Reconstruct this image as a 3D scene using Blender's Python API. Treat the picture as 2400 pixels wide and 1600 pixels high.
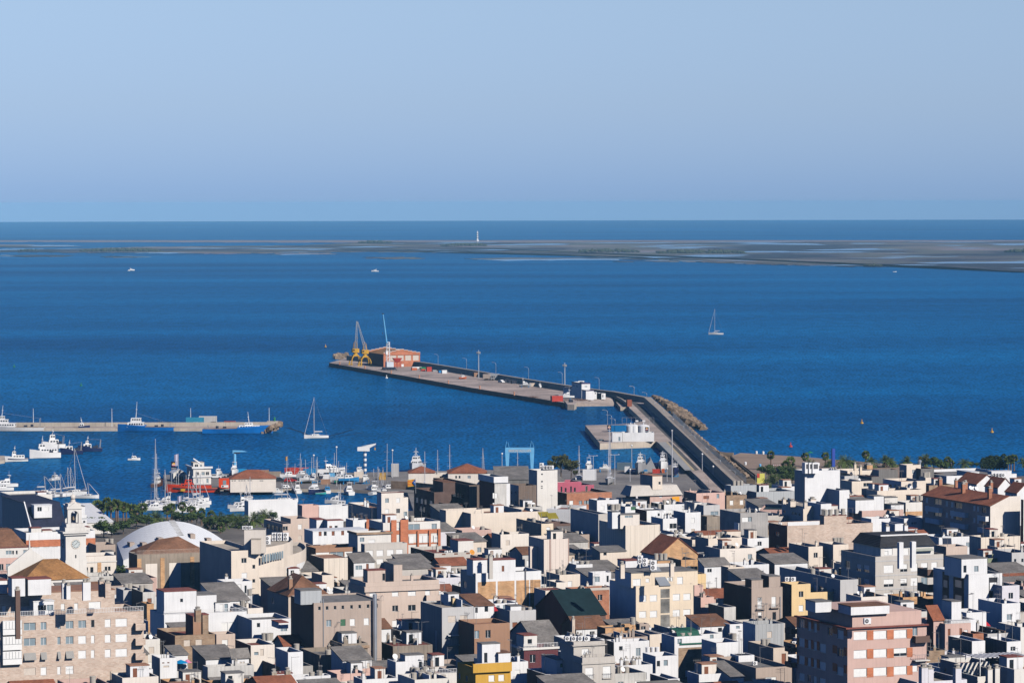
import bpy, math, random
from mathutils import Vector, Matrix
R = math.radians
rnd = random.Random(7)
for o in list(bpy.data.objects): bpy.data.objects.remove(o)
SC = bpy.context.scene; COL = SC.collection
# ---------------------------------------------------------------- camera, sky, sun, exposure
CH, FP = 95.0, 8500.0                     # camera height over the sea (m), focal length (px of a 2400 px frame)
cam = bpy.data.objects.new('camera', bpy.data.cameras.new('camera')); COL.objects.link(cam)
cam.data.sensor_width = 36; cam.data.lens = FP/2400*36
cam.data.clip_start = 1; cam.data.clip_end = 80000
CM = Matrix.Rotation(R(90)-math.atan(325/FP), 4, 'X') @ Matrix.Rotation(R(-0.13), 4, 'Z')
cam.matrix_world = Matrix.Translation((0, 0, CH)) @ CM
SC.camera = cam
SUN_EL, SUN_AZ = R(33), R(43)             # azimuth measured from straight behind the camera towards the right
SD = Vector((math.sin(SUN_AZ)*math.cos(SUN_EL), -math.cos(SUN_AZ)*math.cos(SUN_EL), math.sin(SUN_EL)))
sun = bpy.data.objects.new('sun', bpy.data.lights.new('sun', 'SUN')); COL.objects.link(sun)
sun.data.energy = 5.0; SC.view_settings.exposure = 0.0; sun.data.angle = R(0.5); sun.data.color = (1.0, 0.935, 0.85)
sun.rotation_euler = SD.to_track_quat('Z', 'Y').to_euler()
W = bpy.data.worlds.new('World'); SC.world = W; W.use_nodes = True
nt = W.node_tree; N = nt.nodes; LK = nt.links; N.clear()
wo = N.new('ShaderNodeOutputWorld'); bg = N.new('ShaderNodeBackground'); LK.new(bg.outputs[0], wo.inputs[0])
sky = N.new('ShaderNodeTexSky'); sky.sky_type = 'NISHITA'; sky.sun_disc = False
sky.sun_elevation = SUN_EL
sky.sun_rotation = math.atan2(SD.x, SD.y)
sky.air_density = 1.0; sky.dust_density = 0.3; sky.ozone_density = 3.0; sky.altitude = 95
tc = N.new('ShaderNodeTexCoord'); sx = N.new('ShaderNodeSeparateXYZ'); rp = N.new('ShaderNodeValToRGB'); mx = N.new('ShaderNodeMix')
LK.new(tc.outputs['Generated'], sx.inputs[0]); LK.new(sx.outputs['Z'], rp.inputs[0])
E = rp.color_ramp.elements; E[0].position = 0.003; E[0].color = (.285, .46, .99, 1); E[1].position = 0.15; E[1].color = (.06, .16, .38, 1)
k = E.new(.0265); k.color = (.382, .488, .845, 1); k = E.new(.0547); k.color = (.478, .536, .776, 1)
mx.data_type = 'RGBA'; mx.blend_type = 'MULTIPLY'; mx.inputs[0].default_value = 1.0
LK.new(sky.outputs[0], mx.inputs[6]); LK.new(rp.outputs[0], mx.inputs[7]); LK.new(mx.outputs[2], bg.inputs[0])
bg.inputs[1].default_value = 0.14
SC.view_settings.view_transform = 'Standard'; SC.view_settings.look = 'None'
SC.view_settings.exposure = 0.0; SC.view_settings.gamma = 1
SC.cycles.max_bounces = 5; SC.cycles.diffuse_bounces = 0; SC.cycles.volume_bounces = 0
# ---------------------------------------------------------------- geometry helpers
CM3 = CM.to_3x3(); CMI = CM3.inverted()
def ray(x, y): return (CM3 @ Vector((x-1200, 800-y, -FP))).normalized()
def gp(x, y, z=0.0):                      # where a picture direction meets the level z
    d = ray(x, y); t = (z-CH)/d.z
    return Vector((d.x*t, d.y*t, z))
def pj(p):
    q = CMI @ (Vector(p)-Vector((0, 0, CH))); return (1200+q.x/-q.z*FP, 800-q.y/-q.z*FP)
def sc_at(p): return FP/Vector(p).y       # picture px per metre at a point
TL = dict(A1=(0,1150,5.88),A2=(400,1150,5.88),A3=(800,1150,5.88),A4=(1200,1150,5.88),A5=(1600,1150,5.88),A6=(2000,1150,5.88),
 B1=(0,1350,5.88),B2=(400,1350,5.88),B3=(800,1350,5.88),B4=(1200,1350,5.88),B5=(1600,1350,5.88),B6=(2000,1350,5.88),
 C1=(0,920,5.88),C2=(350,920,5.88),C3=(600,1000,6.72),C4=(900,1000,6.72),C5=(1150,1000,6.72),C6=(1350,900,5.88),C7=(750,720,6.72),
 C8=(1050,800,5.227),D1=(1350,1040,6.72),D2=(1640,1020,5.88),D3=(2000,1030,5.88),Z=(0,0,1.0))
def tp(t, X, Y): a = TL[t]; return (a[0]+X/a[2], a[1]+Y/a[2])
def tag(o, label=None, cat=None, group=None, kind=None):
    if label: o['label'] = label
    if cat: o['category'] = cat
    if group: o['group'] = group
    if kind: o['kind'] = kind
    return o
def thing(name, label, cat, loc, rz=0.0, group=None):
    o = bpy.data.objects.new(name, None); COL.objects.link(o); o.empty_display_size = 0.5
    o.location = loc; o.rotation_euler = (0, 0, rz)
    return tag(o, label, cat, group)
class MB:
    def __init__(s): s.v = []; s.f = []; s.m = []
    def poly(s, pts, m=0):
        n = len(s.v); s.v += [tuple(p) for p in pts]; s.f.append(tuple(range(n, n+len(pts)))); s.m.append(m); return s
    def box(s, x0, y0, z0, x1, y1, z1, m=0, top=None, bot=True):
        n = len(s.v)
        s.v += [(x0,y0,z0),(x1,y0,z0),(x1,y1,z0),(x0,y1,z0),(x0,y0,z1),(x1,y0,z1),(x1,y1,z1),(x0,y1,z1)]
        fs = [(0,1,5,4),(1,2,6,5),(2,3,7,6),(3,0,4,7),(4,5,6,7)] + ([(3,2,1,0)] if bot else [])
        for k, f in enumerate(fs):
            s.f.append(tuple(n+i for i in f)); s.m.append(top if (k == 4 and top is not None) else m)
        return s
    def cbox(s, cx, cy, z0, wx, wy, h, m=0, top=None): return s.box(cx-wx/2, cy-wy/2, z0, cx+wx/2, cy+wy/2, z0+h, m, top)
    def loft(s, rings, m=0, cap=True, closed=True):
        n0 = len(s.v); k = len(rings[0])
        for r in rings: s.v += [tuple(p) for p in r]
        for i in range(len(rings)-1):
            for j in range(k if closed else k-1):
                a = n0+i*k+j; b = n0+i*k+(j+1) % k
                s.f.append((a, b, b+k, a+k)); s.m.append(m)
        if cap and closed:
            s.f.append(tuple(n0+j for j in reversed(range(k)))); s.m.append(m)
            s.f.append(tuple(n0+(len(rings)-1)*k+j for j in range(k))); s.m.append(m)
        return s
    def tube(s, p, q, r0, r1=None, n=6, m=0):
        p = Vector(p); q = Vector(q); r1 = r0 if r1 is None else r1
        d = (q-p).normalized(); a = d.orthogonal().normalized(); b = d.cross(a)
        c = [(math.cos(2*math.pi*i/n), math.sin(2*math.pi*i/n)) for i in range(n)]
        return s.loft([[p+(a*x+b*y)*r0 for x, y in c], [q+(a*x+b*y)*r1 for x, y in c]], m)
    def cyl(s, cx, cy, z0, z1, r, r2=None, n=12, m=0): return s.tube((cx, cy, z0), (cx, cy, z1), r, r2, n, m)
    def prism(s, pts, z0, z1, m=0, top=None):
        n = len(s.v); k = len(pts)
        s.v += [(p[0], p[1], z0) for p in pts]+[(p[0], p[1], z1) for p in pts]
        for j in range(k): s.f.append((n+j, n+(j+1) % k, n+k+(j+1) % k, n+k+j)); s.m.append(m)
        s.f.append(tuple(n+k+j for j in range(k))); s.m.append(m if top is None else top)
        return s
    def ball(s, c, r, n=8, m=0, sz=1.0):
        rings = []
        for i in range(1, n//2+2):
            t = math.pi*i/(n//2+2)
            rings.append([(c[0]+r*math.sin(t)*math.cos(2*math.pi*j/n), c[1]+r*math.sin(t)*math.sin(2*math.pi*j/n), c[2]-r*sz*math.cos(t)) for j in range(n)])
        return s.loft(rings, m)
    def build(s, name, mats, parent=None, loc=None, rz=0.0, smooth=False):
        me = bpy.data.meshes.new(name); me.from_pydata(s.v, [], s.f)
        mats = mats if isinstance(mats, (list, tuple)) else [mats]
        for x in mats: me.materials.append(x)
        me.polygons.foreach_set('material_index', s.m)
        if smooth: me.polygons.foreach_set('use_smooth', [True]*len(s.f))
        me.update()
        o = bpy.data.objects.new(name, me); COL.objects.link(o)
        if parent is not None: o.parent = parent
        if loc is not None: o.location = loc
        o.rotation_euler = (0, 0, rz)
        return o
# ---------------------------------------------------------------- materials
MC = {}
def mat(name, col, rough=0.85, kind='plain', amt=0.12, scale=0.35, metal=0.0, spec=0.3):
    if name in MC: return MC[name]
    m = bpy.data.materials.new(name); m.use_nodes = True; MC[name] = m
    t = m.node_tree; n = t.nodes; l = t.links
    b = n['Principled BSDF']; b.inputs['Roughness'].default_value = rough; b.inputs['Metallic'].default_value = metal
    b.inputs['Specular IOR Level'].default_value = spec
    c = (col[0], col[1], col[2], 1)
    co = n.new('ShaderNodeTexCoord')
    def noise(sc, det=3, mapsc=None, src='Object'):
        x = n.new('ShaderNodeTexNoise'); x.inputs['Scale'].default_value = sc; x.inputs['Detail'].default_value = det
        if mapsc:
            mp = n.new('ShaderNodeMapping'); mp.inputs['Scale'].default_value = mapsc
            l.new(co.outputs[src], mp.inputs[0]); l.new(mp.outputs[0], x.inputs['Vector'])
        else: l.new(co.outputs[src], x.inputs['Vector'])
        return x.outputs['Fac']
    def mapr(f, a, b_, c_, d):
        x = n.new('ShaderNodeMapRange'); x.inputs[1].default_value = a; x.inputs[2].default_value = b_
        x.inputs[3].default_value = c_; x.inputs[4].default_value = d; l.new(f, x.inputs[0]); return x.outputs[0]
    def mul(a, fac):                        # colour a (socket or tuple) times scalar socket
        x = n.new('ShaderNodeMix'); x.data_type = 'RGBA'; x.blend_type = 'MULTIPLY'; x.inputs[0].default_value = 1
        if isinstance(a, tuple): x.inputs[6].default_value = a
        else: l.new(a, x.inputs[6])
        l.new(fac, x.inputs[7]); return x.outputs[2]
    def mixc(a, b_, fac):
        x = n.new('ShaderNodeMix'); x.data_type = 'RGBA'
        for i, q in ((6, a), (7, b_)):
            if isinstance(q, tuple): x.inputs[i].default_value = q
            else: l.new(q, x.inputs[i])
        l.new(fac, x.inputs[0]); return x.outputs[2]
    def bump(h, st, dist=0.05):
        x = n.new('ShaderNodeBump'); x.inputs['Strength'].default_value = st; x.inputs['Distance'].default_value = dist
        l.new(h, x.inputs['Height']); l.new(x.outputs[0], b.inputs['Normal'])
    base = c
    if kind == 'plain':
        base = mul(c, mapr(noise(scale, 4), 0.3, 0.7, 1-amt, 1+amt*0.4))
    elif kind == 'wall':                    # render: broad patches plus rain streaks that run down from the top
        a = mapr(noise(0.25, 4), 0.3, 0.75, 1-amt, 1.03)
        s_ = mapr(noise(1.0, 5, (2.6, 2.6, 0.16)), 0.5, 0.8, 1.0, 1-amt*1.3)
        base = mul(mul(c, a), s_)
    elif kind == 'brick':
        br = n.new('ShaderNodeTexBrick'); br.inputs['Scale'].default_value = 1.0
        br.inputs['Brick Width'].default_value = 0.6; br.inputs['Row Height'].default_value = 0.24; br.inputs['Mortar Size'].default_value = 0.03
        cb = n.new('ShaderNodeCombineXYZ'); sp = n.new('ShaderNodeSeparateXYZ'); ad = n.new('ShaderNodeMath')
        l.new(co.outputs['Object'], sp.inputs[0]); l.new(sp.outputs[0], ad.inputs[0]); l.new(sp.outputs[1], ad.inputs[1])
        l.new(ad.outputs[0], cb.inputs[0]); l.new(sp.outputs[2], cb.inputs[1]); l.new(cb.outputs[0], br.inputs['Vector'])
        br.inputs['Color1'].default_value = c; br.inputs['Color2'].default_value = (c[0]*0.8, c[1]*0.72, c[2]*0.68, 1)
        br.inputs['Mortar'].default_value = (c[0]*0.75+0.06, c[1]*0.8+0.07, c[2]*0.8+0.07, 1)
        base = mul(br.outputs[0], mapr(noise(0.5, 5), 0.3, 0.7, 1-amt*1.3, 1.12))
    elif kind == 'rib':                     # vertical ribs: joints of the sheets every metre or so
        sp = n.new('ShaderNodeSeparateXYZ'); ad = n.new('ShaderNodeMath'); l.new(co.outputs['Object'], sp.inputs[0])
        l.new(sp.outputs[0], ad.inputs[0]); l.new(sp.outputs[1], ad.inputs[1])
        w = n.new('ShaderNodeMath'); w.operation = 'MULTIPLY'; w.inputs[1].default_value = 1/scale; l.new(ad.outputs[0], w.inputs[0])
        fr = n.new('ShaderNodeMath'); fr.operation = 'FRACT'; l.new(w.outputs[0], fr.inputs[0])
        j = mapr(fr.outputs[0], 0.88, 0.93, 1.0, 0.72)
        base = mul(mul(c, j), mapr(noise(1.0, 4, (1.5, 1.5, 0.1)), 0.35, 0.75, 1.0, 1-amt*1.4))
        bump(fr.outputs[0], 0.3, 0.04)
    elif kind == 'tile':                    # rows of roof tiles, patches of lichen
        w = n.new('ShaderNodeTexWave'); w.inputs['Scale'].default_value = 1.3; w.wave_profile = 'SIN'; w.inputs['Distortion'].default_value = 0.6
        l.new(co.outputs['Object'], w.inputs['Vector'])
        v = n.new('ShaderNodeTexVoronoi'); v.inputs['Scale'].default_value = 2.4; l.new(co.outputs['Object'], v.inputs['Vector'])
        sp2 = n.new('ShaderNodeSeparateColor'); l.new(v.outputs['Color'], sp2.inputs[0])
        base = mul(mul(mul(c, mapr(w.outputs['Fac'], 0, 1, 0.72, 1.1)), mapr(sp2.outputs[0], 0, 1, 0.8, 1.15)), mapr(noise(0.3, 4), 0.35, 0.7, 0.7, 1.12))
        bump(w.outputs['Fac'], 0.5, 0.08)
    elif kind == 'leaf':
        oi = n.new('ShaderNodeObjectInfo')
        base = mixc((c[0]*0.5, c[1]*0.6, c[2]*0.5, 1), (c[0]*1.5, c[1]*1.35, c[2]*1.1, 1), mapr(noise(0.9, 3), 0.3, 0.7, 0, 1))
    elif kind == 'ground':
        base = mul(mul(c, mapr(noise(0.05, 5), 0.3, 0.7, 1-amt*1.6, 1.1)), mapr(noise(0.8, 4), 0.3, 0.7, 1-amt, 1.05))
    if isinstance(base, tuple): b.inputs['Base Color'].default_value = base
    else: l.new(base, b.inputs['Base Color'])
    return m
def wm(n, c, k='wall', a=0.12, s=0.35, **kw): return mat(n, c, 0.9, k, a, s, **kw)
PAL = {
 'WH': wm('white render', (.80,.80,.80)), 'WW': wm('warm white render', (.76,.73,.68)), 'WD': wm('weathered white render', (.68,.66,.62), a=.3),
 'CR': wm('cream render', (.78,.68,.57)), 'CL': wm('pale cream render', (.80,.73,.65)), 'CS': wm('cream ribbed cladding', (.78,.69,.58), 'rib', .12, 1.3),
 'BE': wm('beige render', (.64,.53,.43)), 'BP': wm('pink beige render', (.62,.50,.42)), 'PS': wm('pale pink sheet', (.76,.66,.58), 'rib', .06, 1.0),
 'TA': wm('taupe render', (.46,.37,.31)), 'TD': wm('stained taupe render', (.36,.30,.24), a=.35), 'GY': wm('grey render', (.55,.54,.53)), 'GB': wm('grey beige render', (.56,.52,.47)),
 'GC': wm('grey corrugated sheet', (.42,.43,.43), 'rib', .15, .8), 'GD': wm('dark grey corrugated sheet', (.20,.19,.18), 'rib', .2, .7), 'CN': wm('concrete', (.45,.43,.41), a=.25),
 'BT': wm('tan thin brick', (.62,.49,.40), 'brick', .07), 'BO': wm('ochre brick', (.68,.40,.20), 'brick', .25), 'RB': wm('red brick', (.48,.20,.11), 'brick', .2),
 'OR': wm('orange brick', (.60,.20,.09), 'brick', .15), 'BK': wm('weathered brown brick', (.42,.29,.19), 'brick', .3), 'DK': wm('dark brown brick', (.13,.075,.06), 'brick', .2),
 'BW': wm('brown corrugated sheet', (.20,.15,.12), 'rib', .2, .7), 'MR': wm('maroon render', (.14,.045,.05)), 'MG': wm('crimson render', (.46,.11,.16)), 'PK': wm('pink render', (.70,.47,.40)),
 'YE': wm('yellow render', (.80,.59,.32)), 'OC': wm('ochre yellow render', (.62,.36,.06)), 'YC': wm('pale yellow render', (.80,.67,.51)), 'SG': wm('salmon grey render', (.62,.43,.37)),
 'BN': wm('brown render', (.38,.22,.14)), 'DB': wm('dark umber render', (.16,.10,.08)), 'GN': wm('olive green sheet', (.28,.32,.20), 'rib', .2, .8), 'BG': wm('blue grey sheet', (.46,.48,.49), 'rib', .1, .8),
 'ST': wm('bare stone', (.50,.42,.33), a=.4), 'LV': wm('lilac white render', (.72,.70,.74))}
RF = {
 'r': mat('red roof paint', (.27,.09,.07), .9, 'ground', .25), 'g': mat('grey roof felt', (.25,.24,.23), .9, 'ground', .3), 't': mat('terracotta paving', (.42,.22,.14), .9, 'ground', .2),
 'c': mat('cream paving', (.50,.44,.36), .9, 'ground', .25), 'T': mat('red clay tiles', (.36,.13,.07), .9, 'tile'), 'B': mat('brown clay tiles', (.24,.12,.07), .9, 'tile'),
 'O': mat('ochre clay tiles', (.38,.19,.07), .9, 'tile'), 'G': mat('grey fibre cement sheet', (.26,.24,.22), .9, 'tile'), 'K': mat('black slate', (.045,.045,.05), .8, 'tile'),
 'N': mat('navy slate', (.03,.035,.07), .7, 'tile'), 'W': mat('white metal roof', (.78,.79,.80), .5, 'rib', .1, 1.2), 'E': mat('deep teal sheet', (.012,.035,.04), .7, 'ground', .3)}  # teal sheet darkened so its colour carries the gabled hall's shadow
SHUT = mat('white shutter', (.80,.80,.78), .7, 'plain', .06, 2.0); SHUTC = mat('cream shutter', (.62,.54,.46), .7, 'plain', .1, 2.0)
GLASS = mat('dark window glass', (.02,.025,.03), .12, 'plain', .1, spec=.6); GLASSB = mat('pale window glass', (.25,.32,.36), .2, 'plain', .15, spec=.6)
DOORB = mat('brown door', (.22,.08,.04), .6); GREEN = mat('green blind', (.06,.16,.09), .8)
RAIL = mat('railing metal', (.25,.25,.26), .6, metal=.3); RAILW = mat('white railing', (.75,.75,.75), .6)
TANK = mat('fibre cement tank', (.50,.46,.40), .9, 'wall', .25); STEEL = mat('galvanised steel', (.52,.55,.58), .4, metal=.7)
ANT = mat('aerial metal', (.30,.29,.28), .6, metal=.4); WHP = mat('white paint', (.80,.80,.80), .45, 'plain', .05); FAN = mat('fan grille', (.10,.10,.11), .6)
BLK = mat('black rubber', (.02,.02,.02), .8); CONC = mat('quay concrete', (.56,.46,.40), .9, 'ground', .25); CONL = mat('pale concrete', (.55,.48,.40), .9, 'wall', .25)
ASPH = mat('asphalt', (.13,.125,.12), .9, 'ground', .25); SAND = mat('beach sand', (.34,.25,.19), .95, 'ground', .15); ROCK = mat('rock', (.42,.31,.22), .95, 'ground', .5)
SLAB = mat('grey street paving', (.20,.18,.16), .9, 'ground', .25); YELP = mat('yellow paint line', (.55,.42,.10), .8)
# ---------------------------------------------------------------- sea, marsh, haze
def sea_mat():
    m = bpy.data.materials.new('sea water'); m.use_nodes = True; t = m.node_tree; n = t.nodes; l = t.links
    b = n['Principled BSDF']; b.inputs['Roughness'].default_value = .3; b.inputs['IOR'].default_value = 1.33
    b.inputs['Specular IOR Level'].default_value = .1
    co = n.new('ShaderNodeTexCoord')
    def noise(sc, det, mp):
        q = n.new('ShaderNodeMapping'); q.inputs['Scale'].default_value = mp; l.new(co.outputs['Object'], q.inputs[0])
        x = n.new('ShaderNodeTexNoise'); x.inputs['Scale'].default_value = sc; x.inputs['Detail'].default_value = det; l.new(q.outputs[0], x.inputs['Vector']); return x.outputs['Fac']
    a = noise(.0035, 9, (.3, 1, 1)); s = noise(.25, 2, (3, .7, 1)); s2 = noise(.035, 3, (3, .8, 1))
    r = n.new('ShaderNodeValToRGB'); l.new(a, r.inputs[0])
    e = r.color_ramp.elements; e[0].position = .30; e[0].color = (.0, .048, .16, 1); e[1].position = .76; e[1].color = (.002, .14, .36, 1)
    x = n.new('ShaderNodeMix'); x.data_type = 'RGBA'; x.blend_type = 'MULTIPLY'; x.inputs[0].default_value = .75
    g = n.new('ShaderNodeMapRange'); g.inputs[1].default_value = .3; g.inputs[2].default_value = .7; g.inputs[3].default_value = .2; g.inputs[4].default_value = 1.7
    l.new(s, g.inputs[0]); l.new(r.outputs[0], x.inputs[6]); l.new(g.outputs[0], x.inputs[7]); l.new(x.outputs[2], b.inputs['Base Color'])
    x2 = n.new('ShaderNodeMix'); x2.data_type = 'RGBA'; x2.blend_type = 'MULTIPLY'; x2.inputs[0].default_value = .6; g2 = n.new('ShaderNodeMapRange'); g2.inputs[1].default_value = .3; g2.inputs[2].default_value = .7; g2.inputs[3].default_value = .6; g2.inputs[4].default_value = 1.3
    l.new(s2, g2.inputs[0]); l.new(x.outputs[2], x2.inputs[6]); l.new(g2.outputs[0], x2.inputs[7]); x = x2
    w1 = noise(.6, 4, (.6, 1, 1)); bp = n.new('ShaderNodeBump'); bp.inputs['Strength'].default_value = 1.0; bp.inputs['Distance'].default_value = .22
    l.new(w1, bp.inputs['Height']); l.new(bp.outputs[0], b.inputs['Normal'])
    b.inputs['Specular IOR Level'].default_value = 0.0; b.inputs['Roughness'].default_value = 1
    df = n.new('ShaderNodeBsdfDiffuse'); l.new(x.outputs[2], df.inputs[0])
    gl = n.new('ShaderNodeBsdfGlossy'); gl.inputs['Color'].default_value = (.22, .62, 1, 1); gl.inputs['Roughness'].default_value = .1; l.new(bp.outputs[0], gl.inputs['Normal'])
    ms = n.new('ShaderNodeMixShader'); ms.inputs[0].default_value = .16; l.new(df.outputs[0], ms.inputs[1]); l.new(gl.outputs[0], ms.inputs[2])
    l.new(ms.outputs[0], n['Material Output'].inputs[0]); return m
SEA = sea_mat()
mb = MB(); NR = 96; RS = [0, 400, 1500, 4000, 9000, 19200]
mb.poly([(19200*math.cos(2*math.pi*i/NR), 19200*math.sin(2*math.pi*i/NR), 0) for i in range(NR)])
tag(mb.build('water', SEA), kind='structure')
# salt marsh spit: low land with pools, 5 to 9 km away
def marsh_mat():
    m = bpy.data.materials.new('salt marsh'); m.use_nodes = True; t = m.node_tree; n = t.nodes; l = t.links
    b = n['Principled BSDF']; b.inputs['Roughness'].default_value = .95
    co = n.new('ShaderNodeTexCoord')
    def noise(sc, det, mp, off=(0,0,0)):
        q = n.new('ShaderNodeMapping'); q.inputs['Scale'].default_value = mp; q.inputs['Location'].default_value = off; l.new(co.outputs['Object'], q.inputs[0])
        x = n.new('ShaderNodeTexNoise'); x.inputs['Scale'].default_value = sc; x.inputs['Detail'].default_value = det; l.new(q.outputs[0], x.inputs['Vector']); return x.outputs['Fac']
    r = n.new('ShaderNodeValToRGB'); l.new(noise(.0022, 6, (1.2, .9, 1)), r.inputs[0]); e = r.color_ramp.elements
    e[0].position = .46; e[0].color = (.015, .018, .03, 1); e[1].position = .66; e[1].color = (.21, .16, .17, 1)
    k = e.new(.49); k.color = (.08, .068, .08, 1); k = e.new(.56); k.color = (.10, .10, .07, 1)
    l.new(r.outputs[0], b.inputs['Base Color'])
    w = n.new('ShaderNodeBsdfPrincipled'); w.inputs['Base Color'].default_value = (.03, .15, .33, 1); w.inputs['Roughness'].default_value = .15
    mk = n.new('ShaderNodeMapRange'); mk.inputs[1].default_value = .565; mk.inputs[2].default_value = .60; l.new(noise(.004, 5, (1, .8, 1), (500, 90, 0)), mk.inputs[0])
    ms = n.new('ShaderNodeMixShader'); l.new(mk.outputs[0], ms.inputs[0]); l.new(b.outputs[0], ms.inputs[1]); l.new(w.outputs[0], ms.inputs[2])
    l.new(ms.outputs[0], n['Material Output'].inputs[0]); return m
MARSH = marsh_mat(); BEACHF = mat('pale sand bar', (.30,.24,.25), .95, 'ground', .3)
def wobble(pts, z, amp, seg=24):           # a shoreline through picture points, made ragged
    out = []
    w = [gp(x, y, z) for x, y in pts]
    for a, b in zip(w, w[1:]+w[:1]):
        for i in range(seg):
            q = a.lerp(b, i/seg); k = amp*(q.y/8000)
            out.append(Vector((q.x+rnd.uniform(-1, 1)*k*.3, q.y+rnd.uniform(-1, 1)*k, z)))
    return out
mb = MB()
mb.prism(wobble([(-60,562.8),(2460,562.8),(2460,567),(900,568.5),(-60,566.4)], .5, 25), -1, .5)
tag(mb.build('sand_bar', BEACHF), kind='structure')
mb = MB()
mb.prism(wobble([(880,567.5),(2460,566.5),(2460,640),(2330,634),(2230,626),(1990,624),(1760,618),(1600,612),(1500,603),(1330,599),(1100,592),(860,590),(520,594),(200,592),(-60,590),(-60,584),(180,583),(350,578),(700,575)], .6, 60, 30), -1, .6)
for q in ([(-60,573),(160,574),(190,578),(60,580),(-60,579)], [(20,597),(170,599),(140,602),(-30,601)], [(260,600),(330,601),(340,603),(250,603)], [(1080,606),(1500,601),(1560,606),(1450,609),(1180,611)],
          [(640,595),(760,593),(790,596),(660,597)], [(860,603),(960,602),(990,606),(880,606)], [(1440,611),(1620,610),(1600,613),(1460,613)]):
    mb.prism(wobble(q, .5, 60, 8), -1, .5)
tag(mb.build('salt_marsh', MARSH), kind='structure')
# far thickets on the marsh: small leafy clumps packed into low woods
LEAFD = mat('far thicket leaves', (.05,.06,.035), .9, 'leaf')
def thicket(x0, x1, y, hm, dep, n, name, label):
    a = gp(x0, y, .6); b = gp(x1, y, .6); mb = MB()
    for i in range(n):
        t = rnd.random(); h = hm*rnd.uniform(.35, 1)*(1-.5*abs(2*t-1)**3); r = hm*rnd.uniform(.4, .8)
        c = a.lerp(b, t)+Vector((rnd.uniform(-1, 1), rnd.uniform(0, dep), 0))
        mb.ball((c.x, c.y, .6+h*.55), r, 6, 0, h*.6/r)
    tag(mb.build(name, LEAFD), label, 'thicket', kind='stuff')
thicket(182,365,589.5,6.5,120,170,'far_wood','long dark thicket on the salt marsh, at the left of the spit')
thicket(40,84,588,4,50,30,'far_wood','small dark thicket at the left edge of the salt marsh')
thicket(1034,1140,577,7,120,90,'far_wood','dark thicket on the salt marsh just left of and below the striped lighthouse')
thicket(838,914,570,6,120,60,'far_wood','flat distant thicket on the far shore left of the lighthouse')
thicket(1358,1500,591.5,6,150,120,'far_wood','broad grey green wood on the marsh right of the lighthouse')
thicket(1545,1752,594,6.5,150,170,'far_wood','widest wood of the salt marsh, above the distant sailing boat')
thicket(2030,2065,624,4,30,26,'far_wood','low bushes on the near edge of the salt marsh at the right')
thicket(2365,2440,592,7,80,40,'far_wood','dark wood at the right end of the salt marsh')
# striped lighthouse
p = gp(1119, 565, .5); t = thing('lighthouse', 'tall white lighthouse with dark bands on the low distant spit', 'lighthouse', p)
LB = mat('lighthouse dark band', (.05,.05,.06), .7); mb = MB()
zs = [2.5, 7, 8.6, 12, 13.6, 16.8, 18.4, 21]
mb.cyl(0, 0, 0, 2.5, 3.6, 3.4, 12, 0)
for i, (a, b) in enumerate(zip(zs, zs[1:])): mb.cyl(0, 0, a, b, 2.2-a*.02, 2.2-b*.02, 12, i % 2)
mb.build('tower', [WHP, LB], t)
mb = MB(); mb.cyl(0, 0, 21, 21.4, 2.3, 2.3, 12, 0); mb.cyl(0, 0, 21.4, 23.4, 1.2, 1.1, 10, 0); mb.cyl(0, 0, 23.4, 25, 1.3, .1, 10, 0); mb.build('lantern', [WHP], t)
# air: one closed box of haze round the camera and the whole scene
def haze():
    mb = MB(); mb.box(-20500, -20500, -3, 20500, 20500, CH+4)
    o = mb.build('haze', []); o.data.materials.clear()
    m = bpy.data.materials.new('haze air'); m.use_nodes = True; n = m.node_tree.nodes; n.clear()
    out = n.new('ShaderNodeOutputMaterial'); v = n.new('ShaderNodeVolumePrincipled')
    v.inputs['Color'].default_value = (.30, .66, 1.0, 1); v.inputs['Density'].default_value = HZ; v.inputs['Anisotropy'].default_value = -0.35
    m.node_tree.links.new(v.outputs[0], out.inputs['Volume']); o.data.materials.append(m)
    tag(o, 'thin blue haze over the whole bay', 'haze', kind='stuff')
HZ = 3.7e-5
haze()
# ---------------------------------------------------------------- land, quays and piers
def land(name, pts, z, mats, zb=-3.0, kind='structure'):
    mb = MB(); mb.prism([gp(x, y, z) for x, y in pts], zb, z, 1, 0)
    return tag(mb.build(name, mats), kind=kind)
GZ = 2.0; YG = 1.0
land('ground', [(-900,2600),(3400,2600),(3100,1110),(2700,1105),(1790,1135),(1772,1139),(1700,1165),(1640,1180),(1300,1190),(975,1196),(850,1201),(560,1209),(200,1214),(-300,1220)], GZ, [SLAB, CONL])
land('boatyard_ground', [(383,1112),(388,1141),(520,1143),(640,1146),(700,1145),(830,1147),(955,1154),(972,1205),(1300,1215),(1720,1215),(1700,1165),(1660,1150),(1600,1100),(1588,1087),(1505,1097),(1480,1097.5),(1150,1100.5),(850,1106.5),(600,1108.5)], 1.0, [mat('boatyard concrete', (.27,.25,.235), .9, 'ground', .25), CONL])
P2 = lambda t, *q: [tp(t, *a) for a in q]
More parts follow.
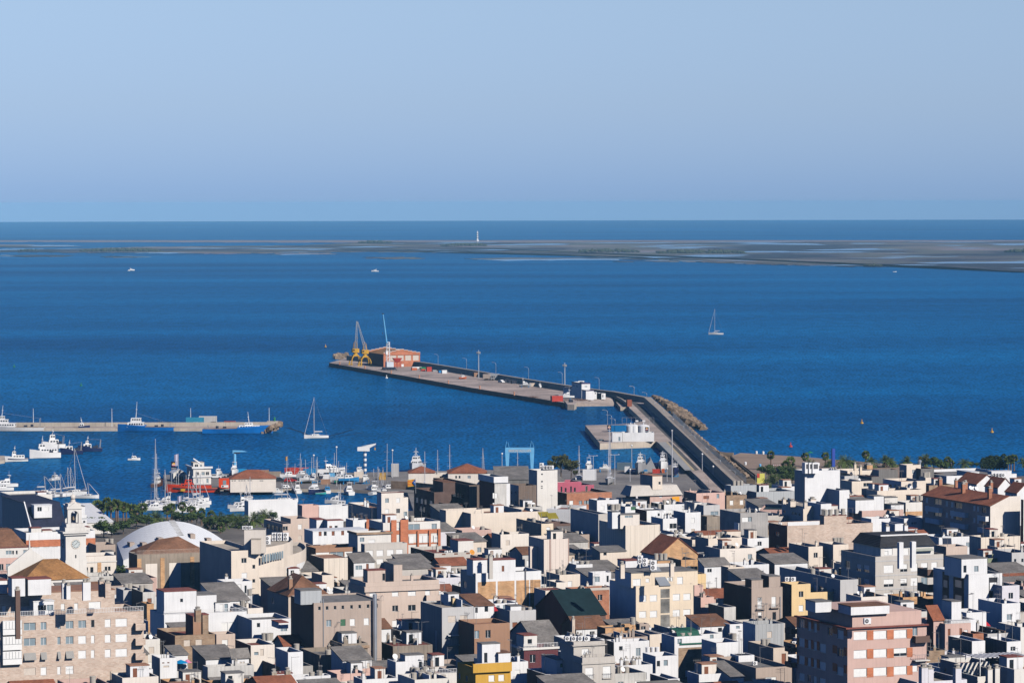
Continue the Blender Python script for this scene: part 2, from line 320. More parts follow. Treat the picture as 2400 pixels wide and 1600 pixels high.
# main breakwater: fuel quay, road, sea wall
road = P2('C6', (420,140),(600,165),(770,190),(880,212),(1100,405),(1300,590),(1500,770),(1700,960),(1900,1150),(2080,1350),(2300,1560),(1960,1560),(1700,1300),(1440,1060),(1130,800),(1100,785),(330,815),(125,565),(755,548),(930,505),(740,330),(700,255),(600,195),(500,165),(420,150))
land('breakwater', road, 2.4, [CONC, CONL])
def sheet(name, t, pts, z, m, zb=.02): land(name, P2(t, *pts), z, [m, m], z-zb)
sheet('road', 'C6', [(640,185),(760,215),(870,270),(980,370),(1180,560),(1420,790),(1620,980),(1800,1160),(1990,1350),(2140,1500),(2070,1500),(1880,1310),(1690,1130),(1500,950),(1290,755),(1050,530),(880,365),(780,270)], 2.43, ASPH)
sheet('road', 'C6', [(1300,790),(1390,870),(1700,1180),(1620,1190),(1270,790)], 2.43, ASPH)
sheet('parking_strip', 'C6', [(1130,800),(1240,795),(1600,1170),(1620,1185),(1500,1185),(1330,1000)], 2.45, mat('slip concrete', (.40,.40,.39), .9, 'ground', .15))
sheet('kerb_line', 'C6', [(1240,795),(1262,795),(1640,1185),(1600,1185)], 2.47, mat('worn yellow kerb', (.52,.42,.26), .9))
def wall_run(name, label, cat, t, pts, z0, z1, wd, m, side=1, kind=None):
    P = [gp(*tp(t, *q), z1) for q in pts]; mb = MB(); L = []; Rr = []
    for i, p in enumerate(P):
        d = (P[min(i+1, len(P)-1)]-P[max(i-1, 0)]); d.z = 0; d.normalize(); nn = Vector((-d.y, d.x, 0))*side*wd
        L.append(p); Rr.append(p+nn)
    mb.prism([(p.x, p.y) for p in L]+[(p.x, p.y) for p in reversed(Rr)], z0, z1)
    return tag(mb.build(name, m), label, cat, kind=kind)
wall_run('sea_wall', 'long concrete sea wall beside the curved breakwater road', 'wall', 'C6', [(935,178),(1100,325),(1330,545),(1600,795),(1850,1040),(2050,1230),(2250,1410),(2450,1600)], -1, 5.6, 3.2, mat('sea wall concrete', (.42,.36,.30), .9, 'wall', .2))
wall_run('sea_wall', 'straight concrete sea wall behind the long cargo pier', 'wall', 'Z', [(812,833),(985,848.5),(1050,858.5),(1230,888),(1337,904.5),(1400,913.5),(1433,917),(1509,930.5)], -1, 5.0, 2.2, mat('sea wall concrete', (.42,.36,.30)))
# long cargo pier
pier = [(771,850),(860,865),(1000,889.5),(1100,907.5),(1200,923.5),(1327,944),(1346,946),(1349,941),(1400,936),(1437,931),(1425,921),(1402,920.5),(1318,908),(1230,893),(1050,866),(985,853.5),(812,838),(790,845)]
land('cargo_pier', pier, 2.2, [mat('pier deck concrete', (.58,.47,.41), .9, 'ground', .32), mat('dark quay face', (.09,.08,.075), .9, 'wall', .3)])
mb = MB(); a = gp(1346,941.5,2.2); b = gp(1440,931,2.2); c = gp(1442,951,0); d = gp(1350,952.5,0)
mb.poly([a, d, c, b]); mb.poly([a, (a.x,a.y,-1), (d.x,d.y,-1), d]); tag(mb.build('slipway', CONC), kind='structure')
land('pier_corner', [(1322,938),(1350,940),(1351,945),(1346,948),(1330,947.5)], 2.5, [CONC, CONL])
land('landing_stage', P2('C6', (545,235),(705,305),(745,320),(612,320)), 1.5, [CONC, CONL])
wall_run('parapet', 'low curved pale parapet where the cargo pier meets the road', 'wall', 'C6', [(420,138),(560,165),(640,200),(720,262)], 2, 3.3, .5, CONL, -1)
# left mole
land('harbour_mole', P2('C1', (-300,484),(0,484),(600,486),(1500,486),(2100,486),(2400,486),(3700,486),(3790,470),(3790,425),(-300,430)), 1.3, [CONC, CONL])
wall_run('sea_wall', 'low pale wall along the far side of the fishing mole', 'wall', 'C1', [(-300,412),(600,412),(2350,410),(3780,405)], -1, 2.9, 1.4, CONL, 1)
# beach and its canal wall
land('beach', P2('D2', (430,285),(560,240),(940,262),(1500,300),(2352,372),(3000,420),(4200,500),(4200,700),(2400,640),(1400,640),(930,660),(860,610)), 1.2, [SAND, mat('wet sand', (.12,.10,.08))])
land('bank', P2('D2', (215,210),(350,232),(470,235),(440,285),(345,290),(430,380),(620,510),(790,640),(700,700),(520,560),(300,350)), 1.6, [mat('weedy bank', (.24,.18,.11), .95, 'ground', .4), ROCK])
wall_run('canal_wall', 'dark wall edging the narrow canal beside the beach', 'wall', 'D2', [(438,283),(600,430),(760,560),(905,640)], -1, 2.2, .5, mat('canal wall', (.06,.055,.05)), -1)
# ---- rocks (rip-rap) on the outer face and at the heads of the moles
def rocks(name, label, t, pts, n, z0, z1, wd, r0=.6, r1=1.5, side=1):
    P = [gp(*tp(t, *q), 1.0) for q in pts]; mb = MB(); cum = [(a, b) for a, b in zip(P, P[1:])]
    tot = [(b-a).length for a, b in cum]
    for i in range(n):
        a, b = rnd.choices(cum, tot)[0]; d = (b-a).normalized(); nn = Vector((-d.y, d.x, 0))*side
        s = rnd.random(); c = a.lerp(b, rnd.random())+nn*s*wd; r = rnd.uniform(r0, r1)
        rot = Matrix.Rotation(rnd.uniform(0, 6), 3, 'Z') @ Matrix.Rotation(rnd.uniform(-.6, .6), 3, 'X')
        z = z1+(z0-z1)*s; n0 = len(mb.v)
        for q in [(-1,-1,-1),(1,-1,-1),(1,1,-1),(-1,1,-1),(-.8,-.7,.8),(.7,-.8,.9),(.8,.6,.7),(-.6,.8,.8)]:
            v = rot @ Vector((q[0]*r*rnd.uniform(.6,1), q[1]*r*rnd.uniform(.6,1), q[2]*r*.7)); mb.v.append((c.x+v.x, c.y+v.y, z+v.z))
        for f in [(0,1,5,4),(1,2,6,5),(2,3,7,6),(3,0,4,7),(4,5,6,7)]: mb.f.append(tuple(n0+k for k in f)); mb.m.append(0)
    tag(mb.build(name, ROCK), label, 'rocks', kind='stuff')
rocks('rip_rap', 'pale boulders piled on the seaward side of the breakwater bend', 'C6', [(1000,222),(1180,330),(1330,460),(1480,600)], 420, -.6, 4.2, 11, .7, 1.6)
rocks('rip_rap', 'boulders between the breakwater fence and the beach', 'C6', [(1480,600),(1700,800),(1920,980),(2080,1110),(2352,1330)], 420, -.4, 3.0, 3.2, .4, 1.0)
rocks('rip_rap', 'boulders at the tip of the cargo pier', 'C7', [(215,795),(300,775),(430,775)], 90, -.3, 2.5, 4, .8, 1.8, -1)
rocks('rip_rap', 'boulders at the head of the fishing mole', 'C1', [(3740,530),(3800,505),(3860,480),(3800,450)], 130, -.3, 2.6, 5, .6, 1.5)
# ---------------------------------------------------------------- buildings
BLD = []; TH = 21.0
def cross(a, b): return a.x*b.y-a.y*b.x
def face(mb, fn, L, H, holes, m=0, depth=.22, wob=None):
    """wall face of length L and height H with real openings; fn(u, z, d) gives the point d metres behind the face"""
    hs = [(max(0.05, a), max(.05, b), min(L-.05, c), min(H-.05, d)) for a, b, c, d in holes]
    hs = [q for q in hs if q[2]-q[0] > .15 and q[3]-q[1] > .15]
    us = sorted({0, L} | {q[0] for q in hs} | {q[2] for q in hs}); zs = sorted({0, H} | {q[1] for q in hs} | {q[3] for q in hs})
    for a, b in zip(us, us[1:]):
        for c, d in zip(zs, zs[1:]):
            x, z = (a+b)/2, (c+d)/2
            if any(q[0] < x < q[2] and q[1] < z < q[3] for q in hs): continue
            mb.poly([fn(a, c, 0), fn(b, c, 0), fn(b, d, 0), fn(a, d, 0)], m)
    for a, c, b, d in hs:
        for p, q in (((a, c), (b, c)), ((b, c), (b, d)), ((b, d), (a, d)), ((a, d), (a, c))):
            mb.poly([fn(p[0], p[1], 0), fn(p[0], p[1], depth), fn(q[0], q[1], depth), fn(q[0], q[1], 0)], m)
        mb.poly([fn(a, c, depth), fn(b, c, depth), fn(b, d, depth), fn(a, d, depth)], m)
    return hs
def window(par, fn, q, st, name=None):
    a, c, b, d = q; w = b-a; h = d-c; mb = MB(); mats = [SHUT, GLASS, WHP]
    def slab(a, c, b, d, y0, y1, m):
        P = [fn(a, c, y0), fn(b, c, y0), fn(b, d, y0), fn(a, d, y0)]; mb.poly(P, m)
        Q = [fn(a, c, y1), fn(b, c, y1), fn(b, d, y1), fn(a, d, y1)]
        for i in range(4): mb.poly([P[i], Q[i], Q[(i+1) % 4], P[(i+1) % 4]], m)
    e = .06
    if st in 'wh' or st == 'v':
        k = {'w': 0.0, 'h': .35, 'v': .12}[st]
        slab(a+.01, c+h*k, b-.01, d-.01, .10, .17, 0)
        if k: slab(a+.01, c+.01, b-.01, c+h*k, .16, .20, 1)
        if w > 1.7: slab(a+w/2-.03, c+.01, a+w/2+.03, d-.01, .085, .11, 2)
        slab(a-.02, c-.07, b+.02, c-.005, -.05, .06, 2)
    elif st == 'p': slab(a+.01, c+.01, b-.01, d-.01, .12, .17, 0); mats = [DOORB, GLASS, WHP]
    elif st == 'c': slab(a+.01, c+.01, b-.01, d-.01, .10, .17, 0); mats = [SHUTC, GLASS, WHP]
    elif st == 'G': slab(a+.01, c+.01, b-.01, d-.01, .10, .17, 0); mats = [GREEN, GLASS, WHP]
    elif st == 'a':                          # striped awning blind leaning out
        P = [fn(a, d, -.04), fn(b, d, -.04), fn(b, c+h*.1, -.7), fn(a, c+h*.1, -.7)]; Q = [fn(a, d, -.0), fn(b, d, 0), fn(b, c+h*.1, -.66), fn(a, c+h*.1, -.66)]
        mb.poly(P, 0); mb.poly(Q, 0); slab(a+.01, c+.01, b-.01, d-.01, .15, .2, 1); mats = [MC['awning cloth'], GLASS, WHP]
    else:                                    # 'd' dark glass, 'g' pale glass
        if st == 'g': mats = [SHUT, GLASSB, WHP]
        slab(a+.01, c+.01, b-.01, d-.01, .17, .20, 1)
        for r in ((a, c, b, c+e), (a, d-e, b, d), (a, c+e, a+e, d-e), (b-e, c+e, b, d-e)): slab(r[0]+.012, r[1]+.012, r[2]-.012, r[3]-.012, .11, .165, 2)
        if w > .9: slab(a+w/2-.035, c+e, a+w/2+.035, d-e, .12, .16, 2)
    return mb.build(name or ('door' if st == 'p' else 'window'), mats, par)
wm('awning cloth', (.34,.33,.31), 'rib', .1, .35)
class B:
    def __init__(s, label, t, x0, x1, xl, y, h, wall='WH', roof='g', lm=None, th=TH, D=11.0, cat='house', gz=GZ, par=.8, kind='flat', rise=2.4,
                 wins=(), lwins=(), auto=None, pent=(), chim=(), junk=1, cap=None, base=0, rf=None, band=(), W=None, name=None, lit=None):
        z = gz+h; k = TL[t]; s.t = t; s.h = h; s.label = label; s.gz = gz; s.par = par if kind == 'flat' else 0
        X0, Y = tp(t, x0, y); a = R(th); s.u = Vector((math.cos(a), math.sin(a), 0)); s.v = Vector((-math.sin(a), math.cos(a), 0))
        s.P = gp(X0, Y, z); C = Vector((0, 0, 0)); d0 = s.P-C
        if W is None:
            d = ray(tp(t, x1, y)[0], Y); W = -cross(d0, d)/cross(s.u, d)
        s.W = max(1.5, W)
        if xl is not None:
            d = ray(tp(t, xl, y)[0], Y); D = -cross(d0, d)/cross(s.v, d)
            if not 1 < D < 70: D = 12
        s.D = D; s.P.z = gz
        s.root = thing(name or {'house': 'house'}.get(cat, cat.replace(' ', '_')), label, cat, s.P, a)
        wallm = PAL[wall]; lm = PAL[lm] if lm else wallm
        holes = []; lh = []
        for q in wins: holes += s.px('F', q)
        for q in lwins: lh += s.px('L', q)
        if not auto and not wins and cat == 'house' and wall not in ('BW','GD','CS','PS') and s.W > 3: auto = (0, 2, 'wwdgc', 1.05, 1.25, 1.5, 2.95, .4)
        s.pn = len(pent)
        if auto: holes += s.grid(s.W, *auto)
        mb = MB(); W, D = s.W, s.D
        fF = lambda u, z, d: (u, d, z); fL = lambda u, z, d: (d, u, z)
        hF = [q[:4] for q in holes]; hL = [q[:4] for q in lh]
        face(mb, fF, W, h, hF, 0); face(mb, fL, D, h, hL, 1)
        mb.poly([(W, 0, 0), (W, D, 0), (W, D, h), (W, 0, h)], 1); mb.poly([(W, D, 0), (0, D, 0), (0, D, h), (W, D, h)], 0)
        rm = RF[roof] if isinstance(roof, str) else roof; o = .25; capm = PAL[cap] if cap else wallm
        if kind == 'flat':
            p = .22; zr = h-s.par
            for A, Bq in (((p, p), (W-p, p)), ((W-p, p), (W-p, D-p)), ((W-p, D-p), (p, D-p)), ((p, D-p), (p, p))):
                mb.poly([(A[0], A[1], zr), (Bq[0], Bq[1], zr), (Bq[0], Bq[1], h), (A[0], A[1], h)], 0)
            for r in ((0, 0, W, p), (0, D-p, W, D), (0, p, p, D-p), (W-p, p, W, D-p)):
                mb.poly([(r[0], r[1], h), (r[2], r[1], h), (r[2], r[3], h), (r[0], r[3], h)], 2)
            s.zr = gz+zr; rb = MB(); rb.poly([(p, p, zr), (W-p, p, zr), (W-p, D-p, zr), (p, D-p, zr)])
        else:
            rb = MB(); s.zr = gz+h
            def slab(pts, th=.16): rb.poly(pts); rb.poly([(x, y_, z_-th) for x, y_, z_ in reversed(pts)]); [rb.poly([pts[i], (pts[i][0], pts[i][1], pts[i][2]-th), (pts[(i+1) % len(pts)][0], pts[(i+1) % len(pts)][1], pts[(i+1) % len(pts)][2]-th), pts[(i+1) % len(pts)]]) for i in range(len(pts))]
            H = h+.17
            if kind == 'shed':
                for X in (0, W): mb.poly([(X, 0, h), (X, D, h), (X, D, h+rise)], 1)
                mb.poly([(0, D, h), (W, D, h), (W, D, h+rise), (0, D, h+rise)], 0)
                if rise < 0: pass
                slab([(-o, -o, H-o*rise/D), (W+o, -o, H-o*rise/D), (W+o, D+o, H+rise+o*rise/D), (-o, D+o, H+rise+o*rise/D)])
            elif kind == 'gx':
                for X in (0, W): mb.poly([(X, 0, h), (X, D, h), (X, D/2, h+rise)], 1)
                e = rise*o/(D/2); slab([(-o, -o, H-e), (W+o, -o, H-e), (W+o, D/2, H+rise), (-o, D/2, H+rise)]); slab([(W+o, D+o, H-e), (-o, D+o, H-e), (-o, D/2, H+rise), (W+o, D/2, H+rise)])
            elif kind == 'gy':
                for Y_ in (0, D): mb.poly([(0, Y_, h), (W, Y_, h), (W/2, Y_, h+rise)], 0)
                e = rise*o/(W/2); slab([(-o, -o, H-e), (W/2, -o, H+rise), (W/2, D+o, H+rise), (-o, D+o, H-e)]); slab([(W+o, D+o, H-e), (W/2, D+o, H+rise), (W/2, -o, H+rise), (W+o, -o, H-e)])
            elif kind == 'hip':
                i = min(W, D)/2*.98; a0, b0, c0, d0_ = (-o, -o, H), (W+o, -o, H), (W+o, D+o, H), (-o, D+o, H)
                if W >= D: r1, r2 = (i, D/2, H+rise), (W-i, D/2, H+rise); F_ = [[a0, b0, r2, r1], [c0, d0_, r1, r2], [d0_, a0, r1], [b0, c0, r2]]
                else: r1, r2 = (W/2, i, H+rise), (W/2, D-i, H+rise); F_ = [[a0, b0, r1], [b0, c0, r2, r1], [c0, d0_, r2], [d0_, a0, r1, r2]]
                for q in F_: rb.poly(q)
                rb.poly([d0_, c0, b0, a0])
            elif kind == 'mans':             # steep front slope then flat top; rise = (run, height)
                ru, ri = rise
                for X in (0, W): mb.poly([(X, 0, h), (X, D, h), (X, D, h+ri), (X, ru, h+ri)], 1)
                mb.poly([(0, D, h), (W, D, h), (W, D, h+ri), (0, D, h+ri)], 0)
                slab([(-o, -o, H), (W+o, -o, H), (W+o, ru, H+ri), (-o, ru, H+ri)]); slab([(-o, ru, H+ri), (W+o, ru, H+ri), (W+o, D+o, H+ri), (-o, D+o, H+ri)]); s.zr = gz+h+ri
        s.wall = mb.build('wall', [wallm, lm, capm], s.root); s.roof = rb.build('roof', rm, s.root)
        nmax = 96
        for q in holes[:nmax]: window(s.root, fF, q[:4], q[4])
        for q in lh[:30]: window(s.root, fL, q[:4], q[4])
        for q in band:                       # string courses / coloured bands: (Yt, Yb, palette, proud)
            zt = s.loc('F', *tp(t, x0, q[0]))[1]; zb = s.loc('F', *tp(t, x0, q[1]))[1]; b = MB(); p = q[3] if len(q) > 3 else .06
            b.box(-p, -p, zb, W+p, 0-.003, zt); b.box(-p, 0, zb, -.003, D, zt); b.build('string_course', PAL[q[2]], s.root)
        for q in pent: s.room(*q)
        for q in chim: s.chimney(*q)
        BLD.append(s); s.junkn = junk; s.kind = kind; s.wallk = wall
    def loc(s, f, X, Y):
        d = ray(X, Y); O = Vector((0, 0, CH)); n = s.v if f == 'F' else s.u
        t = (s.P-O).dot(n)/d.dot(n); q = O+d*t-s.P
        return (q.dot(s.u) if f == 'F' else q.dot(s.v), q.z)
    def px(s, f, q):                          # (Xlist, Ylist, w, h, style) centres in tile px -> metric rects
        Xs, Ys, w, h, st = q; out = []; Xs = Xs if isinstance(Xs, (list, tuple)) else [Xs]; Ys = Ys if isinstance(Ys, (list, tuple)) else [Ys]
        k = TL[s.t][2]; xr = Xs[0]
        for j, Y in enumerate(Ys):
            u0, z0 = s.loc(f, *tp(s.t, xr, Y-h/2)); _, z1 = s.loc(f, *tp(s.t, xr, Y+h/2))
            for i, X in enumerate(Xs):
                _y = tp(s.t, X, Y)[1]
                a = s.loc(f, tp(s.t, X-w/2, Y)[0], _y)[0]; b = s.loc(f, tp(s.t, X+w/2, Y)[0], _y)[0]
                zz = s.zfix(f, X, xr, Y) if False else 0
                z1_, z0_ = z1, z0
                s_ = st if len(st) == 1 else st[(i+j*len(Xs)) % len(st)]
                out.append((min(a, b), min(z0_, z1_), max(a, b), max(z0_, z1_), s_))
        return out
    def grid(s, L, cols, rows, st='w', w=1.2, hh=1.35, top=1.6, pitch=2.95, skip=.12):
        out = []
        if cols == 0: cols = max(1, int(L/3.1))
        for j in range(rows):
            z1 = s.h-top-j*pitch
            if z1-hh < .3: break
            for i in range(cols):
                if rnd.random() < skip: continue
                c = L*(i+.5)/cols; out.append((c-w/2, z1-hh, c+w/2, z1, rnd.choice(st)))
        return out
    def room(s, X0, X1, XL, Y, hh, wall='WH', roof='r', dd=3.0, wins=(), kind='flat', lm=None, zb=None):
        zb = s.zr if zb is None else s.gz+zb; z = zb+hh; P = gp(*tp(s.t, X0, Y), z)
        for _ in range(30):
            if (P-s.P).dot(s.v) > .35 or hh < 1.2: break
            hh *= .96; z = zb+hh; P = gp(*tp(s.t, X0, Y), z)
        Yp = tp(s.t, X0, Y)[1]
        d = ray(tp(s.t, X1, Y)[0], Yp); W = max(1.2, -cross(P, d)/cross(s.u, d))
        if XL is not None:
            d = ray(tp(s.t, XL, Y)[0], Yp); dd = -cross(P, d)/cross(s.v, d)
            if not .5 < dd < 30: dd = 3
        q = P-s.P; ox, oy, oz = q.dot(s.u), q.dot(s.v), zb-s.gz; mb = MB(); wl = PAL[wall]; m2 = PAL[lm] if lm else wl
        s.P, keep = Vector((P.x, P.y, zb)), s.P; holes = []
        for w_ in wins: holes += s.px('F', w_)
        s.P = keep
        fn = lambda u, z, d: (ox+u, oy+d, oz+z)
        face(mb, fn, W, hh, [w_[:4] for w_ in holes], 0)
        for f in ([(0,0),(0,dd)], [(0,dd),(W,dd)], [(W,dd),(W,0)]):
            (a, b), (c, e) = f; mb.poly([(ox+a, oy+b, oz), (ox+c, oy+e, oz), (ox+c, oy+e, oz+hh), (ox+a, oy+b, oz+hh)], 1 if a == 0 and c == 0 else 0)
        mb.box(ox-.08, oy-.08, oz+hh, ox+W+.08, oy+dd+.08, oz+hh+.14, 2)
        o = mb.build('rooftop_room', [wl, m2, RF[roof]], s.root)
        for w_ in holes: window(o, fn, w_[:4], w_[4])
        return (ox, oy, oz+hh, W, dd)
    def chimney(s, X, Y, hh=2.0, w=.7, wall=None, cowl=1, zb=None):
        zb = s.zr if zb is None else zb; P = gp(*tp(s.t, X, Y), zb+hh); q = P-s.P; ox, oy = q.dot(s.u), q.dot(s.v); oz = zb-s.gz; mb = MB()
        mb.cbox(ox, oy, oz-.3, w, w, hh+.3, 0)
        if cowl: mb.cbox(ox, oy, oz+hh, w*1.15, w*1.15, .12, 1); mb.cyl(ox, oy, oz+hh+.12, oz+hh+.55, w*.42, w*.42, 8, 1); mb.cyl(ox, oy, oz+hh+.55, oz+hh+.7, w*.55, w*.2, 8, 1)
        return mb.build('chimney', [PAL[wall] if wall else s.wall.data.materials[0], TANK], s.roof)
    def at(s, lx, ly, z=None): return s.P+s.u*lx+s.v*ly+Vector((0, 0, (s.zr-s.gz) if z is None else z))
# --- rooftop furniture (each its own thing)
def once(f):
    c = {}
    def g(*a):
        if a not in c: c[a] = f(*a)
        return c[a]
    return g
@once
def m_tank(k):
    mb = MB(); r, h = ((.55, 1.35), (.65, 1.15), (.45, 1.5))[k % 3]
    mb.cyl(0, 0, 0, h, r*.92, r, 12, 0); mb.cyl(0, 0, h, h+.10, r*1.06, r*.9, 12, 0); mb.tube((r, 0, .3), (r+.12, 0, -.02), .05, .05, 5, 1)
    o = mb.build('water_tank', [TANK if k < 3 else WHP, ANT], None); me = o.data; bpy.data.objects.remove(o); return me
@once
def m_ant(k):
    mb = MB(); h = (3.2, 4.4, 2.4, 3.8)[k % 4]; mb.tube((0, 0, 0), (0, 0, h), .045, .03, 5, 0)
    if k % 4 == 1: mb.tube((0, 0, h*.96), (1.5, 0, h*.98), .025, .025, 4, 0); [mb.tube((x, -.35, h*.965), (x, .35, h*.965), .02, .02, 4, 0) for x in (.1, .4, .7, 1.0, 1.3)]
    elif k % 4 == 3: [mb.tube((0, 0, h-.2-.3*i), (1.1-.1*i, .2*i, h-.2-.3*i), .02, .02, 4, 0) for i in range(3)]; [mb.tube((.25*j, -.25, h-.2), (.25*j, .25, h-.2), .018, .018, 4, 0) for j in range(1, 5)]
    else: mb.tube((-.7, 0, h*.93), (.7, 0, h*.93), .025, .025, 4, 0); [mb.tube((x, 0, h*.93-.3), (x, 0, h*.93+.3), .02, .02, 4, 0) for x in (-.6, -.3, 0, .3, .6)]
    o = mb.build('tv_aerial', [ANT]); me = o.data; bpy.data.objects.remove(o); return me
@once
def m_dish(k):
    mb = MB(); mb.tube((0, 0, 0), (0, 0, .9), .04, .04, 5, 1); c = Vector((0, 0, 1.15)); d = Vector((.35, -.8, .45)).normalized(); a = d.orthogonal().normalized(); b = d.cross(a)
    rr = [[c+(a*math.cos(2*math.pi*i/12)+b*math.sin(2*math.pi*i/12))*r+d*(r*r*.45) for i in range(12)] for r in (.05, .25, .45)]
    mb.loft(rr, 0, cap=False); mb.poly(rr[0], 0); mb.tube(c, c+d*.5+Vector((0, 0, -.1)), .02, .02, 4, 1)
    o = mb.build('satellite_dish', [WHP if k == 0 else mat('orange dish paint', (.65,.28,.04)), ANT]); me = o.data; bpy.data.objects.remove(o); return me
@once
def m_ac(k):
    mb = MB(); mb.box(-.45, -.17, .08, .45, .17, .78 if k == 0 else 1.35, 0); mb.box(-.4, -.15, 0, -.3, .15, .08, 1); mb.box(.3, -.15, 0, .4, .15, .08, 1)
    for z in ((.43,) if k == 0 else (.4, 1.0)):
        mb.tube((-.12, -.185, z), (-.12, -.171, z), .26, .26, 12, 1); mb.tube((-.12, -.20, z), (-.12, -.186, z), .07, .07, 8, 0)
    o = mb.build('air_conditioner', [WHP, FAN]); me = o.data; bpy.data.objects.remove(o); return me
NK = {'water_tank': (m_tank, 'water tank', 'water tank', 'grey water tanks on roofs'), 'tv_aerial': (m_ant, 'television aerial', 'aerial', 'aerials on roofs'),
      'satellite_dish': (m_dish, 'satellite dish', 'satellite dish', 'dishes on roofs'), 'air_conditioner': (m_ac, 'air conditioner unit', 'air conditioner', 'air conditioners on roofs')}
CNT = {}
def put(kind, k, p, host, s=1.0, rz=None, lab=None):
    f, w, cat, _ = NK[kind]
    if CNT.get(kind, 0) >= 299: return
    CNT[kind] = CNT.get(kind, 0)+1
    o = bpy.data.objects.new(kind, f(k)); COL.objects.link(o); o.location = p; o.rotation_euler = (0, 0, rnd.uniform(-.4, .8) if rz is None else rz); o.scale = (s, s, s)
    host = ' '.join(host.split()[:12]); return tag(o, lab or f'{w} atop {host}', cat, f'{w}s atop {host}')
def tanks(b, pts, z=None, k=0, s=1.0):
    for X, Y in pts:
        put('water_tank', k, gp(*tp(b.t, X, Y), b.zr if z is None else b.gz+z), b.label, s)
def furnish():
    for b in BLD:
        n = b.junkn
        if not n or b.kind != 'flat' or b.W < 3 or b.D < 3: continue
        r = random.Random(hash_(b.label)); A = min(b.W*b.D/60, 2.5)*n
        def spot(m=.8): return r.uniform(m, b.W-m), r.uniform(min(m, b.D/3), b.D-m)
        if r.random() < .62*n:
            x, y = spot(1.2); q = r.choice([1, 2, 2, 3])
            for i in range(q):
                if .7 < x+i*1.45 < b.W-.7: put('water_tank', 0, b.at(x+i*1.45, y), b.label, r.uniform(.85, 1.1))
        for i in range(r.choice([1, 2, 2, 3, 3]) if n else 0):
            x, y = spot(); put('tv_aerial', r.randrange(4), b.at(x, y), b.label, 1, R(r.uniform(0, 180)))
        if r.random() < .35*n: x, y = spot(); put('satellite_dish', 0, b.at(x, y), b.label, r.uniform(.9, 1.2), R(r.uniform(-10, 40)))
        if r.random() < .3*n:
            x, y = spot(1)
            for i in range(r.choice([1, 2])):
                if x+i*1.1 < b.W-.6: put('air_conditioner', 0, b.at(x+i*1.1, y), b.label, 1, R(TH))
        if r.random() < .5 and not s_pn(b) and b.W > 5 and b.D > 5 and not hasattr(b, 'ij'):
            mb = MB(); oz = b.zr-b.gz; a0 = b.W*r.uniform(.08, .5); rw = r.uniform(2.0, 3.4); rh = 2.3; y0 = b.D*r.uniform(.3, .6); mb.box(a0, y0, oz, a0+rw, y0+2.8, oz+rh, 0); mb.box(a0-.1, y0-.1, oz+rh, a0+rw+.1, y0+2.9, oz+rh+.15, 1); mb.box(a0+.5, y0-.02, oz+.05, a0+1.3, y0-.003, oz+1.9, 2)
            mb.build('rooftop_room', [PAL[r.choice(['WH','WH','WW','CL'])], RF[r.choice('rgt')], DOORB if r.random() < .5 else GLASS], b.root)
        if r.random() < .5 and b.W > 6:      # low wall between two terraces
            mb = MB(); oz = b.zr-b.gz; a0 = b.W*r.uniform(.3, .7); mb.box(a0, .3, oz, a0+.18, b.D-.3, oz+r.uniform(.9, 1.7)); mb.build('terrace_wall', PAL[r.choice(['WH','WW','WD','BK'])], b.root)
        for i in range(int(r.random()*5.5*min(n, 1))):      # chimneys and flues
            x, y = spot(); mb = MB(); oz = b.zr-b.gz; h = r.uniform(1.1, 2.0)
            mb.cbox(x, y, oz-.2, .5, .5, h, 0); mb.cbox(x, y, oz-.2+h, .6, .6, .1, 1); mb.cyl(x, y, oz-.1+h, oz+.25+h, .18, .2, 8, 1)
            mb.build('chimney', [b.wall.data.materials[0], TANK], b.roof)
def s_pn(b): return b.pn
def hash_(s): 
    h = 7
    for c in s: h = (h*31+ord(c)) % 1000003
    return h
def balcony(b, f, X0, X1, Yt, Yb, out=1.1, m='WH', rail=None, name='balcony'):
    """balcony whose front spans X0..X1 and Yt..Yb in the picture, on the face of b"""
    (u0, z1) = b.loc(f, *tp(b.t, X0, Yt)); (u1, _) = b.loc(f, *tp(b.t, X1, Yt)); (_, z0) = b.loc(f, *tp(b.t, X0, Yb)); a, c = min(u0, u1), max(u0, u1); mb = MB()
    def bx(u0, d0, z0, u1, d1, z1, m=0):
        if f == 'F': mb.box(u0, -d1, z0, u1, -d0, z1, m)
        else: mb.box(-d1, u0, z0, -d0, u1, z1, m)
    bx(a, .003, z0, c, out, z0+.15)
    if rail:
        bx(a, out-.05, z1-.05, c, out, z1, 1); n = int((c-a)/.35)
        for i in range(n+1): u = a+(c-a)*i/max(1, n); bx(max(a, u-.02), out-.04, z0+.15, min(c, u+.02), out-.01, z1-.05, 1)
        bx(a, .003, z1-.05, a+.04, out-.05, z1, 1); bx(c-.04, .003, z1-.05, c, out-.05, z1, 1)
    else:
        bx(a, out-.1, z0+.15, c, out, z1); bx(a, .003, z0+.15, a+.1, out-.1, z1); bx(c-.1, .003, z0+.15, c, out-.1, z1)
    return mb.build(name, [PAL[m], rail or RAIL], b.root)
def railing(b, y=.05, m=None, h=.9, x0=0, x1=None, z=None):
    x1 = b.W if x1 is None else x1; z = b.h if z is None else z; mb = MB(); mb.box(x0, y, z+h-.06, x1, y+.06, z+h); mb.box(x0, y+.01, z+.1, x1, y+.05, z+.15)
    n = int((x1-x0)/.3)
    for i in range(n+1): u = x0+(x1-x0)*i/n; mb.box(u-.03, y+.01, z, u+.03, y+.05, z+h-.06)
    mb.build('railing', m or RAILW, b.root)
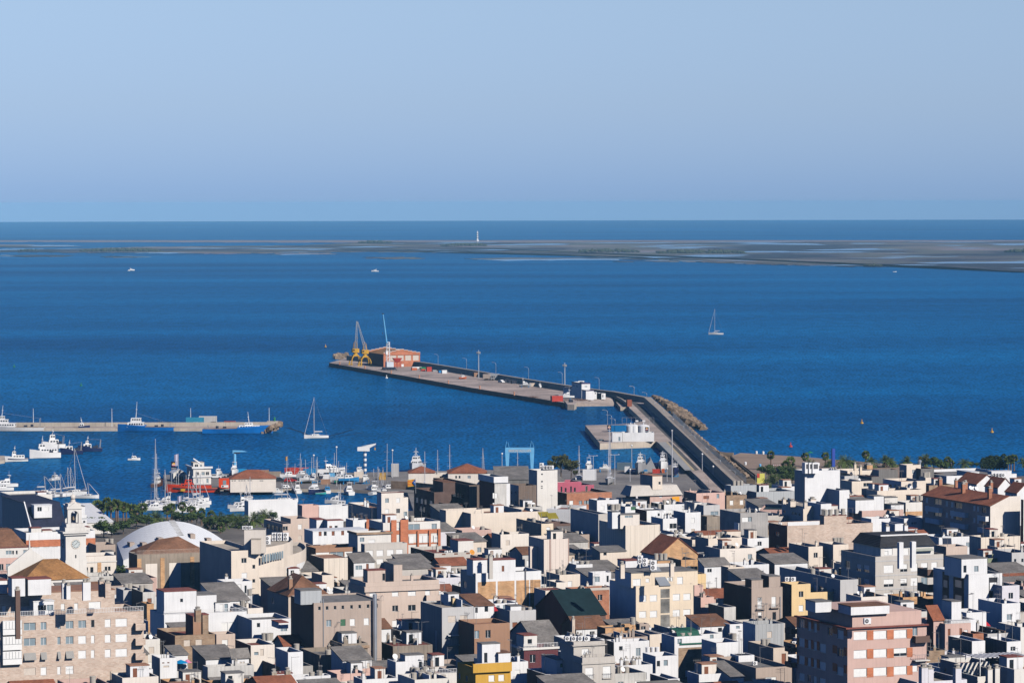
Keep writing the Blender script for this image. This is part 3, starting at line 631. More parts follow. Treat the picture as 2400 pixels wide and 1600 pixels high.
def polyb(label, t, pts, h, wall, roof='g', cat='building', gz=GZ, par=.8, name=None, root=None):
    z = gz+h; P = [gp(*tp(t, *q), z) for q in pts]; p0 = P[0].copy(); p0.z = gz
    ar = sum(cross(a, b) for a, b in zip(P, P[1:]+P[:1]));
    if ar < 0: P.reverse()
    r = root or thing(name or cat.replace(' ', '_'), label, cat, p0); o0 = r.location if root is None or True else None
    Q = [Vector((q.x-r.location.x, q.y-r.location.y, 0)) for q in P]; c = sum(Q, Vector())/len(Q); I = [c+(q-c)*(1-.25/max(1, (q-c).length)) for q in Q]
    mb = MB(); n = len(Q); zb = 0 if root is None else gz-r.location.z; zt = zb+h
    for i in range(n):
        j = (i+1) % n; mb.poly([(Q[i].x, Q[i].y, zb), (Q[j].x, Q[j].y, zb), (Q[j].x, Q[j].y, zt), (Q[i].x, Q[i].y, zt)])
        mb.poly([(Q[i].x, Q[i].y, zt), (Q[j].x, Q[j].y, zt), (I[j].x, I[j].y, zt), (I[i].x, I[i].y, zt)])
        mb.poly([(I[i].x, I[i].y, zt), (I[j].x, I[j].y, zt), (I[j].x, I[j].y, zt-par), (I[i].x, I[i].y, zt-par)])
    w = mb.build('wall', PAL[wall], r); rb = MB(); rb.poly([(q.x, q.y, zt-par) for q in I]); rb.build('roof', RF[roof], r)
    return r, Q, w
# ---------------------------------------------------------------- the town, block by block (picture tiles A* upper strip, B* lower strip)
V = None
# -- left end
b = B('grey metal-clad block with dark blue mansard slope', 'A1', 430, 900, 30, 510, 6, 'GC', 'N', cat='building', kind='mans', rise=(7.0, 6.0), junk=0)
b.room(470, 715, V, 200, 3.4, 'WH', 'W', 3, wins=[([545,640],250,60,60,'dw')], zb=8.5)
mb = MB(); mb.box(-.3, 0, 6.1, 0-.26, .5, 6.5); mb.loft([[(-.35,0-.3,6.3),(-.05,-.3,6.3),(-.05,-.3,6.6),(-.35,-.3,6.6)], [(-.35,7,12.3),(-.05,7,12.3),(-.05,7,12.6),(-.35,7,12.6)]]); mb.build('verge', PAL['WH'], b.root)
B('flat white building with rooftop cooling units, far left', 'A1', 150, 720, V, 60, 10, 'WW', 'g', D=14, junk=0, pent=[(520, 640, V, 20, 2.4, 'WH', 'r')])
b = B('peach hotel with balustrades and brown mansard roof', 'A1', -260, 495, V, 935, 7.2, 'PK', 't', D=14, cat='building', wins=[([20,110,310,405],1050,55,90,'dgww')], junk=0)
b.room(-260, 440, V, 800, 3.0, 'WW', 'r', 8, wins=[([120,360],850,80,60,'g'),([180,230],850,25,60,'d')])
mb = MB(); z0 = 9.4; mb.loft([[(-1,3.2,z0),(b.W-1.2,3.2,z0),(b.W-1.2,13,z0),(-1,13,z0)], [(2,6.4,z0+4.2),(b.W-4.5,6.4,z0+4.2),(b.W-4.5,11,z0+4.2),(2,11,z0+4.2)]]); mb.build('roof', RF['B'], b.root)
railing(b, .05, RAILW); balcony(b, 'F', 260, 470, 1060, 1150, .9, 'WH', RAIL); balcony(b, 'F', -60, 180, 1075, 1150, .9, 'WH', RAIL)
b = B('white and red brick apartment block behind the clock tower', 'A1', 360, 1310, V, 575, 11, 'WH', 'g', D=13, cat='building', wins=[([500,640,755],735,78,90,'www'),([1185,1245],715,40,60,'dc')], band=[(680,775,'OR',.05)], junk=0,
      pent=[(430,570,V,515,2.6,'WW','r'),(585,720,V,545,1.6,'WW','r'),(1170,1240,V,500,2.2,'WW','r')])
B('white house with blue trim line beside the palms', 'A1', 1100, 1195, V, 330, 8, 'WH', 'g', D=9, wins=[([1160],425,30,30,'d')], band=[(375,388,'BG',.05)], pent=[(1100,1170,V,215,3,'WH','g')], junk=.5)
B('low grey metal-roofed promenade pavilion', 'A1', 1190, 1560, V, 440, 3.2, 'WW', 'W', kind='shed', D=26, rise=3.2, wins=[([1380,1450,1500],480,40,45,'dgd')], junk=0, name='pavilion', cat='pavilion')
b = B('cream house with pilasters and dark glazed balcony', 'A1', 1120, 1600, V, 905, 9.5, 'CL', 't', D=9, wins=[([1190,1265],1110,45,120,'d'),([1460,1505],1070,35,60,'d')], band=[(975,990,'WW',.15)], junk=0, cap='WW')
mb = MB(); a0, a1 = b.loc('F', *tp('A1', 1342, 1000))[0], b.loc('F', *tp('A1', 1395, 1000))[0]; mb.box(a0, -.08, 0, a1, -.003, 8.2); mb.build('pilaster', PAL['BO'], b.root)
balcony(b, 'F', 1185, 1338, 1120, 1180, .8, 'TA', RAIL)
B('taupe house with two roof tanks behind the tower', 'A1', 1325, 1590, V, 745, 8, 'TA', 'g', D=8, wins=[([1400],840,40,40,'d')], pent=[(1450,1570,V,835,2.0,'WW','g')], junk=0).label
tanks(BLD[-1], [(1468,735),(1535,735)])
# church nave
b = B('small church with orange tiled nave roof beside the clock tower', 'A1', 330, 1235, V, 1250, 8, 'WW', 'O', D=12, kind='hip', rise=4.2, cat='church', junk=0)
mb = MB(); W_ = b.W; mb.poly([(-.8,12.6,0),(W_*.78,12.6,0),(W_*.78,12.6,9.4),(W_*.29,12.6,14.2),(-.8,12.6,10.2)]); mb.poly([(-.8,13.2,0),(-.8,13.2,10.2),(W_*.29,13.2,14.2),(W_*.78,13.2,9.4),(W_*.78,13.2,0)])
for q, r_ in (((-.8,10.2),(W_*.29,14.2)), ((W_*.29,14.2),(W_*.78,9.4))): mb.poly([(q[0],12.6,q[1]),(r_[0],12.6,r_[1]),(r_[0],13.2,r_[1]),(q[0],13.2,q[1])])
mb.tube((W_*.29,12.9,14.2),(W_*.29,12.9,17.5),.22,.06,6); mb.build('gable', PAL['WW'], b.root)
# clock tower
p = gp(*tp('A1', 910, 1212), 9.0); p = Vector((p.x, p.y, GZ)); tw = thing('clock_tower', 'white clock tower with a ball finial above the orange church roof', 'clock tower', p, R(TH))
k = sc_at(p); zt = lambda Y: CH-(1150+Y/5.88-475)/k-GZ; Wd = 4.75; Dd = 5.2; cx, cy = Wd/2, Dd/2
def tbox(mb, x, y, z0, z1, m=0): mb.box(cx-x/2, cy-y/2, z0, cx+x/2, cy+y/2, z1, m)
mb = MB(); tbox(mb, Wd+.25, Dd+.25, 0, zt(950)); tbox(mb, Wd, Dd, zt(950), zt(605)); mb.box(cx-.2, cy-Dd/2-.02, zt(925), cx+.1, cy-Dd/2, zt(880), 1); sh = mb.build('shaft', [PAL['WW'], GLASS], tw)
mb = MB(); tbox(mb, Wd+1.0, Dd+1.0, zt(605), zt(578)); tbox(mb, Wd+1.7, Dd+1.7, zt(578), zt(555)); tbox(mb, Wd+.3, Dd+.3, zt(555), zt(500)); tbox(mb, Wd*.9, Dd*.9, zt(500), zt(450)); mb.build('cornice', PAL['WW'], tw)
# belfry: four piers, arches, pediment, drum and ball
mb = MB(); w_ = 3.3; t_ = .75; za, zb_, zc = zt(450), zt(330), zt(250)
for sx in (0, 1):
    for sy in (0, 1): x = cx-w_/2+sx*(w_-t_); y = cy-w_/2+sy*(w_-t_); mb.box(x, y, za, x+t_, y+t_, zc)
for sy in (0, 1):
    y = cy-w_/2+sy*(w_-.4); n = 8; rr = (w_-2*t_)/2
    for i in range(n):
        a, c = math.pi*i/n, math.pi*(i+1)/n; xa, xb = cx-rr*math.cos(a), cx-rr*math.cos(c)
        mb.box(xa, y, zb_+rr*(math.sin(a)+math.sin(c))/2, xb, y+.4, zc-.01)
        x = cx-w_/2+sy*(w_-.4); ya, yb = cy-rr*math.cos(a), cy-rr*math.cos(c); mb.box(x, ya, zb_+rr*(math.sin(a)+math.sin(c))/2, x+.4, yb, zc-.012)
mb.box(cx-w_/2-.2, cy-w_/2-.2, zc, cx+w_/2+.2, cy+w_/2+.2, zt(235)); z_ = zt(235)
mb.prism([(cx-w_/2-.15, cy-w_/2-.15), (cx+w_/2+.15, cy-w_/2-.15), (cx+w_/2+.15, cy+w_/2+.15), (cx-w_/2-.15, cy+w_/2+.15)], z_, z_+.3)
for y0, y1 in ((cy-w_/2-.18, cy-w_/2+.3), (cy+w_/2-.3, cy+w_/2+.18)): mb.loft([[(cx-1.3,y0,z_+.3),(cx+1.3,y0,z_+.3),(cx,y0,z_+1.25)], [(cx-1.3,y1,z_+.3),(cx+1.3,y1,z_+.3),(cx,y1,z_+1.25)]])
tbox(mb, w_*.92, w_*.92, z_+.3, z_+1.0); mb.build('belfry', PAL['WW'], tw)
mb = MB(); mb.cyl(cx, cy, z_+1.0, zt(160), .95, .8, 10); mb.cyl(cx, cy, zt(160), zt(125), .6, .55, 10); mb.ball((cx, cy, zt(95)), .62, 10); mb.tube((cx, cy, zt(70)), (cx, cy, zt(-5)), .07, .03, 5); mb.build('finial', PAL['CL'], tw)
mb = MB(); mb.cyl(cx, cy, za+.7, za+1.5, .55, .3, 10); mb.build('bell', mat('bell bronze', (.08,.06,.04), .4, metal=.6), tw)
DIAL = mat('clock dial', (.55,.60,.60), .6); DIALD = mat('clock dial markings', (.03,.04,.05), .6)
def clock(face_):
    mb = MB(); c = Vector((0, 0, 0)); r = .98
    mb.tube((0, -.10, 0), (0, -.003, 0), r+.14, r+.14, 24, 2); mb.tube((0, -.13, 0), (0, -.102, 0), r, r, 24, 0)
    for i in range(12):
        a = math.pi*i/6; d = Vector((math.sin(a), 0, math.cos(a))); mb.tube(d*r*.68+Vector((0,-.145,0)), d*r*.95+Vector((0,-.145,0)), .075, .075, 4, 1)
    mb.tube((0,-.16,0), (r*.45,-.16,r*.5), .07, .05, 4, 1); mb.tube((0,-.16,0), (-r*.65,-.16,-r*.38), .06, .04, 4, 1)
    o = mb.build('clock_face', [DIAL, DIALD, PAL['CR']], tw); z = zt(730)
    if face_ == 'F': o.location = (cx, 0, z)
    else: o.location = (0, cy, z); o.rotation_euler = (0, 0, R(-90))
clock('F'); clock('L')
# vaulted sports hall
P = lambda t, X, Y, z: gp(*tp(t, X, Y), z)
zb = 8.5; A_ = P('A1', 1640, 905, GZ+zb-1.5); B_ = P('A2', 770, 735, GZ+zb); hall = thing('sports_hall', 'white vaulted hall with five roof vents, between clock tower and palms', 'hall', Vector((A_.x, A_.y, GZ)), 0)
L1 = P('A1', 1700, 955, GZ+6.5)-hall.location; L2 = P('A1', 1610, 715, GZ+9)-hall.location; R2 = P('A2', 782, 722, GZ+9)-hall.location; R1 = R2+Vector((1.5, -9, -2.2)); n = 20; mb = MB(); rings = []
for i in range(n+1):
    t = i/n; f = L1.lerp(R1, t); bk = L2.lerp(R2, t); s_ = 1-(2*t-1)**2; col = []
    for j in range(9):
        q = j/8; p_ = f.lerp(bk, q); p_.z += s_*(3.0+2.5*q**.7); col.append(p_)
    rings.append(col)
mb.loft(rings, 0, cap=False, closed=False); rings2 = [[(p_.x, p_.y, 0), (p_.x, p_.y, p_.z-.02)] for p_ in [r[0] for r in rings]]; mb.loft(rings2, 1, cap=False, closed=False)
mb.loft([[(p_.x, p_.y, 0), (p_.x, p_.y, p_.z)] for p_ in rings[0]], 1, cap=False, closed=False); mb.loft([[(p_.x, p_.y, 0), (p_.x, p_.y, p_.z)] for p_ in rings[-1]], 1, cap=False, closed=False)
mb.loft([[(r[-1].x, r[-1].y, 0), tuple(r[-1])] for r in rings], 1, cap=False, closed=False)
mb.build('vault', [mat('white vault sheeting', (.74,.76,.78), .5, 'rib', .06, 1.1), PAL['WH']], hall)
def onv(i, j): a = Vector(rings[i][j]); return a
for i, j in ((4,2),(7,2),(13,3),(16,3),(2,4)):
    a = onv(i, j); mb = MB(); mb.cbox(0, 0, -.6, 1.2, 2.6, 1.25); o = mb.build('roof_vent', PAL['TA'], hall); o.location = a; o.rotation_euler = (0, 0, R(TH))
mb = MB()
for q in range(11):
    a = onv(11, 3).lerp(onv(10, 8), q/10); mb.cbox(a.x, a.y, a.z-.1 if False else a.z+.02, 1.5, .35, .16)
mb.build('ladder_rungs', PAL['GY'], hall)
# theatre with balustrade
b = B('old grey theatre with balustrade and brown hipped roof', 'A1', 1890, 2850, 1775, 880, 10.5, 'TD', 'g', cat='building', junk=0, lm='DB', par=.2)
mb = MB(); z0 = b.h-.2; D_, W_ = b.D, b.W
D_ = max(D_, 12); e = [(1.2,1.2,z0),(W_+1,1.2,z0),(W_+1,D_,z0),(1.2,D_,z0)]; r1, r2 = (7, 7, z0+3.0), (W_-5, 7, z0+3.6)
for q in ([e[0],e[1],r2,r1],[e[3],e[0],r1],[e[1],e[2],r2],[e[2],e[3],r1,r2]): mb.poly(q)
mb.build('hipped_roof', RF['B'], b.root); railing(b, .05, PAL['TA'], 1.0)
for X in (1890, 2210, 2620):
    a = b.loc('F', *tp('A1', X, 1000))[0]; mb = MB(); mb.box(a, -.12, 0, a+1.0, -.003, b.h-.9); mb.build('pilaster', PAL['BO'], b.root)
for X in (2005, 2330): a = b.loc('F', *tp('A1', X, 1000))[0]; c = b.loc('F', *tp('A1', X+160, 1000))[0]; mb = MB(); mb.box(a, -.08, 0, c, -.003, b.h-2.2); mb.build('blind_panel', PAL['CL'], b.root)
# -- front left long block
b = B('long tan brick apartment block with planted roof terrace', 'B1', -320, 1980, V, 575, 18.2, 'BT', 't', cat='building', D=13, junk=0, W=None,
  wins=[])
def relrow(b, t, Xs, Yl, Xr, Yr, w, h, st, f='F'):
    """row of windows along a slanting picture line from (Xs[0],Yl) to (Xr,Yr)"""
    out = []
    b.t, k = t, b.t
    for i, X in enumerate(Xs):
        Y = Yl+(Yr-Yl)*(X-Xs[0])/max(1, (Xr-Xs[0])); ww = w[i] if isinstance(w, (list, tuple)) else w
        u0, z1 = b.loc(f, *tp(t, X-ww/2, Y-h/2)); u1, z0 = b.loc(f, *tp(t, X+ww/2, Y+h/2)); _, z1 = b.loc(f, *tp(t, X, Y-h/2)); _, z0 = b.loc(f, *tp(t, X, Y+h/2))
        out.append((min(u0, u1), z0, max(u0, u1), z1, st[i % len(st)]))
    b.t = k; return out
def rewall(b, F=(), L=()):
    """cut openings into the front and left faces of an already placed block"""
    mb = MB(); W, D, h = b.W, b.D, b.h; me = b.wall.data; old = b.wall; fF = lambda u, z, d: (u, d, z); fL = lambda u, z, d: (d, u, z)
    face(mb, fF, W, h, [q[:4] for q in F], 0); face(mb, fL, D, h, [q[:4] for q in L], 1)
    mb.poly([(W, 0, 0), (W, D, 0), (W, D, h), (W, 0, h)], 1); mb.poly([(W, D, 0), (0, D, 0), (0, D, h), (W, D, h)], 0)
    if b.kind == 'flat':
        p = .22; zr = h-b.par
        for A, Bq in (((p, p), (W-p, p)), ((W-p, p), (W-p, D-p)), ((W-p, D-p), (p, D-p)), ((p, D-p), (p, p))): mb.poly([(A[0], A[1], zr), (Bq[0], Bq[1], zr), (Bq[0], Bq[1], h), (A[0], A[1], h)], 0)
        for r in ((0, 0, W, p), (0, D-p, W, D), (0, p, p, D-p), (W-p, p, W, D-p)): mb.poly([(r[0], r[1], h), (r[2], r[1], h), (r[2], r[3], h), (r[0], r[3], h)], 2)
    ms = list(me.materials); b.wall = mb.build('wall', ms, b.root); bpy.data.objects.remove(old); b.wall.name = 'wall'
    for q in F[:90]: window(b.root, fF, q[:4], q[4])
    for q in L[:60]: window(b.root, fL, q[:4], q[4])
Xs = [410,600,812,958,1132,1278,1485,1672]; ws = [165,80,45,108,108,48,80,160]; H_ = []
for Y, st in ((690,'gggggdww'),(902,'ggggwwww'),(1105,'aaaawwww'),(1310,'cwww')): H_ += relrow(b, 'B1', Xs[:len(st)] if len(st) < 8 else Xs, Y, 1672, Y-58, ws, 105, st)
rewall(b, H_)
b.t = 'B1'; gl = MB()
for i, (Y0, Y1) in enumerate(((610,790),(825,1000),(1030,1200))):
    a, z1 = b.loc('F', *tp('B1', 25, Y0)); c, z0 = b.loc('F', *tp('B1', 288, Y1)); mb = MB(); mb.box(a, -.9, z0, c, -.003, z1, 0); [mb.box(a+(c-a)*q/6-.04, -.93, z0+1.1, a+(c-a)*q/6+.04, -.9, z1-.1, 1) for q in range(7)]; mb.box(a, -.92, z0+1.0, c, -.903, z0+1.1, 1)
    mb.build('glazed_gallery', [MC['white shutter'], MC['grey corrugated sheet']], b.root)
mb = MB(); mb.box(0, -.05, 0, b.W, -.003, b.h-7.6); 
o = b.room(-320, 1580, V, 262, 4.2, 'BT', 't', 10, wins=[([55],460,50,105,'w'),([360],460,140,100,'w'),([865,1048],420,52,90,'w'),([1305],395,165,95,'w')])
b.zr2 = GZ+o[2]
for q in ((165,345,110,30,4.2),(385,705,V,45,4.2)): b.room(q[0], q[1], q[2], q[3], q[4], 'WH', 'r', 4, zb=o[2]+.14)
for q in ((-60,100,V,60,2.4),): b.room(*q, 'WH', 'r', 3, zb=o[2]+.14)
for X, Y, h_ in ((880,90,2.6),(937,125,2.2),(1165,80,3.0),(1215,75,3.0),(1402,60,2.6),(1480,90,2.4)): b.chimney(X, Y, h_, .75 if X < 1300 else 1.05, 'WH' if X < 1300 else 'BT', 1, zb=b.zr2+.14)
b.chimney(240, 190, 8.2, .8, 'DB')
railing(b, .1, RAILW, .9); rb_ = b
for X0, X1, Ya, Yb in ((1845,1980,640,735),(1845,1980,850,940),(1845,1980,1050,1140)): balcony(b, 'F', X0, X1, Ya, Yb, 1.3, 'BT')
b.room(460, 745, V, 350, 3.0, 'WH', 'W', 3, wins=[([560,600],435,75,80,'d'),([690],430,90,80,'g')], zb=b.h-.8)
# -- centre left
cm = B('cream curved-front block with blank grey side wall', 'A2', 835, 1212, 400, 825, 14, 'CR', 'c', cat='building', lm='GB', wins=[([1010],957,70,68,'d'),([1145],1043,38,55,'d'),([1015],1160,75,70,'w'),([1145],1237,38,50,'d')], junk=0,
   pent=[(1085,1208,885,660,5.0,'CR','c',3,(),'flat','GB'),(950,1225,890,528,7.5,'CL','g',4)])
W0 = [(1212,962),(1400,935),(1560,905),(1700,868),(1800,835),(1855,800),(1868,770),(1840,735),(1780,705),(1500,700),(1215,740)]
r, Q, w = polyb('', 'A2', W0, 11.3, 'CR', 'c', root=cm.root)
for o_ in (w,): o_.name = 'curved_wing'
# curved wing children use world offsets: undo the rotation of the parent
for ch in [c_ for c_ in cm.root.children if c_.name.startswith(('curved_wing', 'roof')) and c_ is not cm.roof]: ch.rotation_euler = (0, 0, -R(TH))
W1 = [(1212,790),(1400,762),(1560,730),(1650,700),(1683,665),(1650,628),(1400,600),(1225,630)]
r, Q, w = polyb('', 'A2', W1, 14.3, 'CR', 'c', root=cm.root); w.name = 'upper_curved_wall'
for ch in [c_ for c_ in cm.root.children if c_.name.startswith(('upper_curved', 'roof')) and c_ is not cm.roof]: ch.rotation_euler = (0, 0, -R(TH))
def wallwin(par, t, cx_, cy_, w, h, dxy, st, zc=None):
    pass
def curvewin(t, pts, z0, wpx, hpx, st, edge):
    """windows set on the faces of the curved wing, edge = list of footprint picture points at level ztop"""
    P_ = [gp(*tp(t, *q), z0) for q in edge]
    for X, Y in pts:
        d = ray(*tp(t, X, Y)); O = Vector((0, 0, CH)); best = None
        for a, c in zip(P_, P_[1:]):
            u = (c-a); u.z = 0; L = u.length; u.normalize(); n = Vector((-u.y, u.x, 0)); tt = (a-O).dot(n)/d.dot(n); q = O+d*tt; s_ = (q-a).dot(u)
            if -.3 < s_ < L+.3 and (best is None or tt < best[0]): best = (tt, q, u)
        if not best: continue
        _, q, u = best; k = sc_at(q); w = wpx/TL[t][2]/k/max(.35, abs(u.x)); h = hpx/TL[t][2]/k; mb = MB()
        mb.box(-w/2, -.05, -h/2, w/2, .0-.003, h/2, 0); mb.box(-w/2-.07, -.10, -h/2-.1, w/2+.07, -.003, -h/2-.002, 1)
        o = mb.build('window', [{'w': SHUT, 'd': GLASS, 'g': GLASSB}[st], WHP], cm.root); R_ = Matrix.Rotation(-R(TH), 3, 'Z'); o.location = R_ @ (q-cm.root.location); o.rotation_euler = (0, 0, math.atan2(u.y, u.x)-R(TH))
curvewin('A2', [(1295,1130),(1510,1100),(1640,1072),(1775,1030),(1825,1010)], GZ+11.3, 95, 70, 'w', W0[:7]); curvewin('A2', [(1295,1325),(1505,1290),(1775,1210),(1822,1195)], GZ+11.3, 90, 70, 'w', W0[:7])
mb = MB(); a = P('A2', 1262, 880, GZ+12.9)
c = P('A2', 1560, 822, GZ+12.9)
hw = Matrix.Rotation(-R(TH), 3, 'Z'); a_, c_ = hw @ (a-cm.root.location), hw @ (c-cm.root.location); u_ = (c_-a_); n_ = 9
for i in range(n_):
    q = a_.lerp(c_, i/n_); q2 = a_.lerp(c_, (i+.75)/n_); mb.poly([(q.x, q.y, 11.2), (q2.x, q2.y, 11.2), (q2.x, q2.y, 12.9), (q.x, q.y, 12.9)]); 
mb.build('glazed_veranda', GLASSB, cm.root)
for i, (X, Y) in enumerate(((1245,740),(1300,735),(1335,740),(1430,690),(1505,690),(1585,690))): put('air_conditioner', 1 if i > 0 else 0, P('A2', X, Y, GZ+13.5), cm.label, 1.5, R(TH))
for i in range(3): put('air_conditioner', 0, P('A2', 1010+45*i, 530, GZ+20.7), cm.label, 1.0, R(TH))
B('pink plastered box house near the white promenade wall', 'A2', 1812, 2040, 1748, 200, 7.5, 'PK', 'r', junk=.3, lm='PK')
B('taupe rendered house below the pink box house', 'A2', 1655, 1905, V, 385, 10, 'BP', 'g', D=9, junk=0)
B('brown arcaded house with open loggia beside the date palms', 'A2', 1545, 1655, 1285, 455, 9, 'BP', 'B', kind='flat', lwins=[([1345,1400,1455,1510],490,45,75,'d')], wins=[([1580],515,65,60,'d')], junk=0)
B('long white promenade wall building, blank and low', 'A2', 1070, 1748, V, 140, 6.2, 'WH', 'W', D=4, junk=0, cat='building')
B('low white canopy building right of the pink box', 'A2', 2045, 2450, V, 215, 4.5, 'WH', 'W', D=5, junk=0, cat='building')
b = B('white terraced house with brown shutters over a brown base', 'A2', 2000, 2620, 1870, 790, 10.2, 'BN', 'r', cat='house', wins=[([2095,2290,2490],885,185,80,'wgw')], junk=0,
  pent=[(1960,2720,V,560,3.2,'WH','W',7,[([2060,2130,2240,2370],590,40,60,'pdpp')]),(2010,2140,1910,400,3.0,'WH','r',3),(2160,2380,V,410,3,'WH','r',3,[([2205,2280],520,40,80,'pd')])])
B('cream ribbed stair block beside the brown and white house', 'A2', 2112, 2440, 1925, 930, 9.6, 'CS', 't', lm='TA', junk=0, par=.15)
B('beige house with dark roof deck behind ribbed block', 'A2', 2090, 2250, V, 1160, 8.0, 'CR', 'g', D=8, junk=1)
b = B('white house with red roof terrace and glazed door', 'A2', 745, 1122, 640, 1252, 9, 'WH', 'r', wins=[([935],1320,75,70,'w'),([1032],1355,30,110,'d')], junk=0, chim=[(765,1180,1.3)])
put('water_tank', 0, P('A2', 1088, 1440, GZ+6), b.label)
B('villa with brown hipped tile roof and tan walls', 'A2', 1622, 2180, 1335, 1462, 7.6, 'BE', 'B', kind='hip', rise=4.0, lwins=[([1405],1510,32,80,'d'),([1410],1710,30,50,'d')], junk=0, chim=[(1650,1210,3.6,.8,'BN')])
# B2 white stepped house
b = B('large white stepped terrace house with white shutters', 'B2', -90, 1050, -285, 530, 9.2, 'WH', 't', cat='house', junk=0, wins=[([745,840,935],705,85,140,'w')],
  pent=[(360,632,V,262,4.7,'WH','g',6),(-90,355,V,215,5.6,'WH','r',6,[([150],330,40,50,'d')]),(615,815,V,365,2.9,'WH','g',3,[([700,765],440,50,120,'wg')])])
railing(b, .08, RAILW, .8)
B('house with sloping grey sheet roof behind white terraces', 'B2', 640, 1085, V, 345, 8.2, 'WH', 'G', kind='shed', D=12, rise=2.6, junk=0)
B('cream plastered box house right of the white terraces', 'B2', 1060, 1272, 860, 440, 9.6, 'CL', 't', junk=.4, lm='GB')
b = B('tan brick house with rusty rooftop stack', 'B2', 60, 610, -190, 815, 8.6, 'BK', 'r', lm='MR', wins=[([225,388],918,88,88,'c')], junk=0)
b.room(310, 440, 205, 555, 5.2, 'BN', 'r', 4, lm='MR'); b.room(440, 492, V, 530, 5.6, 'BK', 'r', 3); b.chimney(372, 460, 2.0, 1.1, 'BK', 1, zb=b.zr+5.3); put('water_tank', 0, P('B2', 408, 770, b.zr), b.label)
B('narrow pink-beige house with one white window', 'B2', 630, 888, V, 800, 7.2, 'BP', 'g', D=5, wins=[([748],915,78,90,'v')], junk=0)
b = B('pale blue-white house crouched in the shade of the taupe tower block', 'B2', 1120, 1660, V, 600, 8.6, 'WH', 'g', D=11, wins=[([1210],670,45,60,'d'),([1560],700,90,110,'g')], junk=0, pent=[(1490,1620,1390,640,2.0,'WH','r',4)])
TT = B('tall taupe block with a row of small square windows', 'B2', 1972, 2905, 1655, 368, 15.5, 'TA', 'g', cat='building', lm='DB', junk=.3, par=.3)
rewall(TT, relrow(TT, 'B2', [2050,2155,2265,2372,2492,2605,2720,2837], 440, 2837, 405, 36, 52, 'dddddddd')+relrow(TT, 'B2', [2180,2375,2505,2697], 645, 2697, 618, 70, 92, 'gGww'))
mb = MB(); a = TT.loc('F', *tp('B3', 450, 500))[0]; mb.tube((a, -.55, 0), (a, -.55, TT.h+1.3), .42, .42, 12); [mb.tube((a, -.55, z_), (a, -.55, z_+.12), .46, .46, 12) for z_ in (3, 6, 9, 12, 15)]
mb.build('flue_duct', STEEL, TT.root); mb = MB(); a = TT.loc('F', *tp('B2', 2103, 500))[0]; mb.tube((a, -.1, 3), (a, -.1, TT.h+.8), .08, .08, 6); mb.build('drainpipe', STEEL, TT.root)
TT.room(1790, 2080, V, 200, 3.6, 'BG', 'g', 4); TT.room(1905, 1990, V, 265, 1.6, 'BO', 'g', 2)
b = B('cream house with maroon roof deck and brick side', 'B2', 1105, 1432, 890, 950, 8.2, 'CL', 'r', lm='MR', wins=[([1180],1062,60,45,'g'),([1258],1045,48,90,'c')], junk=0); tanks(b, [(1290,880),(1345,882),(1378,880)])
B('little house with red ridged tile roof below taupe tower', 'B2', 1560, 1925, V, 958, 6.6, 'CR', 'T', kind='gx', D=7, rise=1.6, wins=[([1900],1000,30,30,'d')], junk=0)
b = B('white rooftop studio with lilac side wall', 'B2', 1618, 1822, 1440, 1045, 8.6, 'WH', 'g', lm='LV', junk=0); tanks(b, [(1735,1030)])
B('brown brick parapet block under the white studio', 'B2', 1500, 1960, 1212, 1250, 5.2, 'CN', 'r', lm='BK', junk=.3)
b = B('stained white house with brown door and twin roofs', 'B2', 512, 1146, 442, 1250, 7.6, 'WD', 'r', wins=[([852],1400,70,145,'p')], junk=.4, lm='LV')
B('white house with grey shed roof, right of tan brick', 'B2', 845, 1080, 820, 1120, 6.6, 'WH', 'G', kind='shed', D=6, rise=1.2, wins=[([965,1005],1190,30,35,'c')], junk=0)
B('white cottage with terrace and umbrella', 'B2', 40, 236, V, 1085, 6.8, 'WH', 'G', kind='shed', D=6, rise=1.0, junk=0)
ut = B('low terrace house with the blue parasol on top', 'B2', -20, 300, V, 1310, 4.2, 'WD', 't', D=8, junk=0)
B('white parapet roofs at the bottom edge, left of centre', 'B2', 1390, 2205, 1320, 1400, 6.4, 'WH', 'g', junk=.8, pent=[(1450,1680,V,1345,1.6,'WH','r',3)], chim=[(1420,1320,2.6,.9,'ST'),(1610,1300,3.0,.9,'ST')])
B('taupe stained wall house, right of the maroon roofs', 'B2', 2055, 2480, 2050, 1085, 7.2, 'TD', 'g', D=9, junk=.5)
# B1 lower row
B('white house with grey sheet roof at the bottom left', 'B1', -120, 342, V, 1150, 8.2, 'WH', 'G', kind='shed', D=10, rise=1.6, wins=[([175],1290,120,90,'c')], junk=0)
B('dark brown tiled cottage at the bottom left', 'B1', -60, 470, V, 1430, 5.2, 'WH', 'B', kind='shed', D=9, rise=1.6, wins=[([85],1480,60,40,'G')], junk=0)
B('low white wall house with blue panel, bottom left', 'B1', 530, 892, V, 1432, 5.5, 'WH', 'g', D=6, junk=.4)
B('brown-sided white house with patio roof', 'B1', 950, 1270, 850, 1345, 6.4, 'WW', 'g', lm='DB', junk=1)
B('tan house with one curtained window', 'B1', 1525, 1730, 1440, 1305, 7.4, 'BE', 'g', lm='LV', wins=[([1625],1420,90,90,'c')], junk=.6)
b = B('small white box house with three windows', 'B1', 1912, 2106, 1840, 1285, 7.6, 'WH', 'g', wins=[([1975,2010],1395,30,60,'d')], junk=0); tanks(b, [(1945,1265)])
b = B('roof terrace house with orange satellite dish', 'B1', 1290, 1760, V, 1230, 7.0, 'GY', 'g', D=9, junk=1); put('satellite_dish', 1, P('B1', 1870, 1150, GZ+8), b.label, 1.3, R(10), 'orange satellite dish on the rooftops below the long tan block'); tanks(b, [(1405,1200),(1480,1195)])
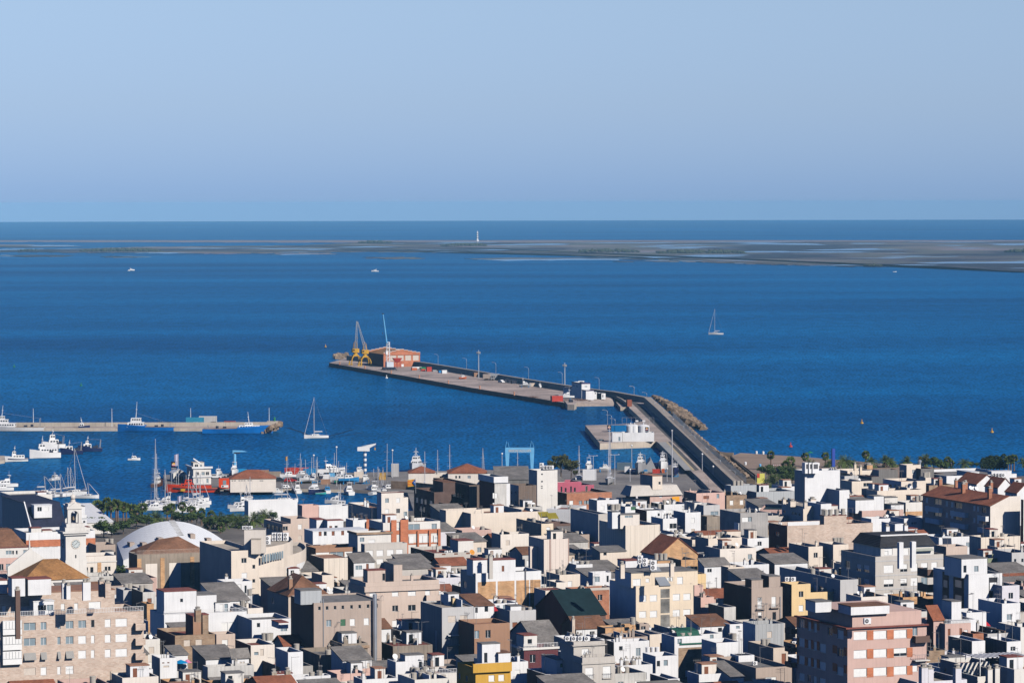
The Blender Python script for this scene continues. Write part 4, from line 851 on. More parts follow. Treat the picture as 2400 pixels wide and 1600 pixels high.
B('white house with dark flat roof and tiny windows', 'B1', 2205, 2440, 2090, 1128, 7.6, 'WH', 'B', wins=[([2250,2320],1190,30,16,'p'),([2290],1240,80,25,'c')], junk=.5)
B('weathered white shed with brown door and tanks', 'B1', 1968, 2146, 1815, 218, 9, 'WD', 'r', lm='DB', wins=[([2060],330,60,60,'p')], junk=0); tanks(BLD[-1], [(1950,210),(2000,205)])
B('ochre brick house stub with balcony in shade', 'B1', 2025, 2115, V, 380, 8.5, 'BO', 'g', D=5, junk=0)
b = B('slate blue shaded side house below the theatre', 'B1', 1700, 1840, 1600, 190, 8.5, 'GY', 'g', junk=0); tanks(b, [(1735,190),(1790,185)])
# ---------------------------------------------------------------- centre: tiles A3, B3
b = B('cream building with low dark side wall and loggia windows', 'A3', 395, 672, 92, 232, 8.6, 'CL', 't', lm='GB', cat='building', lwins=[([150,212,272,340],330,38,60,'d')], junk=0, chim=[(325,130,2.0,.6,'WH'),(362,165,1.6,.6,'WH')])
b = B('cream block with red raking coping above balconies', 'A3', 672, 920, V, 95, 12, 'CL', 'r', D=9, cat='building', wins=[([870],320,75,70,'g')], junk=0)
B('tall cream stair tower with thin red coping near water', 'A3', 552, 858, 490, 28, 13.5, 'CL', 'r', lm='LV', junk=0, band=[(18,30,'MR',.08)])
mb = MB(); bb = BLD[-1]; b = BLD[-2]; mb.loft([[(-1.8,-.06,b.h-5.2),(1.0,-.06,b.h-.1),(1.4,-.06,b.h-.1),(-1.2,-.06,b.h-5.4)], [(-1.8,.3,b.h-5.2),(1.0,.3,b.h-.1),(1.4,.3,b.h-.1),(-1.2,.3,b.h-5.4)]]); mb.build('raking_coping', RF['r'], b.root)
b = B('white box room house with grey side, above the roof tiles', 'A3', 162, 346, 62, 402, 11, 'WH', 'r', lm='LV', junk=.3)
b = B('white banded apartment house with tall orange brick fins', 'A3', 575, 1362, V, 440, 12, 'WW', 't', D=11, cat='building', junk=.6, wins=[([1000],500,160,90,'g'),([1280],490,70,80,'g'),([780],540,30,60,'w')], band=[(548,605,'OR',.08),(728,752,'OR',.08)])
for X0, X1, Yt in ((680,752,400),(806,914,396),(1040,1062,545),(1198,1226,540),(1325,1360,525)):
    a, z1 = b.loc('F', *tp('A3', X0, Yt)); c = b.loc('F', *tp('A3', X1, Yt))[0]; mb = MB(); mb.box(a, -.5, 0, c, -.09, max(z1, 1)); mb.build('brick_fin', PAL['OR'], b.root)
H_ = b.px('F', ([960,1085,1150,1215,1300],670,60,95,'wwwww')); 
for q in H_: mb = MB(); mb.box(q[0], -.2, q[1], q[2], -.1, q[3]); mb.build('shutter', SHUT, b.root)
B('orange brick parapet house behind the pale block', 'A3', 345, 562, V, 425, 10.5, 'OR', 't', D=7, junk=.5)
b = B('pale grey block with rows of large white shutters', 'A3', 322, 908, 270, 735, 11.5, 'GB', 'g', cat='building', junk=.4, wins=[([392,532,676,802],858,92,80,'wwww'),([392,532,676],975,92,70,'www')])
b = B('white upper house with long brown tiled cornice', 'A3', 225, 684, V, 590, 13.5, 'WW', 'B', D=7, junk=0, wins=[([285],670,60,60,'g'),([420],690,90,40,'w')], band=[(575,604,'BK',.35)])
B('cottage with dark shed roof and ochre shutter', 'A3', 172, 458, 84, 985, 7.8, 'WH', 'G', kind='shed', D=7, rise=1.6, lm='BK', wins=[([360],1040,36,80,'p'),([240],1055,90,60,'g')], junk=0)
b = B('dark brown brick waterfront block with stepped terraces', 'C4', 1342, 1522, 775, 918, 13.5, 'BW', 't', cat='building', lm='DK', junk=0, lwins=[([860,1100,1160,1220],1010,55,70,'d'),([960,1020,1200],1180,60,80,'d')])
B('dark brown corner wing overlooking the basin', 'C4', 790, 1060, 472, 1028, 11.5, 'DK', 't', lm='DK', junk=0, cat='building', lwins=[([515,590,645,735],1150,44,80,'ggdg'),([575,625,740,805],1290,36,80,'gdgg')], chim=[], pent=[(930,1120,770,875,4.5,'DK','B',6)])
B('dark brick terrace storey with small white canopy', 'C4', 1062, 1272, 760, 1230, 8.6, 'DK', 't', lm='DK', junk=0, cat='building', lwins=[([1000],1330,40,60,'g')])
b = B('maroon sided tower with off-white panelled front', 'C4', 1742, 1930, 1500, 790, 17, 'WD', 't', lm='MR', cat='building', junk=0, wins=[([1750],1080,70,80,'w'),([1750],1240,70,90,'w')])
mb = MB(); mb.box(-.35, -.35, b.h-1.6, b.W+.35, -.003, b.h+.1); mb.box(-.35, 0, b.h-1.6, -.003, b.D, b.h+.1); mb.build('coping', PAL['WH'], b.root)
B('brown corrugated block with white side wall and slit windows', 'C5', 442, 722, 292, 925, 12, 'BW', 'c', lm='WH', cat='building', junk=0, lwins=[([325,395],1030,22,50,'d'),([325,395],1185,22,50,'d')], pent=[])
B('narrow white tower slab beside the brown corrugated block', 'C5', 228, 300, V, 895, 13, 'WH', 'c', D=10, junk=0, cat='building')
b = B('white stair tower with grey side and rooftop coolers', 'C5', 732, 1052, 600, 688, 15, 'WW', 'r', lm='GY', cat='building', junk=0, wins=[([808],745,26,26,'d'),([808],860,26,26,'d'),([805],935,28,16,'d'),([805],965,28,16,'d')])
for i, X in enumerate((855,905,955)): put('air_conditioner', 0, P('C5', X, 670, b.zr+.6), b.label, 1.5, R(TH))
put('air_conditioner', 1, P('C5', 800, 668, b.zr+.3), b.label, 1.4, R(TH))
b = B('crimson rendered house with tall slot windows', 'C5', 985, 1425, 832, 872, 10.5, 'MG', 'g', cat='house', junk=0, wins=[([1115,1265,1508],990,26,100,'d'),([1000,1180,1325],1000,30,70,'d')], cap='LV')
B('crimson extension wing with red parapet', 'C5', 1425, 1628, V, 915, 9.2, 'MG', 'g', D=9, junk=0, cap='LV', wins=[([1510],975,40,90,'p')])
B('grey sheet lean-to roof beside the crimson house', 'C5', 850, 1160, V, 858, 10.5, 'WW', 'G', kind='shed', D=7, rise=1.6, junk=0, name='lean_to', cat='lean-to')
b = B('long orange brick house with white coping below crimson walls', 'C5', 1200, 1910, 768, 1046, 8.2, 'RB', 't', lm='RB', cat='building', junk=0, cap='WW', wins=[([1415,1495,1530],1190,50,60,'g'),([1270],1190,60,60,'w')])
b = B('wide cream block with plain party wall and notch', 'A3', 1785, 2800, 1535, 312, 10.5, 'CR', 't', lm='GB', junk=1, cat='building', pent=[], lwins=[([1575,1640,1745],520,32,60,'d')])
B('cream wall strip house behind the notched block', 'A3', 1442, 1962, V, 268, 11, 'CR', 't', D=5, junk=.3, lm='GB')
b = B('tall beige gable-ended house, left of the pink striped wall', 'A3', 2195, 2585, 2070, 600, 10, 'CL', 't', lm='GB', junk=.6)
b = B('stone-coloured house with brick vent slots', 'A3', 1282, 1776, 955, 858, 8.6, 'GB', 'r', lm='DB', junk=.3, wins=[([1412,1580,1745],872,50,20,'p')], pent=[(1610,1820,1500,690,3.2,'WW','r',4)], lwins=[([1020,1120],840,30,20,'c')]); tanks(b, [(1545,690),(1590,685)], 10)
b = B('white-framed block with rough ochre brick panels', 'A3', 1852, 2756, 1642, 1135, 12.6, 'WH', 'g', lm='GB', cat='building', junk=0, pent=[(1815,2010,V,955,4.0,'WH','r',4),(2085,2400,2010,955,4.0,'WH','r',6,[([2228],1068,34,80,'p')])], chim=[(2055,900,4.6,.8,'GB')], lwins=[([1700],1290,45,90,'g')])
b.t = 'A3'; zt_, zb__ = b.loc('F', *tp('A3', 1890, 1195))[1], 0
for X0, X1 in ((1880,2128),(2155,2385),(2410,2585),(2602,2745)):
    a = b.loc('F', *tp('A3', X0, 1195))[0]; c = b.loc('F', *tp('A3', X1, 1195))[0]; mb = MB(); mb.box(a, -.05, b.h-9.2, c, -.003, b.h-1.9); mb.build('brick_panel', PAL['BO'], b.root)
mb = MB(); a = b.loc('F', *tp('A3', 2535, 1195))[0]; mb.tube((a, -.2, 2), (a, -.2, b.h+.6), .12, .12, 6); mb.build('drainpipe', RAIL, b.root)
put('satellite_dish', 1, P('A3', 1800, 945, b.zr+3), b.label, 1.4, R(10), 'orange satellite dish beside the white rooftop rooms of the ochre brick block')
b = B('pinkish beige apartment block with white shutters', 'A3', 335, 1345, 120, 1262, 13.6, 'BP', 'g', lm='GB', cat='building', junk=.6, pent=[(362,605,300,1098,3.6,'BP','r',4,[([585],1185,40,100,'d')]),(722,840,585,1015,5.2,'BP','g',3)])
rewall(b, relrow(b, 'B3', [435,742,972,1190], 235, 1190, 210, [90,88,108,66], 90, 'wwww')+relrow(b, 'B3', [742,972], 440, 972, 432, [80,104], 82, 'dd')+relrow(b, 'B3', [742], 650, 742, 650, 80, 90, 'w'))
mb = MB(); mb.box(-.35, -.35, b.h-2.0, b.W+.1, -.003, b.h-.9); mb.box(-.35, 0, b.h-2.0, -.003, b.D, b.h-.9); mb.build('cornice', PAL['BP'], b.root)
b.t = 'B3'; balcony(b, 'F', 1150, 1340, 255, 345, 1.1, 'BP'); balcony(b, 'F', 310, 560, 270, 350, 1.0, 'BP', RAIL); b.t = 'A3'
# B3
b = B('grey rendered block with flowered balcony and dark side', 'B3', 1387, 1826, 1092, 432, 12.8, 'GY', 'c', lm='GC', cat='building', junk=.3, par=.25)
rewall(b, relrow(b, 'B3', [1522,1686], 588, 1686, 580, 104, 92, 'cc')+relrow(b, 'B3', [1505,1690], 820, 1690, 820, [60,104], 80, 'gg')+relrow(b, 'B3', [1524,1688], 1025, 1688, 1025, 104, 80, 'cc'))
balcony(b, 'F', 1455, 1752, 850, 945, 1.2, 'GY', RAIL); mb = MB(); z_ = b.h-5.6; mb.box(1.0, -1.0, z_, b.W-1.0, -.003, z_+.14); mb.build('canopy', PAL['WH'], b.root)
b.chimney(1550, 300, 1.6, .7, 'YE', 0)
mb = MB(); mb.box(-.12, 3.0, 0, -.003, 3.6, b.h*.62); mb.build('pilaster', PAL['WH'], b.root)
b = B('low warehouse with dark red flat roof and stained wall', 'B3', 712, 1256, 555, 962, 6.6, 'TD', 'r', lm='DB', junk=.7, par=.1, cat='building')
b = B('white house with wooden door and corrugated roof', 'B3', 20, 420, V, 1158, 7.2, 'WH', 'G', kind='shed', D=7, rise=1.6, wins=[([268],1240,62,125,'p'),([375],1235,36,90,'c'),([163],1240,14,90,'p')], junk=0)
b = B('white roof-terrace house with tall glass door', 'B3', 750, 1136, 632, 1178, 7.4, 'WH', 'g', wins=[([1090],1235,44,130,'d')], junk=.7, pent=[(880,1136,V,1090,1.6,'WH','g',3)])
b = B('ochre yellow corner building with rounded cornice', 'B3', 1850, 2336, 1600, 1262, 10.4, 'OC', 't', cat='building', junk=.4, wins=[([2070,2205],1400,80,85,'w')], lwins=[([1625,1725],1370,30,80,'gd')],
   pent=[(1940,2188,1870,935,5.2,'WH','g',4,[([1990],1120,46,140,'d')]),(2165,2332,2060,1060,3.4,'WH','B',4)])
railing(b, .06, RAILW, .8); balcony(b, 'F', 1800, 2335, 1200, 1325, .6, 'OC')
b = B('white terrace house with rounded white parapet and red floor', 'B3', 1160, 1590, V, 1345, 6.2, 'WW', 'r', D=9, junk=1)
railing(b, .06, RAILW, .8)
b = B('brown rendered house with white-framed windows', 'B3', 1832, 2322, V, 660, 10.4, 'BN', 't', D=9, wins=[([1865,2022],800,70,110,'gd')], junk=.3)
B('white dark-roofed houses behind the brown house', 'B3', 1832, 2100, V, 410, 10.6, 'WH', 'B', kind='shed', D=9, rise=1.4, wins=[([1998],450,50,75,'d'),([1862],465,36,75,'d')], junk=0)
B('white lattice-fenced terrace house with red sail', 'B3', 2105, 2430, V, 375, 10.8, 'WH', 'g', D=8, wins=[([2160],420,40,40,'g'),([2245],435,36,80,'g')], junk=.8)
B('lilac pink low house at the bottom edge', 'B3', -60, 590, V, 1345, 5.6, 'PK', 'r', D=6, junk=.7)
B('blue-grey flat house at the bottom, left of water tanks', 'B3', 290, 780, 168, 1420, 5.6, 'WH', 'g', lm='LV', junk=.8)
b = B('small house with red roof deck and three tanks, bottom centre', 'B3', 920, 1160, 778, 1395, 6.6, 'WW', 'r', lm='LV', junk=0); tanks(b, [(985,1355),(1040,1362),(1095,1400),(1150,1345)]); tanks(b, [(1400,1460)], 5)
B('taupe concrete house between metal flue and red roof', 'B3', 10, 362, V, 930, 8.2, 'TD', 'r', D=7, junk=.8, band=[(960,1000,'BK',.3)])
# ---------------------------------------------------------------- centre right: A4, B4
b = B('yellow house with two olive solar panels', 'A4', 405, 570, 58, 452, 9.6, 'YC', 'r', lm='TA', wins=[([500],528,50,60,'w')], lwins=[([125],490,36,80,'d'),([190],475,14,24,'d')], junk=.2)
for X, Y in ((440,345),(550,360)):
    p = P('A4', X, Y, b.zr+1.5); t = thing('rooftop_solar_unit', f'olive solar collector, the {"left" if X < 500 else "right"} one of two on the yellow house roof', 'solar panel', p, R(TH-6), 'olive solar collectors')
    mb = MB(); mb.loft([[(-1.3,-1.3,-.3),(1.5,-1.3,-.3),(1.5,-1.3,-.2),(-1.3,-1.3,-.2)], [(-1.3,1.6,.9),(1.5,1.6,.9),(1.5,1.6,1.0),(-1.3,1.6,1.0)]]); mb.build('collector', mat('olive collector', (.30,.25,.03), .4), t)
    mb = MB(); [mb.tube((x, 1.4, -1.4), (x, 1.4, .8), .05, .05, 4) for x in (-1.2, 1.4)]; [mb.tube((x, -1.2, -1.4), (x, -1.2, -.3), .05, .05, 4) for x in (-1.2, 1.4)]; mb.build('stand', RAIL, t)
b = B('dark fascia restaurant house right of the yellow house', 'A4', 575, 812, V, 452, 7.6, 'DB', 't', D=7, junk=0, band=[(545,640,'BG',.03)])
B('white warehouse wall standing in shade, stepped top', 'A4', 475, 835, V, 245, 8.6, 'WH', 'r', D=14, th=TH-38, junk=.8, cat='building')
B('white low roofs house with grey edge near the orange brick', 'A4', 120, 420, V, 225, 8.2, 'WD', 'g', D=9, junk=1)
b = B('tall ribbed beige block with a blank ribbed side', 'A4', 1565, 2040, 1200, 478, 14, 'CS', 't', lm='CS', cat='building', junk=0, pent=[(1380,1492,V,292,5.2,'WH','g',3),(1492,1758,V,330,4.0,'CL','g',3,[([1610],352,110,34,'g')])], cap='CL'); tanks(b, [(1340,260),(1385,265),(1440,262),(1465,262)], 18.2)
B('dark grey slab-sided block left of the ribbed block', 'A4', 1190, 1330, 806, 318, 13, 'GB', 'c', lm='GY', cat='building', junk=.3)
B('white one-storey rooftop house behind slab-sided block', 'A4', 1172, 1470, 1058, 128, 12.5, 'WH', 'g', lm='GY', junk=.3)
B('long low beige house with tiny window under the ribbed block', 'A4', 1215, 1568, 1105, 842, 8.4, 'CR', 'g', lm='GB', wins=[([1282],868,44,40,'d')], kind='shed', D=10, rise=.8, junk=0)
B('cream yard-wall house in front of the ribbed block', 'A4', 1085, 1740, V, 928, 6.6, 'CR', 'g', D=6, junk=.4)
b = B('pale pink wall building with red vertical stripes', 'A4', 440, 785, V, 668, 13, 'PS', 't', D=10, cat='building', junk=.6)
for X in (518, 532, 778): a = b.loc('F', *tp('A4', X, 700))[0]; mb = MB(); mb.box(a-.06, -.03, 0, a+.06, -.003, b.h-.01); mb.build('red_stripe', RF['r'], b.root)
b = B('lower pale pink wing left of the red stripes', 'A4', 250, 442, 225, 768, 11, 'PS', 't', junk=.4)
b = B('white little terrace houses with curved white wall', 'A4', 885, 1110, V, 1015, 7.2, 'WH', 'g', D=8, junk=1)
b = B('brick gable house with dark red roof slope', 'A4', 2022, 2560, 1782, 890, 8.6, 'BO', 'T', kind='gy', rise=4.0, lm='WH', junk=0)
b = B('house with three roof tanks and small brick room', 'A4', 1760, 2250, V, 1010, 7.6, 'WW', 'g', D=10, junk=0, pent=[(2005,2185,V,962,1.8,'BO','g',3),(1565,1770,V,965,1.6,'WH','r',5)]); tanks(b, [(1985,945),(2055,945),(2110,945)], 9.0)
b = B('white pavilion house with lilac corner and grey door', 'A4', 1115, 1366, 1050, 1125, 8.4, 'WH', 'r', lm='LV', wins=[([1175],1215,64,75,'g'),([1318],1210,30,90,'d')], junk=0)
MAIN = b = B('large cream-yellow apartment block with white shutters', 'A4', 1708, 2500, 1345, 1312, 13.2, 'YC', 'g', lm='WH', cat='building', junk=0, par=.4, pent=[(1642,2560,1420,1135,3.4,'YC','g',8,[([1720],1255,110,90,'w'),([1868],1228,50,50,'w'),([2160,2190],1212,50,50,'w'),([2315],1230,80,95,'w')],'flat','WH')])
rewall(b, relrow(b, 'B4', [1800,1950,2265,2410], 302, 2410, 278, 98, 86, 'wwww')+relrow(b, 'B4', [1800,1950,2265,2410], 522, 2410, 495, 98, 86, 'wwww'))
b.t = 'B4'; a = b.loc('F', *tp('B4', 2048, 300))[0]; c = b.loc('F', *tp('B4', 2172, 300))[0]; LAT = mat('lattice blockwork', (.30,.29,.27), .8, 'brick', .5)
for Yt, Yb in ((175,295),(310,505),(530,740)): mb = MB(); z1 = b.loc('F', *tp('B4', 2048, Yt))[1]; z0 = b.loc('F', *tp('B4', 2048, Yb))[1]; mb.box(a, -.05, z0, c, -.003, z1); mb.build('lattice_panel', LAT, b.root)
b.t = 'A4'; mb = MB(); z_ = b.h; mb.loft([[(a-.3,-.3,z_-.1),(c+.2,-.3,z_-.1),(c+.2,0,z_-.1),(a-.3,0,z_-.1)], [(a-1.5,2.6,z_+3.6),(c-1.4,2.6,z_+3.6),(c-1.4,2.9,z_+3.6),(a-1.5,2.9,z_+3.6)]])
mb.build('sloped_rooflight', mat('grey rooflight glass', (.22,.24,.27), .4), b.root)
for X, Y, w_ in ((1765,1000,1.2),(1830,1040,1.0),(1945,1095,3.0)): p = P('A4', X, Y, b.zr+3.6); put('air_conditioner', 1, p, b.label, 1.6 if w_ > 2 else 1.3, R(TH))
b.chimney(1515, 1010, 2.6, .9, 'CR', 1, zb=b.zr+3.3); b.chimney(2200, 1000, 2.4, .8, 'CR', 1, zb=b.zr+3.3)
B('cream low block with red flat roof left of the brick house', 'A4', 612, 755, 475, 1260, 9.0, 'CL', 't', lm='GB', junk=.3)
B('beige wedge-walled house with dark side below the pink wall', 'A4', 655, 938, 472, 1155, 9.4, 'CR', 't', lm='GB', junk=.4)
b = B('long red brick house with grey coping', 'B4', 826, 1341, 740, 172, 9.4, 'RB', 'g', lm='DB', junk=.2, band=[(170,205,'GB',.05)])
b = B('beige house with red roof and blue-shaded side', 'B4', 462, 740, 303, 196, 9.2, 'CR', 'r', lm='WH', junk=.3, par=.15)
b = B('dark gabled hall with teal sheet roof, in shadow', 'B4', 782, 1292, 330, 545, 7.4, 'DB', 'E', kind='gx', rise=4.4, lm='MR', junk=0, cat='hall')  # dark wall and roof colours stand in for the big block's cast shadow
b = B('house with brown ribbed tile roof and white front wall', 'B4', 885, 1290, 690, 722, 6.8, 'WH', 'B', kind='gx', rise=2.0, lm='DB', wins=[([1105],780,65,50,'d')], junk=0, chim=[(842,590,2.6,.6,'BE')])
b = B('rough ochre stone house with step in its parapet', 'B4', 1287, 1706, 1172, 712, 7.6, 'BO', 'G', lm='DB', junk=0, par=.3, pent=[(1505,1700,V,650,.9,'BO','g',2)]); tanks(b, [(1665,660)], 8.3); tanks(b, [(1360,880)], 5.8)
b = B('grey house with white lattice parapet and red doors', 'B4', -30, 330, V, 475, 10.2, 'GY', 'c', D=10, wins=[([250],665,90,80,'p'),([40],665,70,70,'p')], junk=.6, pent=[(-20,130,V,415,1.6,'WH','g',3)])
b = B('house under a broad grey dotted tile roof', 'B4', 330, 700, V, 930, 5.6, 'WW', 'G', kind='gx', D=16, rise=3.6, junk=0)
b = B('white balustraded house with maroon front', 'B4', 165, 632, -10, 1000, 8.6, 'MR', 't', lm='ST', junk=0, wins=[([285],1130,80,110,'d')], band=[(985,1015,'WW',.25)], pent=[(165,345,V,820,4.2,'WW','r',4,[([245],900,60,75,'d')])])
railing(b, .05, RAILW, 1.0)
b = B('grey-beige block with awning and white shutter', 'B4', 850, 1282, 668, 905, 13.8, 'GB', 'r', lm='GB', cat='building', wins=[([1010],1050,94,110,'w')], junk=0, band=[(948,962,'GB',.3)])
for i in range(4): put('air_conditioner', 0, P('B4', 765+88*i, 893, b.zr+.7), b.label, 1.2, R(TH))
b = B('lower grey-beige block with cornice and two shutters', 'B4', 970, 1420, 850, 1120, 11.6, 'GB', 'g', lm='GB', cat='building', wins=[([1065],1330,108,150,'w'),([1308],1315,108,160,'w')], junk=.3, band=[(1195,1212,'GB',.2)])
b.t = 'B4'; balcony(b, 'F', 1005, 1130, 1350, 1425, .25, 'GB', RAIL); balcony(b, 'F', 1245, 1375, 1335, 1410, .25, 'GB', RAIL)
b = B('white roof-terrace house with clothes-line poles', 'B4', 462, 968, 205, 1350, 7.6, 'WH', 't', lm='DB', junk=.4, pent=[(615,762,405,1150,3.2,'WH','g',3,[([688],1225,46,52,'G')])])
b = B('white house with ladder marks at the bottom', 'B4', -70, 222, V, 1182, 8.2, 'WH', 'g', D=8, junk=.7)
b = B('white low wall house with red roof, between terraces', 'B4', 1405, 1892, 1285, 905, 7.8, 'WH', 't', lm='DB', junk=.5, wins=[([1500],990,50,60,'d'),([1740],1040,60,110,'g')])
b = B('white house with pergola in the shadow', 'B4', 1980, 2290, 1800, 1100, 7.4, 'WH', 'g', lm='WH', junk=0, wins=[([2018],1200,44,80,'d'),([2118],1190,56,80,'g')])
for i, X in enumerate((1870,1935,2000)): put('water_tank', 3, P('B4', X, 1055, b.zr), b.label, .8)
b = B('cream-sided house with red roof in front of yellow block', 'B4', 2240, 2640, 2060, 832, 8.8, 'WH', 'r', lm='WH', junk=.5, wins=[([2310],895,60,70,'g')])
b = B('beige shed-roof house at the bottom, white end wall', 'B4', 2148, 2310, 1902, 1412, 6.2, 'WH', 'g', lm='TA', junk=.3)
b = B('small taupe house with pink awning below yellow block', 'B4', 1760, 1890, 1700, 655, 8.0, 'TA', 'g', junk=.2, wins=[([1810],710,60,50,'d')])
b = B('beige wall house under pink awning', 'B4', 1898, 2062, V, 800, 7.4, 'CR', 'T', D=8, junk=.4)
# ---------------------------------------------------------------- right: A5, B5
b = B('grey blue sheet warehouse, tall part, beside the pier road', 'D2', 430, 782, 345, 692, 9.6, 'BG', 'g', lm='GY', cat='warehouse', junk=0, par=.3); tanks(b, [(472,690),(527,690),(575,688)])
b = B('grey blue sheet warehouse, long lower part', 'D2', 782, 1306, V, 780, 8.0, 'BG', 'g', D=12, cat='warehouse', junk=.3)
b = B('huge blank white block with three roof coolers', 'D2', 1450, 1932, 1306, 490, 18, 'WH', 'g', lm='BG', cat='building', junk=0, band=[])
for i, X in enumerate((1475,1528,1578)): mb = MB(); p = P('D2', X, 490, b.zr+.8); t = thing('air_conditioner', ('left', 'middle', 'right')[i]+' one of three tall white coolers on the huge white block', 'air conditioner', p-Vector((0,0,.6)), R(TH), 'tall coolers on the huge white block'); mb.box(-1, -1, 0, 1, 1, 3.0, 0); mb.build('housing', WHP, t); mb = MB(); mb.box(-.65, -1.06, 1.3, .65, -1.003, 2.6); mb.build('grille', FAN, t)
p = P('D2', 1840, 470, b.zr+.8); t = thing('roof_mast', 'blue box mast on white tripod atop the huge white block', 'mast', p-Vector((0, 0, .7)), R(TH)); mb = MB(); mb.box(-.45, -.3, 1.5, .45, .3, 6.6); mb.build('sign_box', mat('blue box paint', (.03,.07,.35), .5), t)
mb = MB(); [mb.tube((0, 0, 2.2), (x, y, 0), .07, .07, 5) for x, y in ((-1.3,-.6),(1.3,-.6),(1.8,.8),(-1.8,.8))]; mb.tube((0,0,0),(0,0,1.6),.12,.12,6); mb.build('tripod', WHP, t)
B('white side wing right of the huge white block', 'D2', 1925, 2062, V, 755, 13, 'WH', 'g', D=8, junk=0, cat='building')
b = B('modern bare concrete house with recessed balcony', 'A5', 796, 1176, 512, 305, 13.4, 'CN', 'c', lm='CN', cat='house', wins=[([865],393,92,62,'w'),([928],390,48,66,'g')], junk=.6)
b.t = 'A5'; mb = MB(); mb.box(-.35, .4, b.h-7.6, -.003, 3.2, b.h-2.6); mb.build('side_shutter', SHUT, b.root)
b = B('stained taupe house with roof tanks left of concrete house', 'A5', 335, 516, 250, 352, 10.4, 'TD', 'g', lm='DB', junk=0, cap='TD'); tanks(b, [(450,545),(500,545)], 5.5)
b = B('cream old hall with flat grey deck and chimneys', 'A5', 1662, 1900, 1366, 212, 10.6, 'CR', 'c', lm='CL', cat='hall', junk=0, lwins=[([1400,1520,1560,1610],285,28,36,'d')], chim=[(1395,118,1.4,.9,'CR'),(1505,140,1.2,1.6,'CR'),(1690,160,1.4,.9,'CR'),(1785,112,1.2,1.6,'CR')], par=.15)
B('white annex behind the cream hall', 'A5', 1905, 2050, V, 180, 11.5, 'WH', 'c', D=9, junk=0)
b = B('court with green roof and pink wall', 'A5', 1065, 1370, V, 255, 7.6, 'PK', 'E', D=18, junk=0, par=.5, th=TH-30, cat='court')
LB_ = b = B('long beige brick building with raised tank deck', 'A5', 1442, 2620, 1184, 482, 12.6, 'BT', 'r', lm='MR', cat='building', junk=.5, pent=[(1950,2258,1890,345,4.4,'BT','r',5)], lwins=[([1300],590,60,60,'d'),([1310],780,60,60,'g')]); tanks(b, [(1940,330),(1970,340),(2035,335),(2120,332),(2210,325)], 16.6)
mb = MB(); a = b.loc('F', *tp('A5', 1450, 470))[0]; mb.box(.3, .3, b.h-.1, b.W*.38, .5, b.h+.9); mb.build('white_parapet', PAL['WH'], b.root)
b = B('cream box house with blank side in front of long brick wall', 'A5', 1735, 1930, 1462, 768, 9.4, 'CR', 'g', lm='GB', junk=.3)
B('cream house with three tanks beside the shaded block', 'A5', 2075, 2285, V, 740, 9.8, 'CR', 'r', D=8, junk=0); tanks(BLD[-1], [(2095,725),(2140,722),(2185,722)])
b = B('cream house with sunken roof terrace and chimneys', 'A5', 515, 1010, 315, 800, 10.2, 'CL', 't', lm='CL', junk=.6, chim=[(515,695,1.8,.7,'CR')])
b = B('cream stepped house behind sunken terrace', 'A5', 355, 815, V, 655, 10.8, 'CR', 'g', D=8, junk=.8, pent=[(610,800,V,560,1.8,'CR','t',3)]); tanks(b, [(490,645),(545,640)], 10.4)
B('cream stair block beside pink brick wall', 'A5', 132, 306, V, 672, 9.4, 'CR', 'g', D=8, junk=0); tanks(BLD[-1], [(215,650),(240,652)])
B('pink brick party-wall house', 'A5', -40, 130, V, 705, 8.4, 'RB', 't', D=8, junk=.2)
b = B('white shaded house with blue-tinged front, centre right', 'A5', 895, 1186, V, 655, 9.4, 'WH', 'g', D=9, wins=[([1060],725,55,60,'d')], junk=.3)
B('small white house left of the sunken terrace house', 'A5', 286, 420, 174, 872, 8.4, 'WD', 'g', lm='LV', junk=0)
b = B('tan brick house with recessed panel', 'A5', -20, 205, V, 950, 8.4, 'BO', 'g', D=8, junk=.2, cap='BT')
B('white house with dark gable roofs, under the cream terrace house', 'A5', 300, 655, 215, 1040, 7.4, 'WH', 'G', kind='shed', D=7, rise=1.4, wins=[([370],1095,60,50,'d')], junk=0)
b = B('olive grey box house catching a diagonal shadow', 'A5', 630, 850, 528, 1050, 8.6, 'CR', 't', lm='TA', junk=.2)
b = B('yellow lean house with grey roof beside big cream block', 'A5', 78, 322, V, 1150, 9.8, 'YE', 'g', D=9, junk=.2, par=.2)
b = B('brown flat house row with low patio roofs, centre right', 'A5', 730, 1160, V, 985, 7.0, 'BK', 'g', D=8, junk=1.2)
TP = b = B('taupe house with two rooftop towers and shuttered doors', 'A5', 950, 1376, 565, 1338, 13.2, 'TA', 'g', lm='DB', cat='house', junk=.4, pent=[(950,1105,860,1228,3.4,'TA','g',4,(),'flat','DB'),(1190,1345,1080,1180,4.2,'TA','g',4,(),'flat','DB')])
rewall(b, relrow(b, 'B5', [1062,1255], 365, 1255, 355, 60, 155, 'ww')+relrow(b, 'B5', [1065,1262], 545, 1262, 545, 50, 110, 'dd'))
b.t = 'B5'; balcony(b, 'F', 1008, 1135, 385, 455, .6, 'TA', RAIL); balcony(b, 'F', 1200, 1328, 375, 435, .6, 'TA', RAIL); mb = MB(); a = b.loc('F', *tp('B5', 1342, 300))[0]; mb.tube((a, -.12, 0), (a, -.12, b.h-2), .09, .09, 6); mb.build('drainpipe', STEEL, b.root)
b = B('tall yellow house with dark brick side', 'A5', 1502, 1762, 1350, 1288, 12.4, 'YE', 'r', lm='DK', junk=0)
for X in (1440, 1520): put('air_conditioner', 0, P('A5', X, 1248, b.zr), b.label, 1.3, R(TH))
b = B('lower yellow house with parapet terrace', 'A5', 1520, 2196, V, 1408, 9.6, 'YE', 't', D=10, wins=[([1575],1490,40,130,'p')], junk=.4)
